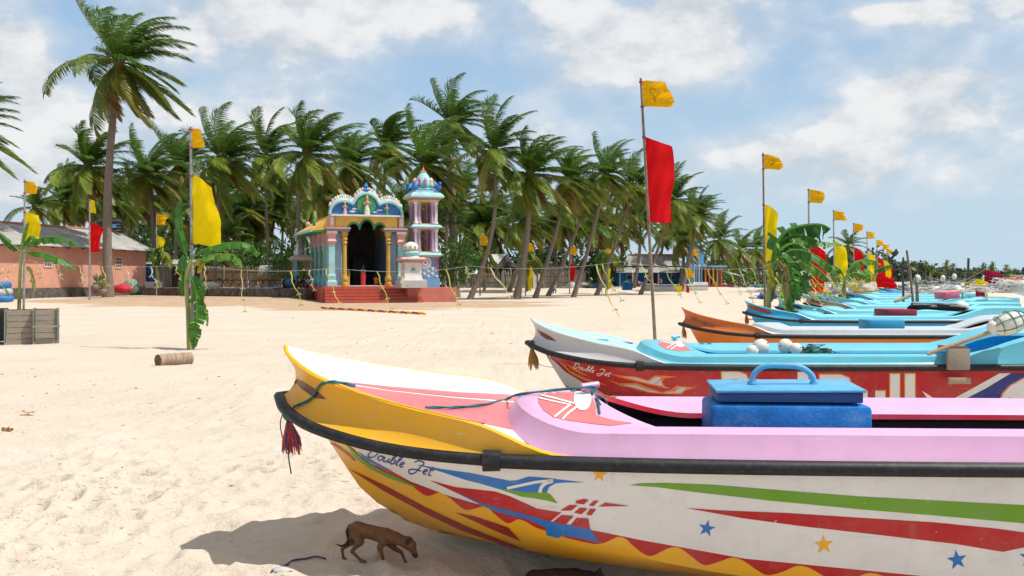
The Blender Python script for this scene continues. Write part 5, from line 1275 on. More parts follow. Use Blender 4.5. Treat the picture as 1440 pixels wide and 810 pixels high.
garland('string of yellow leaf streamers from the shrine to the tall yellow banner', [P(662, 374, 26), P(870, 368, 25), P(1074, 376, 33.5)], sts)
sts = []
for k in range(14): sts.append((.04 + .92 * k / 13, random.Random(k).uniform(.3, .75), .35, .05, (1, 0, 1)[k % 3]))
garland('string of pale leaf streamers from behind the crates to the silver pole', [P(-30, 372, 30), P(35, 366, 28.8), P(268, 372, 25.6)], sts)
for k, (x0, y0, D0, x1, y1, D1) in enumerate(((1074, 380, 33.5, 1138, 378, 46), (1138, 378, 46, 1173, 381, 61), (1173, 381, 61, 1201, 383, 75), (1201, 383, 75, 1220, 384, 88), (1220, 384, 88, 1246, 386, 132))):
    rr = random.Random(k + 3)
    sts = [((i + .5) / 13, rr.uniform(.9, 1.9), rr.uniform(.4, 1.0), rr.uniform(.08, .14), rr.choice((0, 1, 1, 2))) for i in range(13)]
    garland(('string of leaf streamers under the arching banana leaf', 'string of leaf streamers past the first red banner of the row', 'string of leaf streamers beside the yellow banner right of the banana leaf', 'dense leaf streamers near the middle red banner of the row', 'farthest string of leaf streamers in the right-hand row')[k], [P(x0, y0, D0), P((x0 + x1) / 2, (y0 + y1) / 2, (D0 + D1) / 2), P(x1, y1, D1)], sts, .012)
# ---------------------------------------------------------------- the shrine
def plaster(n, c, **k):
    a = dict(rough=.7, var=.12, vscale=1.5, bump=.15, bscale=12, dirt=(.22, .2, .18), dscale=1.2, damt=.3); a.update(k); return mat('plaster_' + n, c, **a)
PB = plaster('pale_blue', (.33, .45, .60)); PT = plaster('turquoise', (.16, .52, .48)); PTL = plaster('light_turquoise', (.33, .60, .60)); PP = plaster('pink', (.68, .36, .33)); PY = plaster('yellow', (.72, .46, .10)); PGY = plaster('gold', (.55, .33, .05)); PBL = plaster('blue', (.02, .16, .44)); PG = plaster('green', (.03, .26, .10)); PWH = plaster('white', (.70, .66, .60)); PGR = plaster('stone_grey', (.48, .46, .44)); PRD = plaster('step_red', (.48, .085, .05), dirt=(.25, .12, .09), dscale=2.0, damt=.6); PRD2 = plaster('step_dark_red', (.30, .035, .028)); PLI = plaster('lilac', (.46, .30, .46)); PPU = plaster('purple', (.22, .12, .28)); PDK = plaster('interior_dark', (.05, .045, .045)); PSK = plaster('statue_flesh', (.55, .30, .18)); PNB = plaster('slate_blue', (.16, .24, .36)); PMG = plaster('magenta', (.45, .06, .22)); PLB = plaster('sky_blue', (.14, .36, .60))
TH = R(20)
def stat(mb, c, h, body, cloth_, s=1.0):
    """small painted deity figure, standing"""
    c = Vector(c); r = h * .11
    mb.use(cloth_); mb.lathe(c, [(r * 1.5, 0), (r * 1.25, h * .2), (r * 1.0, h * .45), (r * .8, h * .5)], 8)
    mb.use(body); mb.lathe(c, [(r * .8, h * .5), (r * 1.15, h * .62), (r * 1.25, h * .70), (r * .5, h * .76), (r * .4, h * .78)], 8); mb.ball(c + Vector((0, 0, h * .84)), r * .72, 8, 6, (1, 1, 1.15))
    for sg in (-1, 1): mb.tube([c + Vector((sg * r * 1.1, 0, h * .70)), c + Vector((sg * r * 1.7, -.4 * r, h * .56)), c + Vector((sg * r * 1.1, -1.5 * r, h * .60))], [r * .35, r * .3, r * .22], 6)
    mb.use(PGY); mb.lathe(c + Vector((0, 0, h * .90)), [(r * .8, 0), (r * .7, h * .05), (r * .35, h * .10), (.01, h * .16)], 8)
def pillar(mb, x, y, z0, z1, w, shaft, cap, foot, n=4, rnd=False):
    if rnd:
        h = z1 - z0; mb.use(shaft); mb.lathe((x, y, z0), [(w * 1.7, 0), (w * 1.7, .25), (w * 1.15, .32), (w * 1.55, .45), (w * 1.6, .65), (w * 1.1, .8), (w, .95), (w * .92, h - .95), (w * 1.35, h - .88), (w * 1.0, h - .75), (w * 1.45, h - .6), (w * 1.05, h - .45), (w * 1.6, h - .25), (w * 1.75, h)], 14); return
    mb.use(foot); mb.sqlathe((x, y, z0), [(w * 1.5, 0), (w * 1.5, .35), (w * 1.15, .5), (w * 1.25, .8), (w, .95)])
    mb.use(shaft); mb.sqlathe((x, y, z0), [(w * .98, .94), (w * .92, z1 - z0 - .95)])
    mb.use(cap); mb.sqlathe((x, y, z0), [(w * 1.05, z1 - z0 - .96), (w * 1.45, z1 - z0 - .75), (w * 1.1, z1 - z0 - .6), (w * 1.2, z1 - z0 - .35), (w * 1.6, z1 - z0 - .15), (w * 1.6, z1 - z0)])
def shrine():
    O = P(463, 392, 76); O.z = 0; W = 5.7; LD = 9.0; FZ = 1.22
    t = thing('shrine', 'colourful open-fronted Hindu shrine with arched blue gable and red steps', 'shrine', O, TH)
    # platform and steps
    mb = MB(); mb.use(PRD); mb.box((W / 2 + .15, 4.3, FZ / 2 - .05), (W + 1.5, 10.0, FZ + .1 - .02))
    mb.use(PWH); mb.box((W / 2, .55, FZ + .03), (W + .2, 1.6, .06)); mb.build('platform', t)
    for i in range(5):
        m = MB(); m.use(PRD if i % 2 else PRD2); z = FZ - .06 - i * .235; d = .42
        m.use(PRD); m.box((W / 2 + .15, -.72 - i * d, z - .10), (W + 1.5 - .02 + i * .12 - .22, d - .004, .20)); m.use(PRD2); m.box((W / 2 + .15, -.72 - i * d + .02, (z - .2) / 2 - .06), (W + 1.5 - .24 + i * .12, d - .06, z - .2 + .12)); m.build('step', t)
    # walls and dark hall
    m = MB(); m.use(PB); m.box((.16, LD / 2 + .35, FZ + 2.1), (.28, LD - .9, 4.15)); m.build('side_wall', t); m = MB(); m.use(PB); m.box((W - .16, LD / 2 + .35, FZ + 2.1), (.28, LD - .9, 4.15)); m.build('side_wall', t)
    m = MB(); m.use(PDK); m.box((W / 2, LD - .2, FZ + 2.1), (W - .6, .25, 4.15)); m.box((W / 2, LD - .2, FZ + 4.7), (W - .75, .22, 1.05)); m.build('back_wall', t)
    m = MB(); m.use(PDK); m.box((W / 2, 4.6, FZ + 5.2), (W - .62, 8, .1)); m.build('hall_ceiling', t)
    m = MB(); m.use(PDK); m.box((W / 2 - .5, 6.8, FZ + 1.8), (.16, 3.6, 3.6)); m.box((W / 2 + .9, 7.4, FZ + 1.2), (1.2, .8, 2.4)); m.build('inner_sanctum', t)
    for x0, x1 in ((.42, 1.02), (W - 1.02, W - .42)):
        m = MB(); m.use(PB); m.box(((x0 + x1) / 2, .30, FZ + 2.1), (x1 - x0, .2, 4.1)); m.build('front_panel', t)
    # side pilasters with roundel
    for k in range(4): m = MB(); pillar(m, -.02, 1.7 + k * 2.2, FZ, FZ + 4.15, .17, PT, PP, PT); m.build('pilaster', t)
    for y in (2.8, 5.0, 7.2):
        m = MB(); M_ = Matrix.Rotation(R(-90), 3, 'Y')
        m.use(PP); m.lathe((-.0, y, FZ + 2.1), [(.62, .0), (.62, .05)], 20, M_, sx=1.7); m.use(plaster('medallion_brown', (.20, .11, .08))); m.lathe((-.05, y, FZ + 2.1), [(.42, .0), (.42, .05)], 20, M_, sx=1.7)
        m.use(PG); m.tube([(-.03, y + .95, FZ + .7), (-.03, y + .95, FZ + 3.2)], .07, 5); m.build('roundel', t)
    for x in (.15, W - .15):
        m = MB(); pillar(m, x, -.12, FZ, FZ + 4.2, .24, PTL, PP, PTL); m.build('corner_pillar', t)
    for x in (1.15, W - 1.15):
        m = MB(); pillar(m, x, -.12, FZ, FZ + 4.2, .17, PGY, PGY, PGY, rnd=True); m.build('column', t, smooth=45)
    # entablature
    m = MB(); m.use(PP)
    for x0, x1 in ((-.25, 1.5), (W - 1.5, W + .25)):
        m.use(PNB); m.box(((x0 + x1) / 2, .05, FZ + 4.29), (x1 - x0, 1.0, .17)); m.use(PP); m.box(((x0 + x1) / 2, .05, FZ + 4.44), (x1 - x0 + .12, 1.1, .11))
    m.build('architrave', t)
    def scallop(cs, n=12):
        out = []
        for (cx, r, zc, hh) in cs:
            for i in range(n + 1): a = math.pi * (1 - i / n); out.append((cx + r * math.cos(a), zc + hh * math.sin(a)))
        return out
    # yellow band with a three-lobed opening below it
    lob = scallop(((1.84, .45, FZ + 4.36, .50), (W / 2, .56, FZ + 4.36, .78), (W - 1.84, .45, FZ + 4.36, .50)))
    def low(x):
        z = FZ + 4.50 if x < 1.39 or x > W - 1.39 else FZ + 4.36
        for cx, r, zc, hh in ((1.84, .45, FZ + 4.36, .50), (W / 2, .56, FZ + 4.36, .78), (W - 1.84, .45, FZ + 4.36, .50)):
            if abs(x - cx) < r: z = max(z, zc + hh * math.sqrt(1 - ((x - cx) / r) ** 2))
        return z
    xs = [.42 + (W - .84) * k / 90 for k in range(91)]
    m = MB(); m.use(PY); m.grid([[(x, y, z) for x, z in ((x, (low(x), FZ + 5.35)[q]) for x in xs)] for y, q in ((.08, 1), (-.22, 1), (-.22, 0), (.08, 0))], closed_v=True); m.build('band', t)
    m = MB(); m.use(PG); m.tube([(x, -.24, z) for x, z in lob], .085, 6); m.build('scalloped_trim', t, smooth=60)
    for x in (.15, W - .15):
        m = MB(); m.use(PP); m.box((x, -.12, FZ + 4.98), (.40, .52, .92)); m.use(PWH); m.box((x, -.39, FZ + 5.0), (.22, .03, .6)); m.build('corner_block', t)
    m = MB(); m.use(PWH); m.box((W / 2, -.36, FZ + 5.43), (W - .1, .52, .14)); m.build('sill', t)
    # gable with three arches
    top = scallop(((1.12, 1.12, FZ + 5.50, 1.05), (W / 2, 1.15, FZ + 5.62, 1.55), (W - 1.12, 1.12, FZ + 5.50, 1.05)), 14)
    keep = []
    for x, z in top:
        if keep and x <= keep[-1][0] - .001: continue
        keep.append((x, z))
    env = []
    for i in range(61):
        x = W * i / 60; z = FZ + 5.5
        for cx, r, zc, hh in ((1.12, 1.12, FZ + 5.50, 1.05), (W / 2, 1.15, FZ + 5.62, 1.55), (W - 1.12, 1.12, FZ + 5.50, 1.05)):
            if abs(x - cx) < r: z = max(z, zc + hh * math.sqrt(1 - ((x - cx) / r) ** 2))
        env.append((x, z))
    m = MB(); m.use(PBL); m.prism([(x, -.02, z) for x, z in [(0, FZ + 5.5)] + env + [(W, FZ + 5.5)]], (0, .35, 0)); m.build('gable', t)
    m = MB(); m.use(PTL); m.tube([(x, -.12, z) for x, z in env], .13, 6); m.use(PWH); m.tube([(x, -.06, z + .16) for x, z in env], .09, 6); m.build('arch_moulding', t, smooth=60)
    m = MB()
    for i in range(1, 60, 2):
        x, z = env[i]; m.use((PP, PWH, PTL)[i % 3]); m.lathe((x, .05, z + .20), [(.12, 0), (.15, .10), (.11, .22), (.03, .34)], 8)
    m.use(PBL); m.lathe((W / 2, .05, FZ + 7.3), [(.22, 0), (.30, .15), (.12, .3), (.2, .42), (.05, .62), (.04, .75)], 10); m.use(PT); m.ball((W / 2, .05, FZ + 7.75), .13, 8, 6, (1, .6, 1.6)); m.build('lotus_crest', t, smooth=50)
    m = MB(); m.use(PG); m.lathe((W / 2, -.07, FZ + 6.30), [(.78, 0), (.72, .08)], 20, Matrix.Rotation(R(90), 3, 'X')); m.build('green_halo', t)
    for x, h, b, c in ((1.15, .95, PSK, PP), (W / 2, 1.45, PSK, PWH), (W - 1.3, .85, PSK, PG)):
        m = MB(); stat(m, (x, -.3, FZ + 5.5), h, b, c); m.build('statue', t, smooth=60)
    m = MB(); m.use(PWH)
    for x, z in ((1.75, 5.75), (W - 1.8, 5.9), (W - 2.2, 5.75), (2.0, 5.95)):
        m.ball((x, -.045, FZ + z), .13, 8, 5, (2.0, .2, .5))
    m.build('painted_cloud', t, smooth=60)
    # roof slab and sloping side canopy
    m = MB(); m.use(PY); m.box((W / 2, LD / 2 + .3, FZ + 5.35), (W - .2, LD - .2, .18)); m.box((.22, LD / 2 + .5, FZ + 4.72), (.3, LD - .7, 1.08)); m.box((W - .22, LD / 2 + .5, FZ + 4.72), (.3, LD - .7, 1.08)); m.build('roof', t)
    m = MB(); a = [(.30, y, FZ + 5.25) for y in (-.05, LD)]; b = [(-1.35, y, FZ + 4.25) for y in (-.05, LD)]
    m.use(PG); m.prism([(-.02, -.1, FZ + 4.15), (-1.35, -.1, FZ + 4.12), (-1.35, -.1, FZ + 4.20), (-.02, -.1, FZ + 4.35)], (0, LD, 0))
    m.use(PY); m.prism([(.1, -.12, FZ + 4.37), (-1.38, -.12, FZ + 4.22), (-1.30, -.12, FZ + 4.40), (-.7, -.12, FZ + 4.75), (.1, -.12, FZ + 5.30)], (0, LD, 0))
    m.use(PTL); m.tube([(-1.40, -.15, FZ + 4.22), (-1.40, LD, FZ + 4.22)], .09, 6); m.build('side_canopy', t)
    m = MB(); m.use(PG); m.ball((-.75, 2.6, FZ + 5.0), .18, 8, 6, (.8, .8, 1.8)); m.use(PP); m.ball((-.85, 5.2, FZ + 5.0), .2, 8, 6); m.build('canopy_figure', t, smooth=60)
    return t
shrine()
def tower():
    O = P(594, 392, 78.6); O.z = 0; F0 = 1.12
    t = thing('bell_tower', 'slim two-storey bell tower with lilac columns and domed top beside the shrine', 'bell tower', O, TH)
    m = MB(); m.use(plaster('platform_coral', (.56, .17, .13), dirt=(.35, .12, .1), damt=.5)); m.box((.25, -.3, F0 / 2 - .1), (3.9, 3.4, F0 + .2)); m.build('platform', t)
    m = MB(); m.use(PNB); m.box((.1, .1, F0 + 1.18), (1.95, 1.95, 2.36)); m.use(PLB); m.box((.1, .1, F0 + .36), (2.12, 2.12, .72)); m.build('base_block', t)
    m = MB()
    for i in range(6):
        for j in range(4): m.use(PWH if (i + j) % 2 else PLB); x = -.72 + i * .33; z = F0 + .80 + j * .20; m.prism([(x - .16 + .1, -.885 - .01 * (j % 2), z), (x + .16, -.885 - .01 * (j % 2), z), (x + .07, -.885 - .01 * (j % 2), z + .19), (x - .16, -.885 - .01 * (j % 2), z + .19)], (0, .006, 0))
    m.build('diamond_frieze', t)
    m = MB(); 
    for r, d, c in ((.52, .03, PTL), (.42, .045, PWH), (.33, .06, PLI), (.22, .075, PWH), (.10, .09, PMG)): m.use(c); m.lathe((.0, -.87, F0 + 1.92), [(r, 0), (r, d)], 24, Matrix.Rotation(R(90), 3, 'X'))
    m.build('wheel_roundel', t)
    m = MB(); m.use(PMG); m.box((1.0, -.9, F0 + 1.75), (.10, .08, 1.15)); m.box((-.8, -.9, F0 + 1.75), (.10, .08, 1.15)); m.build('corner_strip', t)
    def cornice(z, w, k):
        m = MB(); m.use(PP); m.sqlathe((.1, .1, z), [(w * .86, 0), (w * .98, .10)]); m.use(PTL); m.sqlathe((.1, .1, z), [(w * 1.08, .102), (w * 1.1, .2), (w * .95, .36)]); m.use(PY); m.sqlathe((.1, .1, z), [(w * .8, .36), (w * .8, .42)]); m.build('cornice', t)
    def storey(z0, z1, w):
        for sx in (-1, 1):
            for sy in (-1, 1):
                m = MB()
                for k, (dx, dy) in enumerate(((0, 0), (-.27 * sx, 0), (0, -.27 * sy))):
                    m.use(PLI if k else PWH); c = (.1 + sx * w + dx, .1 + sy * w + dy, z0)
                    m.lathe(c, [(.19, 0), (.19, .12), (.145, .18), (.145, z1 - z0 - .2), (.19, z1 - z0 - .1), (.19, z1 - z0)], 10)
                    m.use(PPU)
                    for q in range(4): a = q * 1.57 + .4; m.tube([(c[0] + math.cos(a) * .145, c[1] + math.sin(a) * .145, z0 + .2), (c[0] + math.cos(a) * .145, c[1] + math.sin(a) * .145, z1 - .22)], .022, 4)
                m.build('column', t, smooth=50)
        m = MB(); m.use(PGY); m.box((.1, .1, z0 + .02), (w * 2, w * 2, .06)); stat(m, (.1, .2, z0 + .05), (z1 - z0) * .72, plaster('bronze', (.16, .09, .05)), plaster('bronze', (.16, .09, .05))); m.build('bell_figure', t, smooth=60)
    cornice(F0 + 2.36, 1.12, 0); storey(F0 + 2.78, F0 + 4.55, .82); cornice(F0 + 4.55, 1.12, 0); storey(F0 + 4.97, F0 + 6.70, .80)
    m = MB(); m.use(PY); m.sqlathe((.1, .1, F0 + 6.70), [(.95, 0), (1.05, .14)]); m.use(PNB); m.sqlathe((.1, .1, F0 + 6.70), [(1.08, .142), (1.12, .26)]); m.use(PP); m.sqlathe((.1, .1, F0 + 6.70), [(1.25, .262), (1.30, .36)]); m.use(PTL); m.sqlathe((.1, .1, F0 + 6.70), [(1.36, .362), (1.30, .52), (1.10, .72)]); m.use(PB); m.sqlathe((.1, .1, F0 + 6.70), [(1.0, .722), (.95, .9)]); m.build('roof_cornice', t)
    m = MB(); m.use(PT); m.lathe((.1, .1, F0 + 7.6), [(.80, 0), (.86, .1), (.68, .24), (.74, .34)], 16); m.use(PTL); m.lathe((.1, .1, F0 + 7.94), [(.68, 0), (.72, .22), (.62, .5), (.44, .85), (.26, 1.1), (.20, 1.15)], 16)
    m.use(PP); m.lathe((.1, .1, F0 + 9.09), [(.25, 0), (.28, .06), (.10, .14)], 12); m.use(PGY); m.lathe((.1, .1, F0 + 9.23), [(.07, 0), (.12, .1), (.03, .2), (.01, .38)], 8)
    for k in range(8):
        a = k * math.pi / 4; c = Vector((.1 + .70 * math.cos(a), .1 + .70 * math.sin(a), F0 + 7.98)); m.use((PP, PMG, PLI, PWH)[k % 4]); m.lathe(c, [(.16, 0), (.20, .12), (.12, .34), (.16, .45), (.02, .68)], 8)
    m.build('dome', t, smooth=45)
    for sx in (-1, 1):
        for sy in (-1, 1):
            m = MB(); c = Vector((.1 + sx * .95, .1 + sy * .95, F0 + 7.6)); m.use(PBL); m.ball(c + Vector((0, 0, .26)), .26, 10, 8, (1.0, .8, 1.1)); m.ball(c + Vector((sx * .12, -.1, .55)), .14, 8, 6); m.use(PLB); m.tube([c + Vector((0, 0, .3)), c + Vector((-sx * .2, .1, .5)), c + Vector((-sx * .3, .15, .75))], [.1, .12, .04], 6); m.build('peacock_figure', t, smooth=60)
tower()
def altar():
    O = P(578, 392, 75.6); O.z = 1.12
    t = thing('altar_pedestal', 'small white stepped altar pedestal in front of the bell tower', 'pedestal', O, TH)
    m = MB(); m.use(PGR); m.sqlathe((0, 0, 0), [(1.0, 0), (1.0, .55), (.85, .62)]); m.build('base', t)
    m = MB(); m.use(PWH); m.sqlathe((0, 0, .6), [(.74, .02), (.66, .35), (.62, 1.15), (.66, 1.25)]); m.use(PP); m.sqlathe((0, 0, 1.85), [(.68, .002), (.80, .12)]); m.use(PLB); m.sqlathe((0, 0, 1.85), [(.72, .122), (.86, .2)]); m.use(PP); m.sqlathe((0, 0, 1.85), [(.92, .202), (.96, .32), (.80, .45)]); m.build('shaft', t)
    m = MB(); m.use(PT); m.ball((0, -.66, 1.3), .16, 8, 6, (1.4, .3, .6)); m.use(PMG); m.ball((0, -.66, 1.42), .09, 8, 6, (1.6, .3, 1)); m.build('lotus_relief', t, smooth=60)
    m = MB(); m.use(PTL); m.lathe((0, 0, 2.3), [(.66, 0), (.55, .15), (.62, .28), (.70, .36), (.5, .5), (.6, .6)], 14); m.use(PWH); m.lathe((0, 0, 2.9), [(.60, 0), (.62, .14), (.5, .38), (.28, .52), (.1, .58)], 14)
    m.use(PGY)
    for k in range(10): a = k * .628; m.ball((.55 * math.cos(a), .55 * math.sin(a), 3.05), .11, 6, 5, (1, 1, 1.5))
    m.build('lotus_top', t, smooth=50)
altar()
def pavilion():
    O = P(424, 392, 84); O.z = 1.0
    t = thing('pavilion', 'small open pavilion on blue posts with white turret left of the shrine', 'pavilion', O, TH)
    for x in (-.9, 1.1):
        for y in (-.8, 1.4):
            m = MB(); m.use(PLB if y < 0 and x < 0 else PGY); m.box((x, y, 1.25), (.42 if x < 0 else .26, .3, 2.9)); m.build('post', t)
    m = MB(); m.use(PY); m.box((.1, .3, 2.78), (3.0, 3.1, .14)); m.use(PTL); m.box((.1, .3, 2.91), (3.4, 3.5, .12)); m.use(PP); m.sqlathe((.1, .3, 2.97), [(1.45, 0), (1.2, .2), (.7, .3)]); m.build('roof', t)
    m = MB(); m.use(PTL); m.lathe((-.4, .2, 3.25), [(.55, 0), (.5, .25), (.62, .4), (.3, .8), (.12, 1.0)], 12); m.build('turret', t, smooth=50)
    m = MB(); stat(m, (-.6, -.5, 3.25), 1.5, PWH, PWH); m.build('statue', t, smooth=60); m = MB(); stat(m, (.5, -.3, 3.2), 1.0, PWH, PTL); m.build('statue', t, smooth=60)
    m = MB(); m.use(mat('concrete_slab', (.30, .28, .25), rough=.9, dirt=(.15, .13, .11))); m.box((.4, -.2, -.33), (5.5, 5.0, .62)); m.build('floor_slab', t)
    t.scale = (.62, .62, .86)
pavilion()
# ---------------------------------------------------------------- terrace, houses, huts, fences
SLATE = mat('asbestos_sheet', (.36, .345, .32), rough=.9, var=.2, vscale=.8, dirt=(.13, .12, .11), dscale=.9, damt=.6); PINKW = mat('salmon_wall', (.64, .31, .22), rough=.85, var=.10, vscale=.7, bump=.1, dirt=(.45, .2, .14), dscale=.8, damt=.5)
STONE = mat('dark_plinth', (.085, .07, .06), rough=.95, var=.4, vscale=3, bump=.6, bscale=6, dirt=(.26, .22, .18), dscale=2.5, damt=.6); EARTH = mat('terrace_earth', (.40, .31, .22), rough=.95, var=.2, vscale=.8, bump=.4, bscale=3, dirt=(.25, .19, .13), dscale=.6, damt=.6)
TILE = mat('ridge_tile', (.42, .16, .10), rough=.85); TIMB = mat('roof_timber', (.11, .08, .06), rough=.9, var=.3); GRILL = mat('vent_grille', (.55, .47, .38), rough=.8); TIN = mat('tin_sheet', (.40, .40, .39), rough=.55, var=.2, vscale=.8, metal=.3, dirt=(.20, .15, .11), dscale=1.0, damt=.6); TINW = mat('white_tin', (.62, .62, .60), rough=.6, dirt=(.35, .3, .25), dscale=.8, damt=.5)
DARKW = mat('dark_boards', (.055, .045, .04), rough=.9, var=.3, stretch=(8, 8, .6), vscale=1); PLANK = mat('grey_boards', (.30, .26, .215), rough=.9, var=.4, vscale=1.2, stretch=(6, 6, .4)); CANE = mat('dry_cane', (.42, .29, .17), rough=.9, var=.35, vscale=1.2, stretch=(7, 7, .3)); BLUEW = mat('blue_wall', (.012, .12, .36), rough=.75, var=.15, dirt=(.05, .2, .4), dscale=1.0, damt=.5)
def corr(mb, a, b, c, d, n, amp=.035, th=.03):
    """corrugated sheet a-b along the eave, d-c along the ridge"""
    a, b, c, d = map(Vector, (a, b, c, d)); nr = (b - a).cross(d - a).normalized(); r0, r1 = [], []
    for i in range(n * 4 + 1):
        s = i / (n * 4); o = nr * amp * math.sin(i * math.pi / 2); r0.append(a.lerp(b, s) + o); r1.append(d.lerp(c, s) + o)
    mb.grid([r0, r1]); mb.grid([[p - nr * th for p in r1], [p - nr * th for p in r0]])
def house():
    t = thing('house', 'long pink house with a grey corrugated roof at the left', 'house', (-37, 72, 0), math.atan2(18, 3.9)); L0, L1, EH, RH, DP = -9.0, 18.4, 4.52, 6.15, 3.6
    m = MB(); m.use(PINKW); m.box(((L0 + L1) / 2, .12, (EH + .9) / 2), (L1 - L0, .24, EH - .9)); m.box((L1 - .12, DP + .1, (EH + .9) / 2), (.24, 2 * DP - .3, EH - .9)); m.prism([(L1 - .24, .1, EH), (L1 - .24, 2 * DP, EH), (L1 - .24, DP, RH - .1)], (.22, 0, 0)); m.box(((L0 + L1) / 2, 2 * DP + .1, (EH + .9) / 2), (L1 - L0, .24, EH - .9)); m.build('wall', t)
    m = MB(); m.use(STONE); m.box(((L0 + L1) / 2, .06, .55), (L1 - L0 + .1, .45, 1.1)); m.box((L1, DP, .55), (.4, 2 * DP, 1.1)); m.build('plinth', t)
    rf = MB(); rf.use(SLATE); corr(rf, (L0, -.75, EH - .22), (L1 + .9, -.75, EH - .22), (L1 + .9, DP, RH), (L0, DP, RH), 90); corr(rf, (L1 + .9, 2 * DP + .75, EH - .22), (L0, 2 * DP + .75, EH - .22), (L0, DP, RH), (L1 + .9, DP, RH), 90); ro = rf.build('roof', t, smooth=50)
    m = MB(); m.use(TILE)
    for i in range(60): x = L0 + (L1 + .9 - L0) * i / 60; m.lathe((x, DP, RH + .0), [(.16, 0), (.14, .47)], 7, Matrix.Rotation(R(90), 3, 'Y'))
    m.build('ridge_cap', ro)
    for i in range(15): m = MB(); m.use(TIMB); x = L0 + 1 + i * 1.85; m.box((x, -.36, EH - .20), (.10, .74, .13), M=Matrix.Rotation(R(-18), 4, 'X').inverted()); m.build('rafter', ro)
    for x in (5.1, 14.2):
        w = MB(); w.use(GRILL); w.box((x, -.02, 3.2), (.95, .08, 1.05)); wo = w.build('vent_window', t)
        m = MB(); m.use(DARKW)
        for i in range(3):
            for j in range(3): m.box((x - .27 + i * .27, -.07, 2.92 + j * .28), (.17, .03, .17))
        m.build('vent_hole', wo)
house()
TANK = mat('black_tank', (.015, .015, .017), rough=.45); BARREL = mat('barrel_blue', (.01, .10, .38), rough=.45)
for px, lab, dx in ((146, 'black water tank left of the tallest palm trunk, above the roof', 0), (163, 'black water tank with blue sticker right of the tallest palm trunk', 1)):
    o = P(px, 327, 102); t = thing('water_tank', lab, 'water tank', o, 0, 'black water tanks above the roof'); m = MB(); m.use(TANK); m.lathe((0, 0, 0), [(.75, 0), (.78, .2), (.74, .25), (.78, .5), (.74, .55), (.78, .8), (.74, .85), (.76, 1.1), (.4, 1.35), (.25, 1.38), (.25, 1.5)], 16); m.build('tank_shell', t, smooth=40)
    m = MB(); m.use(STONE); m.box((0, 0, -3.2), (1.7, 1.7, 6.3)); m.build('stand', t)
    if dx: m = MB(); m.use(PLB); m.box((.1, -.775, .62), (.5, .03, .4)); m.build('sticker', t)
def terrace():
    pts = [(-33.3, 89.0), (-16.0, 78.2), (-15.0, 92), (-14, 140), (-70, 140), (-70, 100), (-40, 96)]
    m = MB(); m.use(EARTH); m.prism([(x, y, .98) for x, y in pts], (0, 0, -1.3)); o = m.build('terrace'); o['kind'] = 'structure'
    t = Vector((17.3, -10.8, 0)); m = MB(); m.use(STONE); rr = random.Random(4); n = 22; a = Vector((-33.2, 88.8, 0))
    for i in range(n):
        p = a + t * ((i + .5) / n); m.box((p.x - .05, p.y - .28 - rr.random() * .05, .45 + rr.uniform(0, .03)), (t.length / n - .02, .5, 1.12), rz=math.atan2(t.y, t.x) + rr.uniform(-.02, .02), bev=.05)
    tag(m.build('stone_kerb', None), 'low dark stone retaining kerb between the pink house and the shrine', 'kerb')
terrace()
def fence(label, p0, p1, h, n, m_, seed, gap=.0, lean=.05, posts=True):
    a, b = Vector(p0), Vector(p1); t = thing('fence', label, 'fence', a, 0, 'fences behind the beach'); rr = random.Random(seed); m = MB(); m.use(m_); d = b - a; rz = math.atan2(d.y, d.x)
    for i in range(n):
        if rr.random() < gap: continue
        s = (i + .5) / n; hh = h * rr.uniform(.82, 1.08); w = d.length / n * rr.uniform(.75, 1.0); p = d * s
        m.box((p.x, p.y + rr.uniform(-.04, .04), hh / 2 - .1), (w, .05, hh + .2), M=Matrix.Rotation(rz, 4, 'Z') @ Matrix.Rotation(rr.uniform(-lean, lean), 4, 'Y'))
    m.build('stakes', t)
    m = MB(); m.use(TIMB); 
    for z in (.35, .75): m.box((d.x / 2, d.y / 2 - .07, h * z), (d.length, .05, .07), rz=rz)
    m.build('rails', t)
    if posts:
        k = max(2, int(d.length / 4))
        for i in range(k + 1): q = MB(); q.use(PLANK); p = d * (i / k); q.box((p.x, p.y - .12, h * .5), (.16, .14, h * 1.12)); q.build('post', t)
def GP_(px, D, z): return Vector(((px - CX) / FPX * D, D, z))
fence('straw coloured cane fence left of the shrine, behind the silver pole', GP_(283, 97, .95), GP_(348, 96, .95), 2.0, 90, CANE, 3)
fence('tall cane screen nearest the shrine pavilion', GP_(350, 95, .95), GP_(396, 94, .95), 1.95, 60, CANE, 5, posts=False)
fence('dark board fence between the grey shed and the silver pole', GP_(248, 98, .95), GP_(283, 97.5, .95), 2.3, 26, DARKW, 6)
m = MB(); m.use(SLATE); a = GP_(366, 93.5, 2.9)
for i in range(70): rr = random.Random(i); m.tube([a + Vector((i * .028, 0, .15)), a + Vector((i * .03 + rr.uniform(-.1, .2), -.5, -.15)), a + Vector((i * .032 + rr.uniform(-.2, .3), -.75, -.55 - rr.random() * .3))], [.03, .03, .015], 4)
tag(m.build('thatch_heap', None), 'grey dry thatch hanging over the cane screen', 'thatch')
def shed():
    t = thing('shed', 'small grey shed with low tin roof right of the pink house', 'shed', GP_(205, 96, .95)); W = 4.2
    m = MB(); m.use(PLANK); m.box((W / 2, 1.2, 1.15), (W, 2.4, 2.3)); m.build('wall', t); m = MB(); m.use(TIN); corr(m, (-.4, -.5, 2.25), (W + .4, -.5, 2.25), (W + .4, 2.8, 2.75), (-.4, 2.8, 2.75), 14); m.build('roof', t)
    m = MB(); m.use(DARKW); m.box((W * .72, -.03, .95), (1.0, .06, 1.9)); m.build('door', t)
shed()
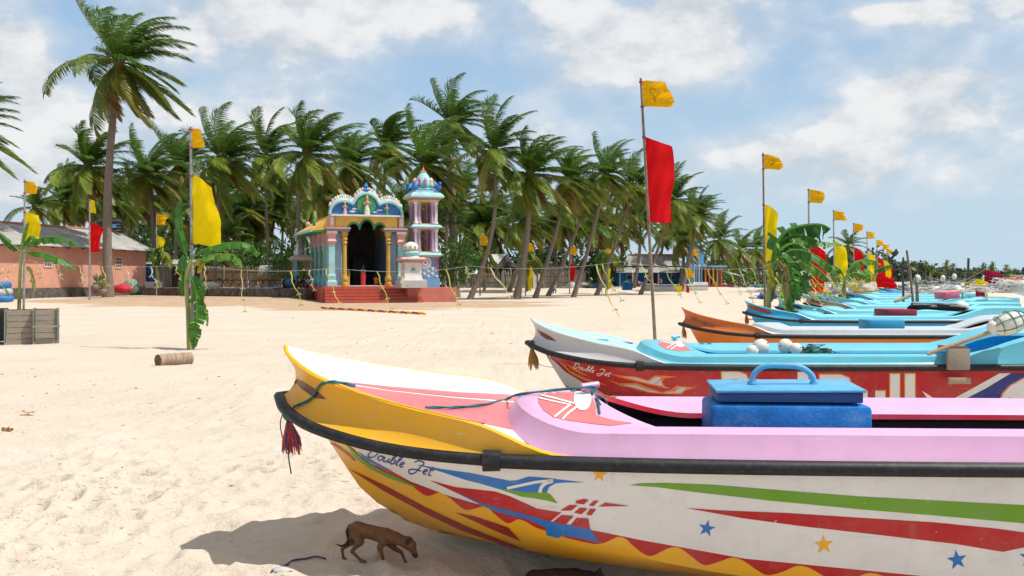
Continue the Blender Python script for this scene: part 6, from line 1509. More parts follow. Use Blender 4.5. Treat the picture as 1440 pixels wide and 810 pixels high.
t = thing('barrel', 'tall blue plastic barrel beside the grey shed', 'barrel', GP_(210, 92, .95)); m = MB(); m.use(BARREL); m.lathe((0, 0, 0), [(.55, 0), (.6, .1), (.58, .6), (.62, .65), (.58, .7), (.58, 1.4), (.62, 1.45), (.58, 1.5), (.57, 2.0), (.4, 2.1)], 16); m.build('drum', t, smooth=40); m = MB(); m.use(DARKW); m.lathe((0, 0, 2.1), [(.42, 0), (.42, .06)], 14); m.build('lid', t)
t = thing('basin', 'white wash basin block in front of the blue barrel', 'basin', GP_(216, 90, .95)); m = MB(); m.use(PWH); m.box((0, 0, .3), (1.5, .7, .55), bev=.08); m.build('tub', t); m = MB(); m.use(DARKW); m.lathe((.3, -.36, .3), [(.1, 0), (.1, .03)], 10, Matrix.Rotation(R(90), 3, 'X')); m.build('drain', t)
POT = mat('clay_pot', (.22, .15, .11), rough=.85, var=.25, dirt=(.4, .35, .3), dscale=3)
def pot(label, px, py, D, h, w):
    o = P(px, py, D); t = thing('clay_pot', label, 'pot', o, 0, 'pots by the pink house'); m = MB(); m.use(POT); m.lathe((0, 0, 0), [(w * .6, 0), (w * .95, h * .3), (w, h * .6), (w * .75, h * .85), (w * .6, h * .9), (w * .75, h)], 14); m.build('bowl', t, smooth=50)
    m = MB(); m.use(leafmat('bush_leaf')); rr = random.Random(px)
    for i in range(26): d = Vector((rr.uniform(-1, 1), rr.uniform(-1, 1), rr.uniform(.5, 1.6))).normalized(); s = d.orthogonal().normalized() * .07; m.col = (.30 * rr.uniform(.5, 1.2), .26, .10); q = Vector((0, 0, h * .95)); m.poly([q, q + d * .35 + s, q + d * .8, q + d * .35 - s])
    m.col = None; m.build('dry_plant', t)
pot('big clay pot with a dry plant just left of the tallest palm trunk', 138, 413, 77, .85, .55); pot('smaller clay pot at the foot of the tallest palm', 144, 414, 76, .5, .35)
def sack(name, label, cat, px, py, D, r, m_, sc=(1.3, 1, .7), group=None, seed=1):
    o = P(px, py, D); m = MB(); m.use(m_); m.ball((0, 0, r * sc[2] * .8), r, 14, 9, sc)
    for v in m.v: v += Vector(noise.noise_vector(v * (2.2 / r) + Vector((seed, 0, 0)))) * r * .22
    return tag(m.build(name, None, smooth=80, loc=o), label, cat, group)
REDC = mat('red_cloth', (.50, .03, .05), rough=.85); GRC = mat('grey_green_cloth', (.20, .28, .24), rough=.85, var=.3); WHC = mat('white_sack', (.50, .48, .45), rough=.8, var=.15, bump=.4, dirt=(.3, .26, .22)); BLC = mat('blue_sheet', (.03, .16, .40), rough=.7, var=.2)
sack('cloth_bundle', 'red cloth bundle against the pink house right of the palm trunk', 'bundle', 172, 411, 82, .55, REDC, seed=2); sack('cloth_bundle', 'grey-green bundle beside the red cloth bundle', 'bundle', 184, 411, 83, .6, GRC, (1.2, .9, 1), seed=3)
sack('cloth_bundle', 'white and blue rag pile on the terrace right of the silver pole', 'bundle', 297, 408, 88, .5, WHC, (1.7, 1, .8), seed=4)
m = MB(); m.use(BLC); rows = [[GP_(lerp(330, 408, i / 10), lerp(81.5, 87, j / 5), 1.0 + .05 * noise.noise((i * .7, j * .9, 2)) + .04) for i in range(11)] for j in range(6)]; rows = [[Vector((p.x, max(p.y, 89.6 + (-33.2 - p.x) * .624), p.z)) for p in r] for r in rows]
m.grid(rows); m.grid([[p - Vector((0, 0, .03)) for p in r] for r in rows[::-1]]); tag(m.build('tarpaulin', None, smooth=60), 'blue ground sheet spread on the terrace left of the pavilion', 'tarpaulin')
m = MB(); m.use(DARKW)
for i in range(9): m.tube(cr([GP_(290 + i * 11, 93, 1.0), GP_(294 + i * 11, 92.9, 1.5 + .25 * math.sin(i)), GP_(306 + i * 10, 92.8, 1.7 + .2 * math.cos(i * 2)), GP_(318 + i * 9, 92.9, 1.2)], 4), .035, 5)
tag(m.build('brushwood', None), 'dark dry branches lying against the cane fence', 'branches')
# right-hand huts
fence('grey weathered stake fence under the first tin roof', GP_(640, 131, .55), GP_(706, 131, .55), 2.1, 60, PLANK, 8, gap=.06, lean=.08); fence('pale stake fence between the two huts', GP_(708, 130, .55), GP_(762, 131, .55), 2.3, 46, PLANK, 9, gap=.06, lean=.10)
fence('short stake fence in front of the second hut', GP_(764, 129, .55), GP_(800, 129, .55), 2.1, 34, PLANK, 10, gap=.08, lean=.1)
def hut1():
    t = thing('hut', 'open hut with a sloping silver tin roof behind the stake fence', 'hut', GP_(650, 136, .55)); W = 4.6
    m = MB(); m.use(TIN); corr(m, (-.2, 0, 2.95), (W, 0, 2.95), (W + 1.4, 3.5, 4.7), (1.1, 3.5, 4.7), 16); m.build('roof', t)
    m = MB(); m.use(DARKW); m.prism([(W - .1, .1, 2.9), (W + 1.3, 3.4, 4.6), (W + 3.0, 4.5, 2.9)], (0, .1, 0)); m.box((W / 2 + .8, 3.4, 1.4), (W + 1, .15, 2.8)); m.build('wall', t)
    for x in (.1, W / 2, W - .1): m = MB(); m.use(TIMB); m.box((x, .15, 1.45), (.16, .16, 2.95)); m.build('post', t)
    m = MB(); m.use(TINW); corr(m, (-1.6, -2.4, 1.9), (3.4, -2.4, 1.9), (3.7, .2, 2.75), (-1.3, .2, 2.75), 12); m.build('white_awning', t)
hut1()
def hut2():
    t = thing('hut', 'low grey hut with a pale pitched tin roof left of the red banner pole', 'hut', GP_(762, 134, .55)); W = 5.9
    m = MB(); m.use(PLANK); m.box((W / 2, 2, 1.1), (W, 4, 2.2)); m.prism([(0.05, .01, 2.2), (W - .05, .01, 2.2), (.9, .01, 3.1)], (0, .1, 0)); m.build('wall', t)
    m = MB(); m.use(TIN); corr(m, (.6, -.5, 3.28), (.6, 4.4, 3.28), (W + .7, 4.4, 2.15), (W + .7, -.5, 2.15), 12); m.use(TIMB); m.box((W / 2 + .6, -.52, 2.70), (6.25, .06, .16), M=Matrix.Rotation(R(10.5), 4, 'Y')); m.use(TIN); corr(m, (-.7, 4.4, 2.5), (-.7, -.5, 2.5), (.62, -.5, 3.28), (.62, 4.4, 3.28), 12); m.build('roof', t)
    m = MB(); m.use(DARKW); m.box((1.6, -.02, 1.0), (1.1, .06, 2.0)); m.build('door', t); m = MB(); m.use(mat('window_board', (.36, .32, .27), rough=.9)); m.box((4.2, -.02, 1.3), (1.3, .06, .9)); m.build('window', t)
hut2()
for px, D, h, lab in ((752, 126, 2.2, 'stout white post in front of the stake fences'), (758, 126.5, 1.9, 'shorter white post just right of the stout one'), (727, 128, 2.0, 'white plank leaning on the pale stake fence')): m = MB(); m.use(PWH); m.box((0, 0, h / 2), (.42 if px == 752 else .25, .2, h)); tag(m.build('post', None, loc=GP_(px, D, .5)), lab, 'post')
def blue_house():
    t = thing('house', 'blue walled house with grey two-level roof beside the blue shrine', 'house', GP_(868, 152, .58)); W = 10.3
    m = MB(); m.use(BLUEW); m.box((W / 2, 3, 1.35), (W, 6, 2.7)); m.box((W / 2 + .9, 3.6, 3.0), (W - 1.8, 3.6, .9)); m.build('wall', t)
    m = MB(); m.use(SLATE); corr(m, (1.0, .9, 3.2), (W - .2, .9, 3.2), (W - .6, 3.6, 4.9), (2.0, 3.6, 4.9), 26); corr(m, (W - .2, 6.2, 3.2), (1.0, 6.2, 3.2), (2.0, 3.6, 4.9), (W - .6, 3.6, 4.9), 26); m.build('roof', t)
    m = MB(); m.use(TILE); m.tube([(2.0, 3.6, 4.95), (W - .6, 3.6, 4.95)], .14, 6); m.build('ridge_cap', t)
    m = MB(); m.use(SLATE); corr(m, (-.4, -1.5, 2.15), (W + .3, -1.5, 2.15), (W + .1, .95, 3.0), (0, .95, 3.0), 28); m.build('verandah_roof', t)
    for i in range(6): m = MB(); m.use(PWH if i % 2 else PLB); m.box((.3 + i * (W - .6) / 5, -1.2, 1.05), (.22, .2, 2.15)); m.build('post', t)
    m = MB(); m.use(DARKW); m.box((W * .55, -.03, 1.0), (1.1, .06, 2.0)); m.build('door', t); m = MB(); m.use(PRD2); m.box((W * .25, -.4, .2), (4.5, 1.2, .45)); m.build('verandah_step', t)
    for x in (2.0, W - 2.0): w = MB(); w.use(PLB); w.box((x, -.03, 1.45), (1.2, .07, .9)); wo = w.build('window', t); m = MB(); m.use(DARKW); m.box((x, -.075, 1.45), (.95, .03, .65)); m.build('pane', wo)
blue_house()
def blue_shrine():
    SB = plaster('shrine_sky', (.13, .40, .72)); OR = plaster('shrine_orange', (.52, .20, .03))
    t = thing('wayside_shrine', 'small blue and white shrine with a pointed fan-shaped turret', 'shrine', GP_(964, 146, .5), R(10)); W = 5.2
    m = MB(); m.use(PRD2); m.box((W / 2 + .4, .6, .2), (W + 2.2, 5, .5)); m.box((W / 2 + .6, -2.2, .05), (W + 1.5, .8, .3)); m.build('platform', t)
    for i in range(6): m = MB(); m.use((PWH, SB)[i % 2]); m.lathe((.15 + i * .38, -1.2 + .02 * i, .42), [(.16, 0), (.13, .15), (.13, 2.35), (.17, 2.55)], 10); m.build('column', t, smooth=50)
    for i in range(5): m = MB(); m.use((OR, PRD, PGY)[i % 3]); m.lathe((2.6 + i * .6, -1.2, .42), [(.17, 0), (.13, .15), (.13, 2.35), (.18, 2.55)], 10); m.build('column', t, smooth=50)
    m = MB(); m.use(DARKW); m.box((W / 2, 1.8, 1.7), (W - .4, 2.4, 2.5)); m.use(PLB); m.box((1.0, .5, 1.65), (1.9, .2, 2.5)); m.build('inner_room', t)
    m = MB(); m.use(SB); m.box((1.2, -.4, 3.25), (2.9, 2.4, .55)); m.build('canopy', t); m = MB(); m.use(PLB); m.box((W * .62, .2, 3.12), (W, 3.4, .26)); m.build('canopy_slab', t)
    for i in range(4): m = MB(); m.use(PWH); m.box((.15 + i * .7, -1.63, 3.25), (.34, .05, .3)); m.build('canopy_window', t)
    for k, (x, z1, w, mm) in enumerate(((.25, 6.6, .52, SB), (.8, 5.6, .5, PLB), (1.3, 7.2, .62, PWH), (1.85, 5.4, .5, PLB), (2.35, 6.0, .55, SB))):
        m = MB(); m.use(mm); sg = -1 if k < 2 else (1 if k > 2 else 0)
        if sg: m.prism([(x - w * .55, -.9 + .12 * k, 3.53), (x + w * .55, -.9 + .12 * k, 3.53), (x + w * .55, -.9 + .12 * k, z1 - (.7 if sg < 0 else 0)), (x - w * .55, -.9 + .12 * k, z1 - (0 if sg < 0 else .7))], (0, .5, 0))
        else: m.sqlathe((x, -.5, 3.53), [(w * .95, 0), (w * .8, 1.6), (w * .45, 2.7), (w * .14, 3.6), (.04, 4.3)])
        m.build('turret_panel', t)
    m = MB(); m.use(SB); m.ball((1.3, -.5, 6.7), .36, 8, 6, (1, 1, 1.1)); m.use(PWH); m.lathe((1.3, -.5, 7.0), [(.2, 0), (.1, .5), (.03, 1.6)], 8); m.build('spire', t, smooth=50)
blue_shrine()
m = MB(); m.use(TINW); a = GP_(1009, 150, 3.1); corr(m, a, a + Vector((3.6, 0, -.9)), a + Vector((3.6, 3, -.6)), a + Vector((0, 3, .3)), 9); m.use(TIMB)
for x in (.3, 3.4): m.box((a.x + x, a.y + .3, 1.4), (.14, .14, 2.4 if x < 1 else 1.5))
tag(m.build('tin_awning', None), 'white tin awning on posts right of the blue shrine', 'awning')
t = thing('beached_canoe', 'small white boat beached sideways in front of the blue house', 'boat', (0, 0, 0)); bpy.data.objects.remove(t)
c = dup_tree(proto); c.location = (P(897, 392, 124).x, 124, .22); c['label'] = 'small white boat beached far off in front of the blue house'; c['group'] = 'boats near the houses'; recolour(c, {TEAL: WHITE, CYANL: BROWN, CYAN: WHITE})
def crate(name, label, px, py, D, w, h, m_, group='plastic crates on the far sand'):
    o = P(px, py, D); t = thing(name, label, 'crate', o, R(8), group); m = MB(); m.use(m_); m.box((0, 0, h / 2), (w, w * .8, h), bev=.04); m.build('crate_body', t); m = MB(); m.use(m_)
    for z in (.25, .5, .75): m.box((0, -w * .4 - .02, h * z), (w * 1.02, .05, h * .07))
    m.box((0, 0, h + .02), (w * 1.06, w * .86, .08)); m.build('rim', t)
crate('plastic_crate', 'blue crate standing on the sand left of the small beached boat', 882, 408, 116, 1.05, .85, BLUEW); crate('plastic_crate', 'yellow crate on the sand before the blue shrine', 954.5, 411, 112, .6, .62, FYL)
NETS = [(811, 404, 116, 1.5, .9, 1.0, (WHC, NETD, PLANK), 'heap of white and dark nets beside the second hut'), (838, 405, 115, 1.2, .7, .6, (NETB, NETD), 'low blue net heap left of the blue crate'), (1058, 404, 120, 2.0, 1, .6, (NETG, NETD), 'green net heap right of the blue shrine'), (882, 399, 119, .5, .5, .5, (NETG,), 'green net lump piled on the blue crate'),
    (1082, 420, 47, .55, .4, .45, (BLUEW, NETD), 'dark blue net lump at the foot of the biggest banana plant'), (1120, 419, 50, 1.0, .5, .40, (NETG, TEAL), 'teal net heap between the banana stems'), (1148, 416, 54, .9, .5, .7, (YEL, DEEPB, WHC), 'orange and blue net heap beside the red-bannered pole'), (1163, 413, 60, 1.2, .6, .8, (WHC, PLANK, BLUEW), 'whitish net heap behind the bright blue boat'), (1105, 411, 66, 1.8, .8, .6, (WHC, NETB), 'white and blue net heap behind the arching banana leaf'), (1210, 408, 74, 1.4, .8, .9, (WHC, FYL, NETG), 'pale net heap among the right-hand flagpoles'),
    (1335, 399, 210, 4.0, 2, 1.6, (NETD, PLANK), 'dark grey net heap far off at the edge of the bay'), (1352, 399, 190, 4.5, 2, 1.3, (PLANK, NETD, GRC), 'long grey-green net heap near the water far off'), (1378, 400, 170, 3.2, 2, 1.4, (NETD, GRC), 'dark net heap far off beside the dark upright post'), (1300, 400, 175, 3.0, 2, 1.4, (GRC, NETD), 'greenish net heap far off left of the dark upright post'),
    (1345, 412, 45, 1.6, .6, .55, (WHC, FOAM), 'long white sack heap lying in a far boat'), (1300, 410, 50, .9, .5, .55, (WHC, FOAM, NETD), 'white bundle in the boats just left of the far short post'), (1372, 408, 52, 1.4, .6, .5, (FYL, WHC), 'yellow net bundle below the float flags'), (1416, 404, 50, 1.3, .7, .7, (WHC, CYANL), 'pale blue sack heap under the red float flag'), (1436, 410, 38, .9, .6, .75, (WHC, FOAM), 'big white sack at the right edge of the boat row')]
for i, (px, py, D, sx, sy, sz, cols, lab) in enumerate(NETS): net_heap('fishing_net', lab, P(px, py, D), sx * 1.25, sy * 1.25, sz * .9, cols, 46, 20 + i, .014)
def floatflag(label, p0, p1, D, col, w, h, seed, extra=None):
    a, b = P(p0[0], p0[1], D), P(p1[0], p1[1], D); t = thing('float_flag', label, 'float flag', a, 0, 'net-float flags in the far boats'); m = MB(); m.use(STICK); m.tube([(0, 0, 0), b - a], [.035, .02], 6); m.build('stick', t)
    for k, c in enumerate(col):
        m = MB(); m.use(c); q = b - a; m.grid([[q + Vector((p.x, p.y, p.z - k * h / len(col))) for p in r] for r in flagcloth(w, h / len(col), seed + k, .45, .25)]); m.build('flag', t, smooth=80)
ORC = cloth('flag_orange', (.72, .20, .08)); MAR = cloth('flag_maroon', (.35, .02, .06))
floatflag('maroon float flag highest on its slanting stick', (1320, 414), (1384, 380), 46, (MAR, MAR), .7, .6, 3); floatflag('striped yellow and maroon float flag under the maroon one', (1335, 416), (1372, 392), 45, (FYL, MAR), .6, .8, 5); floatflag('orange-red float flag drooping at the right edge of the boat row', (1385, 415), (1408, 390), 47, (ORC, ORC), 1.1, .7, 8); floatflag('red float flag rightmost among the far boats', (1395, 412), (1428, 388), 49, (ORC,), .5, .55, 10)
floatflag('red cloth wrapped on a stick where the flag row ends', (1250, 403), (1233, 386), 70, (FRED,), 1.2, .9, 13)
for i, (px, py, D) in enumerate(((1342, 389, 60), (1326, 391, 62), (1384, 391, 65), (1353, 402, 48), (1290, 392, 44))):
    t = thing('float_stick', ('white float on a stick above the white sack heap', 'small white float on a stick left of the higher white float', 'white float on a stick by the dark upright post', 'low white float on a short stick before the yellow bundle', 'whitish rag-topped float beside the tallest leaning stick')[i], 'float', P(px, py, D), 0, 'white floats on sticks in the far boats'); m = MB(); m.use(FOAM); m.ball((0, 0, 0), .15 if i != 3 else .12, 10, 8, (1, 1, 1.25)); m.build('float_body', t, smooth=80); m = MB(); m.use(STICK); m.tube([(0, 0, -.1), (.05, 0, -1.0)], .03, 5); m.build('stick', t)
# ---------------------------------------------------------------- things on the near sand
def wood_crate(label, px0, px1, pyt, D, dep, seed):
    a, b = P(px0, 483, D), P(px1, 483, D); w = b.x - a.x; h = P(0, pyt, D).z - .02; w *= 1.0; t = thing('wooden_crate', label, 'crate', ((a.x + b.x) / 2 - .18 * dep, D + dep / 2 - .05, ground_z((a.x + b.x) / 2, D) - .02), R(24), 'wooden crates at the left'); rr = random.Random(seed)
    m = MB(); n = 6
    for i in range(n):
        z = h * (i + .5) / n
        m.use(WOODG); m.box((rr.uniform(-.01, .01), -dep / 2, z), (w - .02, .03, h / n - .014), M=Matrix.Rotation(rr.uniform(-.012, .012), 4, 'Y')); m.box((-w / 2, 0, z), (.03, dep - .04, h / n - .012)); m.box((w / 2, 0, z), (.03, dep - .04, h / n - .012)); m.box((0, dep / 2, z), (w - .02, .03, h / n - .012))
    m.build('boards', t)
    for x in (-1, 1):
        for y in (-1, 1): m = MB(); m.use(PLANK); m.box((x * (w / 2 - .03), y * (dep / 2 + .02), h / 2), (.07, .045, h + .03)); m.build('corner_post', t)
    m = MB(); m.use(NETG); m.tube([(-w / 2 + .04, -dep / 2 - .05, h), (-w / 2 + .05, -dep / 2 - .06, h * .5), (-w / 2 + .03, -dep / 2 - .05, .08)], .012, 5); m.tube([(w / 2 - .04, -dep / 2 - .05, h), (w / 2 - .05, -dep / 2 - .06, h * .6), (w / 2 - .03, -dep / 2 - .05, .1)], .012, 5); m.build('green_cord', t)
wood_crate('left wooden crate of grey planks laced with green cord', 8, 46, 433, 27.6, .8, 2); wood_crate('right wooden crate with a batten across its planks', 47.5, 80, 433, 27.7, .85, 5)
m = MB(); m.use(WOODG); m.box((.0, 0, 0), (.70, .05, .05), rz=R(24)); tag(m.build('batten', None, loc=P(65, 459, 27.55)), 'loose batten across the front of the right wooden crate', 'batten')
o = P(-6, 481, 27.9); t = thing('plastic_crate', 'black plastic crate cut off by the left edge, beside the wooden crates', 'crate', o, R(24)); m = MB(); m.use(TANK); m.box((0, .3, .48), (.62, .6, .92), bev=.05); m.build('crate_body', t)
for z in (.25, .5, .75): m = MB(); m.use(TANK); m.box((.0, -.01, z), (.66, .06, .07)); m.build('rib', t)
o = P(-2, 424, 33); t = thing('life_ring', 'blue and white ring float at the left edge behind the crates', 'float', o); m = MB(); m.use(WHC); n = 24
for k, (z, mm) in enumerate(((0, BLC), (.22, WHC), (.44, BLC))): m.use(mm); m.tube([(.36 * math.cos(a * 2 * math.pi / n) * (1 - .12 * k), .3 * math.sin(a * 2 * math.pi / n), z + .1) for a in range(n + 1)], .13, 8)
m.build('ring', t, smooth=70); m = MB(); m.use(NETG); m.tube([(.4, -.1, 0), (.42, -.2, .3), (.3, -.3, .55)], .015, 5); m.build('rope', t)
def log():
    c = P(245, 507, 20.6); c.z = ground_z(c.x, c.y) + .10; t = thing('palm_log', 'short cut palm log lying on the sand left of the lilac boat', 'log', c, R(52)); m = MB(); m.use(mat('log_bark', (.34, .25, .17), rough=.9, var=.35, vscale=4, stretch=(9, 1, 1), bump=.8, bscale=12)); n = 9; m.tube([(-.38 + .76 * i / n, 0, 0) for i in range(n + 1)], [.125 + .008 * (i % 2) for i in range(n + 1)], 14, cap=False); m.build('trunk_piece', t, smooth=60)
    for x, mm in ((-.382, mat('log_end', (.15, .075, .035), rough=.9, var=.4, vscale=9, bump=.5)), (.382, MATS.get('log_end'))):
        m = MB(); m.use(mm); m.lathe((x, 0, 0), [(.127, -.004), (.06, .004), (.01, .006)], 14, Matrix.Rotation(R(90 if x > 0 else -90), 3, 'Y')); m.build('cut_end', t)
log()
def onsand(px, py):
    D = CAM_H * FPX / (py - HY)
    for _ in range(6): D = (CAM_H - ground_z((px - CX) / FPX * D, D)) * FPX / (py - HY)
    return Vector(((px - CX) / FPX * D, D, ground_z((px - CX) / FPX * D, D)))
a, b = onsand(452, 434.5), onsand(598, 443); t = thing('striped_pole', 'yellow and maroon striped pole lying on the sand before the shrine', 'pole', a); m = MB(); n = 20
for i in range(n): m = MB(); m.use(FY if i % 2 else PRD2); p, q = (b - a) * (i / n), (b - a) * ((i + 1) / n); m.tube([p + Vector((0, 0, .09)), q + Vector((0, 0, .06))], .055, 8); m.build('stripe', t, smooth=60)
DRY = mat('dry_leaf', (.22, .10, .03), rough=.9, var=.4); DK = mat('driftwood_dark', (.07, .045, .03), rough=.9); LIT = [DRY, DK, DK]
def scrap(label, px, py, L, m_, ang, cat='scrap', h=.02, name='beach_scrap', group='scraps lying on the open sand'):
    p = onsand(px, py); m = MB(); m.use(m_); rr = random.Random(int(px * 7 + py)); pts = [Vector((L * (k / 4 - .5), .07 * L * rr.uniform(-1, 1), h * rr.uniform(.2, .7))) for k in range(5)]; rot = Matrix.Rotation(ang, 3, 'Z'); m.tube([rot @ q for q in cr(pts, 2)], [L * (.03 + .07 * math.sin(math.pi * min(1, k_ / 8 + .05))) * (.6 + .7 * rr.random()) for k_ in range(9)], 5, squash=.6)
    return tag(m.build(name, None, smooth=60, loc=p), label, cat, group)
p = onsand(41, 583); m = MB(); m.use(mat('orange_leaf', (.46, .20, .03), rough=.8)); m.grid([[Vector((x * .03, y * .02, .015 + .02 * abs(x) * .5 + .012 * math.sin(x * 2 + y))) for x in range(-3, 4)] for y in range(-2, 3)]); tag(m.build('dry_leaf', None, smooth=60, loc=p), 'curled orange dead leaf on the sand at the left', 'leaf')
p = onsand(10, 607); m = MB(); m.use(DRY); m.grid([[Vector((x * .02, y * .02, .01 + .03 * (2 - abs(y)) * .6 + .012 * math.sin(x * 2 + y))) for x in range(-3, 4)] for y in range(-2, 3)]); tag(m.build('dry_leaf', None, smooth=60, loc=p), 'folded brown dead leaf close to the left edge', 'leaf')
scrap('thin dark twig standing slantwise on the sand, middle left', 315, 677, .13, DK, 1.1, 'twig', .03, 'twig', None)
scrap('greenish bottle cap sized scrap on the open sand', 252, 599, .05, TEAL, .2, 'scrap', .02, 'beach_scrap', None)
rr = random.Random(31)
for i in range(60):
    y = 520 + 190 * rr.random() ** 1.4; x = 400 * rr.random() - 5
    if y > 600 and rr.random() < .45: continue
    scrap('small dark scrap of driftwood or weed lying on the open sand', x, y, rr.uniform(.03, .085), LIT[i % 3], rr.uniform(-.6, .6))
for i in range(30):
    y = 432 + 70 * rr.random(); x = rr.uniform(290, 760)
    scrap('small dark scrap of driftwood or weed lying on the open sand', x, y, rr.uniform(.06, .13), LIT[i % 3], rr.uniform(-.6, .6))
pp = [onsand(x, y) + Vector((0, 0, .012)) for x, y in ((382, 806), (392, 800), (402, 797), (414, 790), (430, 788), (444, 785), (458, 788))]; m = MB(); m.use(mat('violet_cord', (.07, .05, .11), rough=.8, var=.4)); m.tube(cr(pp, 4), .007, 6); tag(m.build('cord', None, smooth=80), 'short dark violet cord half buried in the shadow beside the puppy', 'cord')
m = MB(); m.use(WHC); q = onsand(396, 804); m.ball((0, 0, .01), .05, 10, 6, (1.4, 1, .4)); 
for v in m.v: v += Vector(noise.noise_vector(v * 30)) * .012
tag(m.build('rag', None, smooth=80, loc=q), 'white scrap of rag at the bottom edge of the boat shadow', 'rag')
# ---------------------------------------------------------------- people (all far off)
SKIN = mat('brown_skin', (.16, .075, .04), rough=.6, var=.08); HAIR = mat('black_hair', (.012, .010, .010), rough=.5)
def fabric(n, c): return mat('cloth_' + n, c, rough=.85, var=.12, vscale=6, bump=.25, bscale=30)
def person(label, loc, h, face, pose, top, bottom, style='trousers', group='people by the shrine and on the sand', bun=False):
    t = thing('person', label, 'person', loc, face, group); s = h
    J, E = [], []
    def a(x, y, z, r, par=None):
        J.append((x * s, y * s, z * s, r * s, r * s));
        if par is not None: E.append((par, len(J) - 1))
        return len(J) - 1
    if pose == 'sit': pz, hipy = .10, 0
    else: pz, hipy = .51, 0
    off = pz - .51
    pe = a(0, 0, .51 + off, .075); ch = a(0, .005, .70 + off, .082, pe); ne = a(0, 0, .825 + off, .033, ch); hd = a(0, -.012, .885 + off, .052, ne); ht = a(0, -.005, .945 + off, .046, hd); a(0, -.062, .895 + off, .012, hd)
    for sg in (-1, 1):
        sh = a(sg * .105, 0, .785 + off, .036, ch)
        if pose == 'walk': el = a(sg * .135, sg * .06, .645 + off, .028, sh); ha = a(sg * .13, sg * .10 - .07, .52 + off, .022, el); a(sg * .125, sg * .11 - .09, .48 + off, .020, ha)
        elif pose == 'sit': el = a(sg * .14, -.05, .66 + off, .028, sh); ha = a(sg * .09, -.17, .60 + off, .022, el); a(sg * .06, -.20, .60 + off, .02, ha)
        elif pose == 'pray': el = a(sg * .14, -.02, .66 + off, .028, sh); ha = a(sg * .07, -.12, .76 + off, .022, el); a(sg * .03, -.14, .80 + off, .02, ha)
        else: el = a(sg * .14, .0, .64 + off, .028, sh); ha = a(sg * .135, -.04, .51 + off, .022, el); a(sg * .13, -.05, .47 + off, .02, ha)
        hp = a(sg * .05, 0, .49 + off, .062, pe)
        if pose == 'walk': kn = a(sg * .055, -.02 - sg * .10, .28, .044, hp); an = a(sg * .055, .05 - sg * .10 + (.05 if sg > 0 else 0), .06 + (.06 if sg > 0 else 0), .028, kn); a(sg * .055, -.01 - sg * .10 + (.04 if sg > 0 else 0), .02 + (.06 if sg > 0 else 0), .022, an)
        elif pose == 'sit': kn = a(sg * .14, -.20, .13, .046, hp); an = a(sg * .02, -.14, .04, .03, kn); a(-sg * .03, -.17, .03, .024, an)
        else: kn = a(sg * .055, -.01, .27, .044, hp); an = a(sg * .055, .01, .05, .028, kn); a(sg * .055, -.06, .02, .022, an)
    b = skin_mesh('body', J, E, [SKIN], 0, 1); b.parent = t
    z0 = off
    m = MB(); m.use(HAIR); m.ball((0, .012 * s, (.925 + z0) * s), .066 * s, 12, 8, (.92, 1.0, 1.0));
    if bun: m.ball((0, .072 * s, (.90 + z0) * s), .034 * s, 8, 6); m.tube([(0, .07 * s, (.89 + z0) * s), (0, .09 * s, (.78 + z0) * s), (0, .085 * s, (.62 + z0) * s)], [.025 * s, .022 * s, .01 * s], 6)
    m.build('hair', t, smooth=80)
    def shell(name, mm, prof, n=14):
        m = MB(); m.use(mm); m.lathe((0, 0, 0), [(r * s, (z + z0) * s) for r, z in prof], n, sx=1.0, sy=.68); return m.build(name, t, smooth=60)
    if style == 'sari':
        m = MB(); m.use(bottom); n = 20; rows = []
        for z, r in ((.02, .115), (.15, .112), (.30, .115), (.45, .128), (.56, .112), (.60, .100)): rows.append([Vector((r * s * (1 + .05 * math.sin(j * 5)) * math.cos(j * 2 * math.pi / n), r * .8 * s * (1 + .05 * math.sin(j * 5)) * math.sin(j * 2 * math.pi / n), z * s)) for j in range(n)])
        m.grid(rows, closed_u=True); m.build('sari_skirt', t, smooth=80)
        shell('blouse', top, [(.098, .60), (.104, .68), (.118, .76), (.085, .81), (.04, .83)])
        m = MB(); m.use(bottom); m.tube([(.10 * s, -.03 * s, .60 * s), (.02 * s, -.085 * s, .70 * s), (-.09 * s, -.03 * s, .80 * s), (-.09 * s, .06 * s, .74 * s), (-.06 * s, .085 * s, .55 * s)], [.035 * s, .035 * s, .03 * s, .035 * s, .04 * s], 8, squash=.5); m.build('sari_drape', t, smooth=80)
    else:
        shell('shirt', top, [(.108, .49), (.104, .58), (.108, .68), (.122, .765), (.085, .81), (.042, .83)])
        for sg in (-1, 1):
            p = [j for j in J if j[0] * sg > .09 * s and j[2] > (.6 + z0) * s][:2]
            if len(p) == 2: m = MB(); m.use(top); m.tube([p[0][:3], p[1][:3]], [.044 * s, .04 * s], 8); m.build('sleeve', t, smooth=60)
        base = 6 + 0
        for k, sg in enumerate((-1, 1)):
            i0 = 6 + k * 8 + 4; hp, kn, an = J[i0][:3], J[i0 + 1][:3], J[i0 + 2][:3]; m = MB(); m.use(bottom)
            if style == 'shorts': m.tube([hp, kn], [.078 * s, .066 * s], 9)
            else: m.tube([hp, kn, an], [.075 * s, .056 * s, .044 * s], 9)
            m.build('trouser_leg', t, smooth=60)
    return t
C_RED, C_GRN, C_YEL, C_NAVY, C_BLK, C_LB, C_PUR, C_ORG, C_WHT, C_DEN, C_TEA, C_BRN = (fabric('crimson', (.55, .02, .04)), fabric('teal_green', (.05, .30, .22)), fabric('mustard', (.50, .36, .05)), fabric('navy', (.015, .025, .09)), fabric('black', (.015, .014, .018)), fabric('light_blue', (.16, .34, .58)), fabric('purple', (.10, .05, .16)), fabric('orange', (.62, .20, .04)), fabric('white', (.60, .60, .62)), fabric('denim', (.05, .09, .19)), fabric('cyan', (.03, .22, .38)), fabric('brown', (.20, .10, .06)))
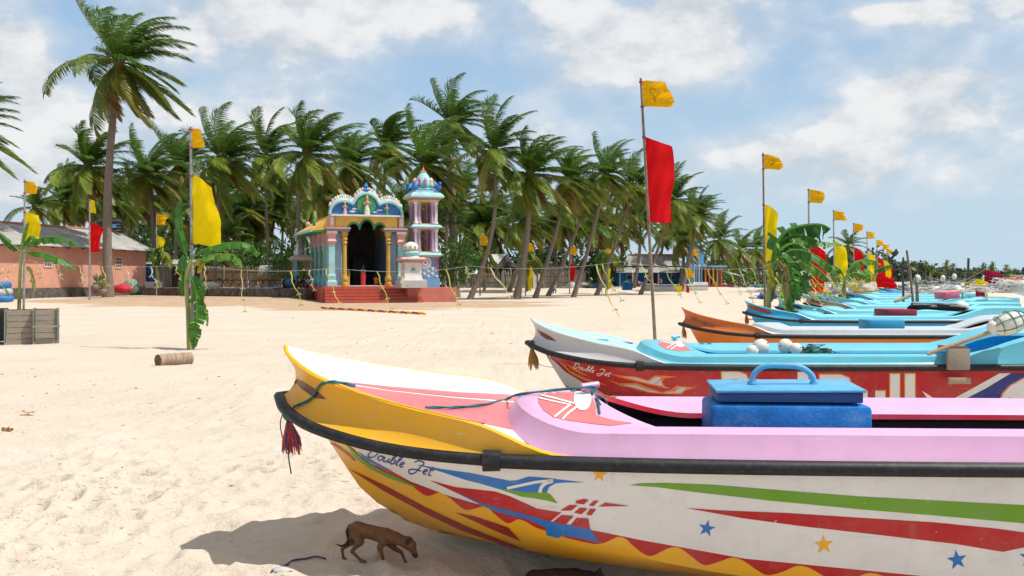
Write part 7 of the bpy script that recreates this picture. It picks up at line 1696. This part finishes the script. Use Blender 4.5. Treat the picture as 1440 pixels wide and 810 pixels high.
SO = P(463, 392, 76); SM = Matrix.Translation((SO.x, SO.y, 0)) @ Matrix.Rotation(TH, 4, 'Z')
def sp(x, y, z): return SM @ Vector((x, y, z))
person('woman in a red sari standing in the shrine doorway seen from behind', sp(2.72, .55, 1.28), 1.58, R(195), 'pray', C_GRN, C_RED, 'sari', bun=True)
person('woman in a mustard sari beside the left golden column of the shrine', sp(1.58, .85, 1.28), 1.42, R(170), 'stand', C_YEL, C_YEL, 'sari', bun=True)
person('person in orange sitting on the shrine floor at the right of the doorway', sp(3.85, 1.1, 1.30), 1.5, R(150), 'sit', C_ORG, C_BRN, 'trousers')
for i, (px, D, fa, tp, bt, lab) in enumerate(((400, 82.6, 60, C_NAVY, C_BLK, 'person in navy sitting leftmost under the pavilion'), (406, 81.8, 20, C_TEA, C_NAVY, 'person in bright blue sitting second from the left under the pavilion'), (412, 82.8, 200, C_BLK, C_BLK, 'person in black seen behind the bright blue sitter'), (418, 81.6, 300, C_PUR, C_BRN, 'person in purple sitting by the blue pavilion post'), (426, 81.9, 330, C_BLK, C_BRN, 'person in black sitting right of the blue pavilion post'), (434, 82.4, 20, C_WHT, C_NAVY, 'person in white sitting in the middle of the pavilion group'), (441, 82.0, 300, C_NAVY, C_PUR, 'person in navy with purple sitting near the shrine wall'), (449, 81.4, 280, C_LB, C_RED, 'person in light blue sitting nearest the red steps'))):
    person(lab, Vector(((px - CX) / FPX * D, D, 1.02)), 1.75, R(fa), 'sit', tp, bt, 'trousers', 'people sitting under the pavilion')
person('child in a pale shirt running on the sand before the huts', onsand(780, 414), 1.32, R(70), 'walk', C_WHT, C_DEN, 'trousers')
person('person in orange shirt and blue shorts running on the sand', onsand(845, 413.5), 1.32, R(-80), 'walk', C_ORG, C_DEN, 'shorts')
person('person in dark clothes sitting on the sand by the small beached boat', onsand(930, 411), 1.6, R(60), 'sit', C_BLK, C_NAVY, 'trousers')
person('person in brown bending behind the small beached boat', GP_(929, 127, .5), 1.5, R(20), 'stand', C_BRN, C_BLK, 'trousers')
# ---------------------------------------------------------------- camera, sky, sun
cam = bpy.data.cameras.new('camera'); co = bpy.data.objects.new('camera', cam); COL.objects.link(co)
co.location = (0, 0, CAM_H); co.rotation_euler = (R(90), 0, 0)
cam.sensor_width = 36.0; cam.lens = 36.0 * FPX / 1440.0; cam.shift_y = -(405.0 - HY) / 1440.0
cam.clip_start = 0.05; cam.clip_end = 12000
cam.dof.use_dof = False
scene.camera = co
SUN_EL, SUN_AZ = R(61), R(101)      # azimuth clockwise from +Y
sd = bpy.data.lights.new('sun', 'SUN'); sd.energy = 4.6; sd.angle = R(0.55); sd.color = (1.0, 0.965, 0.91)
so = bpy.data.objects.new('sun', sd); COL.objects.link(so)
dirv = Vector((math.sin(SUN_AZ) * math.cos(SUN_EL), math.cos(SUN_AZ) * math.cos(SUN_EL), math.sin(SUN_EL)))
so.rotation_euler = dirv.to_track_quat('Z', 'Y').to_euler(); so.location = dirv * 50

w = bpy.data.worlds.new('World'); scene.world = w; w.use_nodes = True
nt = w.node_tree; N = nt.nodes; L = nt.links
bg = N['Background']; bg.inputs['Strength'].default_value = 0.11
sky = N.new('ShaderNodeTexSky'); sky.sky_type = 'NISHITA'; sky.sun_disc = False
sky.sun_elevation = SUN_EL; sky.sun_rotation = SUN_AZ; sky.air_density = 1.0; sky.dust_density = 1.2; sky.ozone_density = 1.0
def mth(op, a, b=None, c=None):
    q = N.new('ShaderNodeMath'); q.operation = op
    for k, z in enumerate((a, b, c)):
        if z is None: continue
        if isinstance(z, (int, float)): q.inputs[k].default_value = z
        else: L.new(z, q.inputs[k])
    return q.outputs[0]
tc = N.new('ShaderNodeTexCoord'); sep = N.new('ShaderNodeSeparateXYZ'); L.new(tc.outputs['Generated'], sep.inputs[0])
az = mth('ARCTAN2', sep.outputs['X'], sep.outputs['Y']); el = mth('ARCSINE', sep.outputs['Z'])
# clouds: noise over a direction stretched sideways, weighted by a few cloud banks given by azimuth and elevation
cmb = N.new('ShaderNodeCombineXYZ'); L.new(az, cmb.inputs[0]); L.new(mth('MULTIPLY', el, 1.55), cmb.inputs[1])
def nz(scale, det, rough=0.6, off=0.0):
    n = N.new('ShaderNodeTexNoise'); n.inputs['Scale'].default_value = scale; n.inputs['Detail'].default_value = det; n.inputs['Roughness'].default_value = rough
    mp = N.new('ShaderNodeMapping'); mp.inputs['Location'].default_value = (off, off * 0.7, off * 1.3); L.new(cmb.outputs[0], mp.inputs['Vector']); L.new(mp.outputs['Vector'], n.inputs['Vector'])
    return n.outputs['Fac']
def ramp(src, lo, hi, a=0.0, c=1.0, smooth=True):
    r = N.new('ShaderNodeMapRange'); r.interpolation_type = 'SMOOTHSTEP' if smooth else 'LINEAR'
    r.inputs['From Min'].default_value = lo; r.inputs['From Max'].default_value = hi; r.inputs['To Min'].default_value = a; r.inputs['To Max'].default_value = c
    L.new(src, r.inputs['Value']); return r.outputs['Result']
BANKS = [  # px, py of the bank, half sizes, weight
    (40, 60, 70, 60, 0.30), (40, 190, 130, 70, 0.30), (60, 270, 160, 40, 0.2), (330, 50, 150, 80, 0.34), (560, 10, 190, 45, 0.34), (380, 165, 90, 35, 0.22),
    (930, 40, 190, 70, 0.36), (960, 95, 160, 30, 0.18), (1295, 130, 115, 42, 0.40), (1260, 190, 160, 26, 0.25), (1400, 10, 140, 25, 0.3), (1240, 20, 40, 12, 0.3),
    (760, 190, 70, 26, 0.24), (990, 225, 60, 22, 0.22), (1120, 215, 110, 26, 0.2), (1290, 240, 130, 24, 0.2), (780, 120, 60, 30, 0.12), (1080, 270, 190, 24, 0.14),
    (110, 40, 36, 50, -0.38), (620, 110, 130, 40, -0.12), (270, 120, 60, 22, -0.15), (1100, 110, 70, 60, -0.22), (1180, 340, 260, 40, -0.22), (720, 60, 40, 70, -0.15)]
bank = None; under = None
for (bx, by, rx, ry, wt) in BANKS:
    a0 = math.atan((bx - CX) / FPX); e0 = math.atan((HY - by) / FPX * math.cos(a0))
    d = mth('ADD', mth('POWER', mth('ABSOLUTE', mth('DIVIDE', mth('SUBTRACT', az, a0), rx / FPX)), 2.0), mth('POWER', mth('ABSOLUTE', mth('DIVIDE', mth('SUBTRACT', el, e0), ry / FPX)), 2.0))
    k = mth('MULTIPLY', mth('EXPONENT', mth('MULTIPLY', d, -0.8)), wt)
    bank = k if bank is None else mth('ADD', bank, k)
def shifted(scale, det, rough, off, dy):
    n = N.new('ShaderNodeTexNoise'); n.inputs['Scale'].default_value = scale; n.inputs['Detail'].default_value = det; n.inputs['Roughness'].default_value = rough
    mp = N.new('ShaderNodeMapping'); mp.inputs['Location'].default_value = (off, off * 0.7 + dy, off * 1.3); L.new(cmb.outputs[0], mp.inputs['Vector']); L.new(mp.outputs['Vector'], n.inputs['Vector'])
    return n.outputs['Fac']
def noisesum(dy): return mth('ADD', mth('MULTIPLY', shifted(7.0, 5, 0.55, 0.0, dy), 0.62), mth('MULTIPLY', shifted(19.0, 6, 0.58, 3.0, dy), 0.40))
n0 = noisesum(0.0); nup = noisesum(0.045)
dens = mth('ADD', mth('MULTIPLY', n0, 1.15), bank)
soft = ramp(dens, 0.44, 0.92); sharp = ramp(dens, 0.70, 0.91)
cov = mth('MAXIMUM', mth('MULTIPLY', soft, 0.66), sharp)
# tops (thinner cloud just above) catch the sun, bases below thick cloud are grey
topl = ramp(mth('ADD', mth('MULTIPLY', mth('SUBTRACT', n0, nup), 2.6), mth('MULTIPLY', ramp(dens, 0.72, 1.15), 0.25)), -0.30, 0.42)
mixk = N.new('ShaderNodeMix'); mixk.data_type = 'RGBA'; L.new(topl, mixk.inputs['Factor'])
mixk.inputs['A'].default_value = (5.4, 5.9, 6.35, 1); mixk.inputs['B'].default_value = (7.9, 7.9, 7.9, 1)
high = N.new('ShaderNodeMix'); high.data_type = 'RGBA'; L.new(ramp(el, 0.02, 0.27), high.inputs['Factor']); high.inputs['A'].default_value = (4.9, 6.35, 7.5, 1); high.inputs['B'].default_value = (3.5, 5.35, 7.6, 1)
haze = N.new('ShaderNodeMix'); haze.data_type = 'RGBA'; L.new(ramp(el, 0.0, 0.30, 0.95, 0.72), haze.inputs['Factor']); L.new(sky.outputs[0], haze.inputs['A']); L.new(high.outputs['Result'], haze.inputs['B'])
mixs = N.new('ShaderNodeMix'); mixs.data_type = 'RGBA'; L.new(mth('MULTIPLY', cov, 0.95), mixs.inputs['Factor']); L.new(haze.outputs['Result'], mixs.inputs['A']); L.new(mixk.outputs['Result'], mixs.inputs['B'])
# warm fill added overhead, out of view, to take the blue out of shadows
warm_fill = N.new('ShaderNodeMix'); warm_fill.data_type = 'RGBA'; L.new(ramp(el, 0.33, 0.75, 0.0, 0.85), warm_fill.inputs['Factor']); L.new(mixs.outputs['Result'], warm_fill.inputs['A']); warm_fill.inputs['B'].default_value = (5.2, 4.85, 4.45, 1)
L.new(warm_fill.outputs['Result'], bg.inputs['Color'])
scene.view_settings.view_transform = 'Standard'; scene.view_settings.look = 'None'; scene.view_settings.gamma = 1.0; scene.view_settings.exposure = 0.03
scene.view_settings.use_curve_mapping = False
scene.render.engine = 'CYCLES'
scene.cycles.use_denoising = True
scene.cycles.use_adaptive_sampling = True; scene.cycles.adaptive_threshold = 0.03
w.cycles.sampling_method = 'MANUAL'; w.cycles.sample_map_resolution = 512
scene.cycles.max_bounces = 6; scene.cycles.transparent_max_bounces = 6
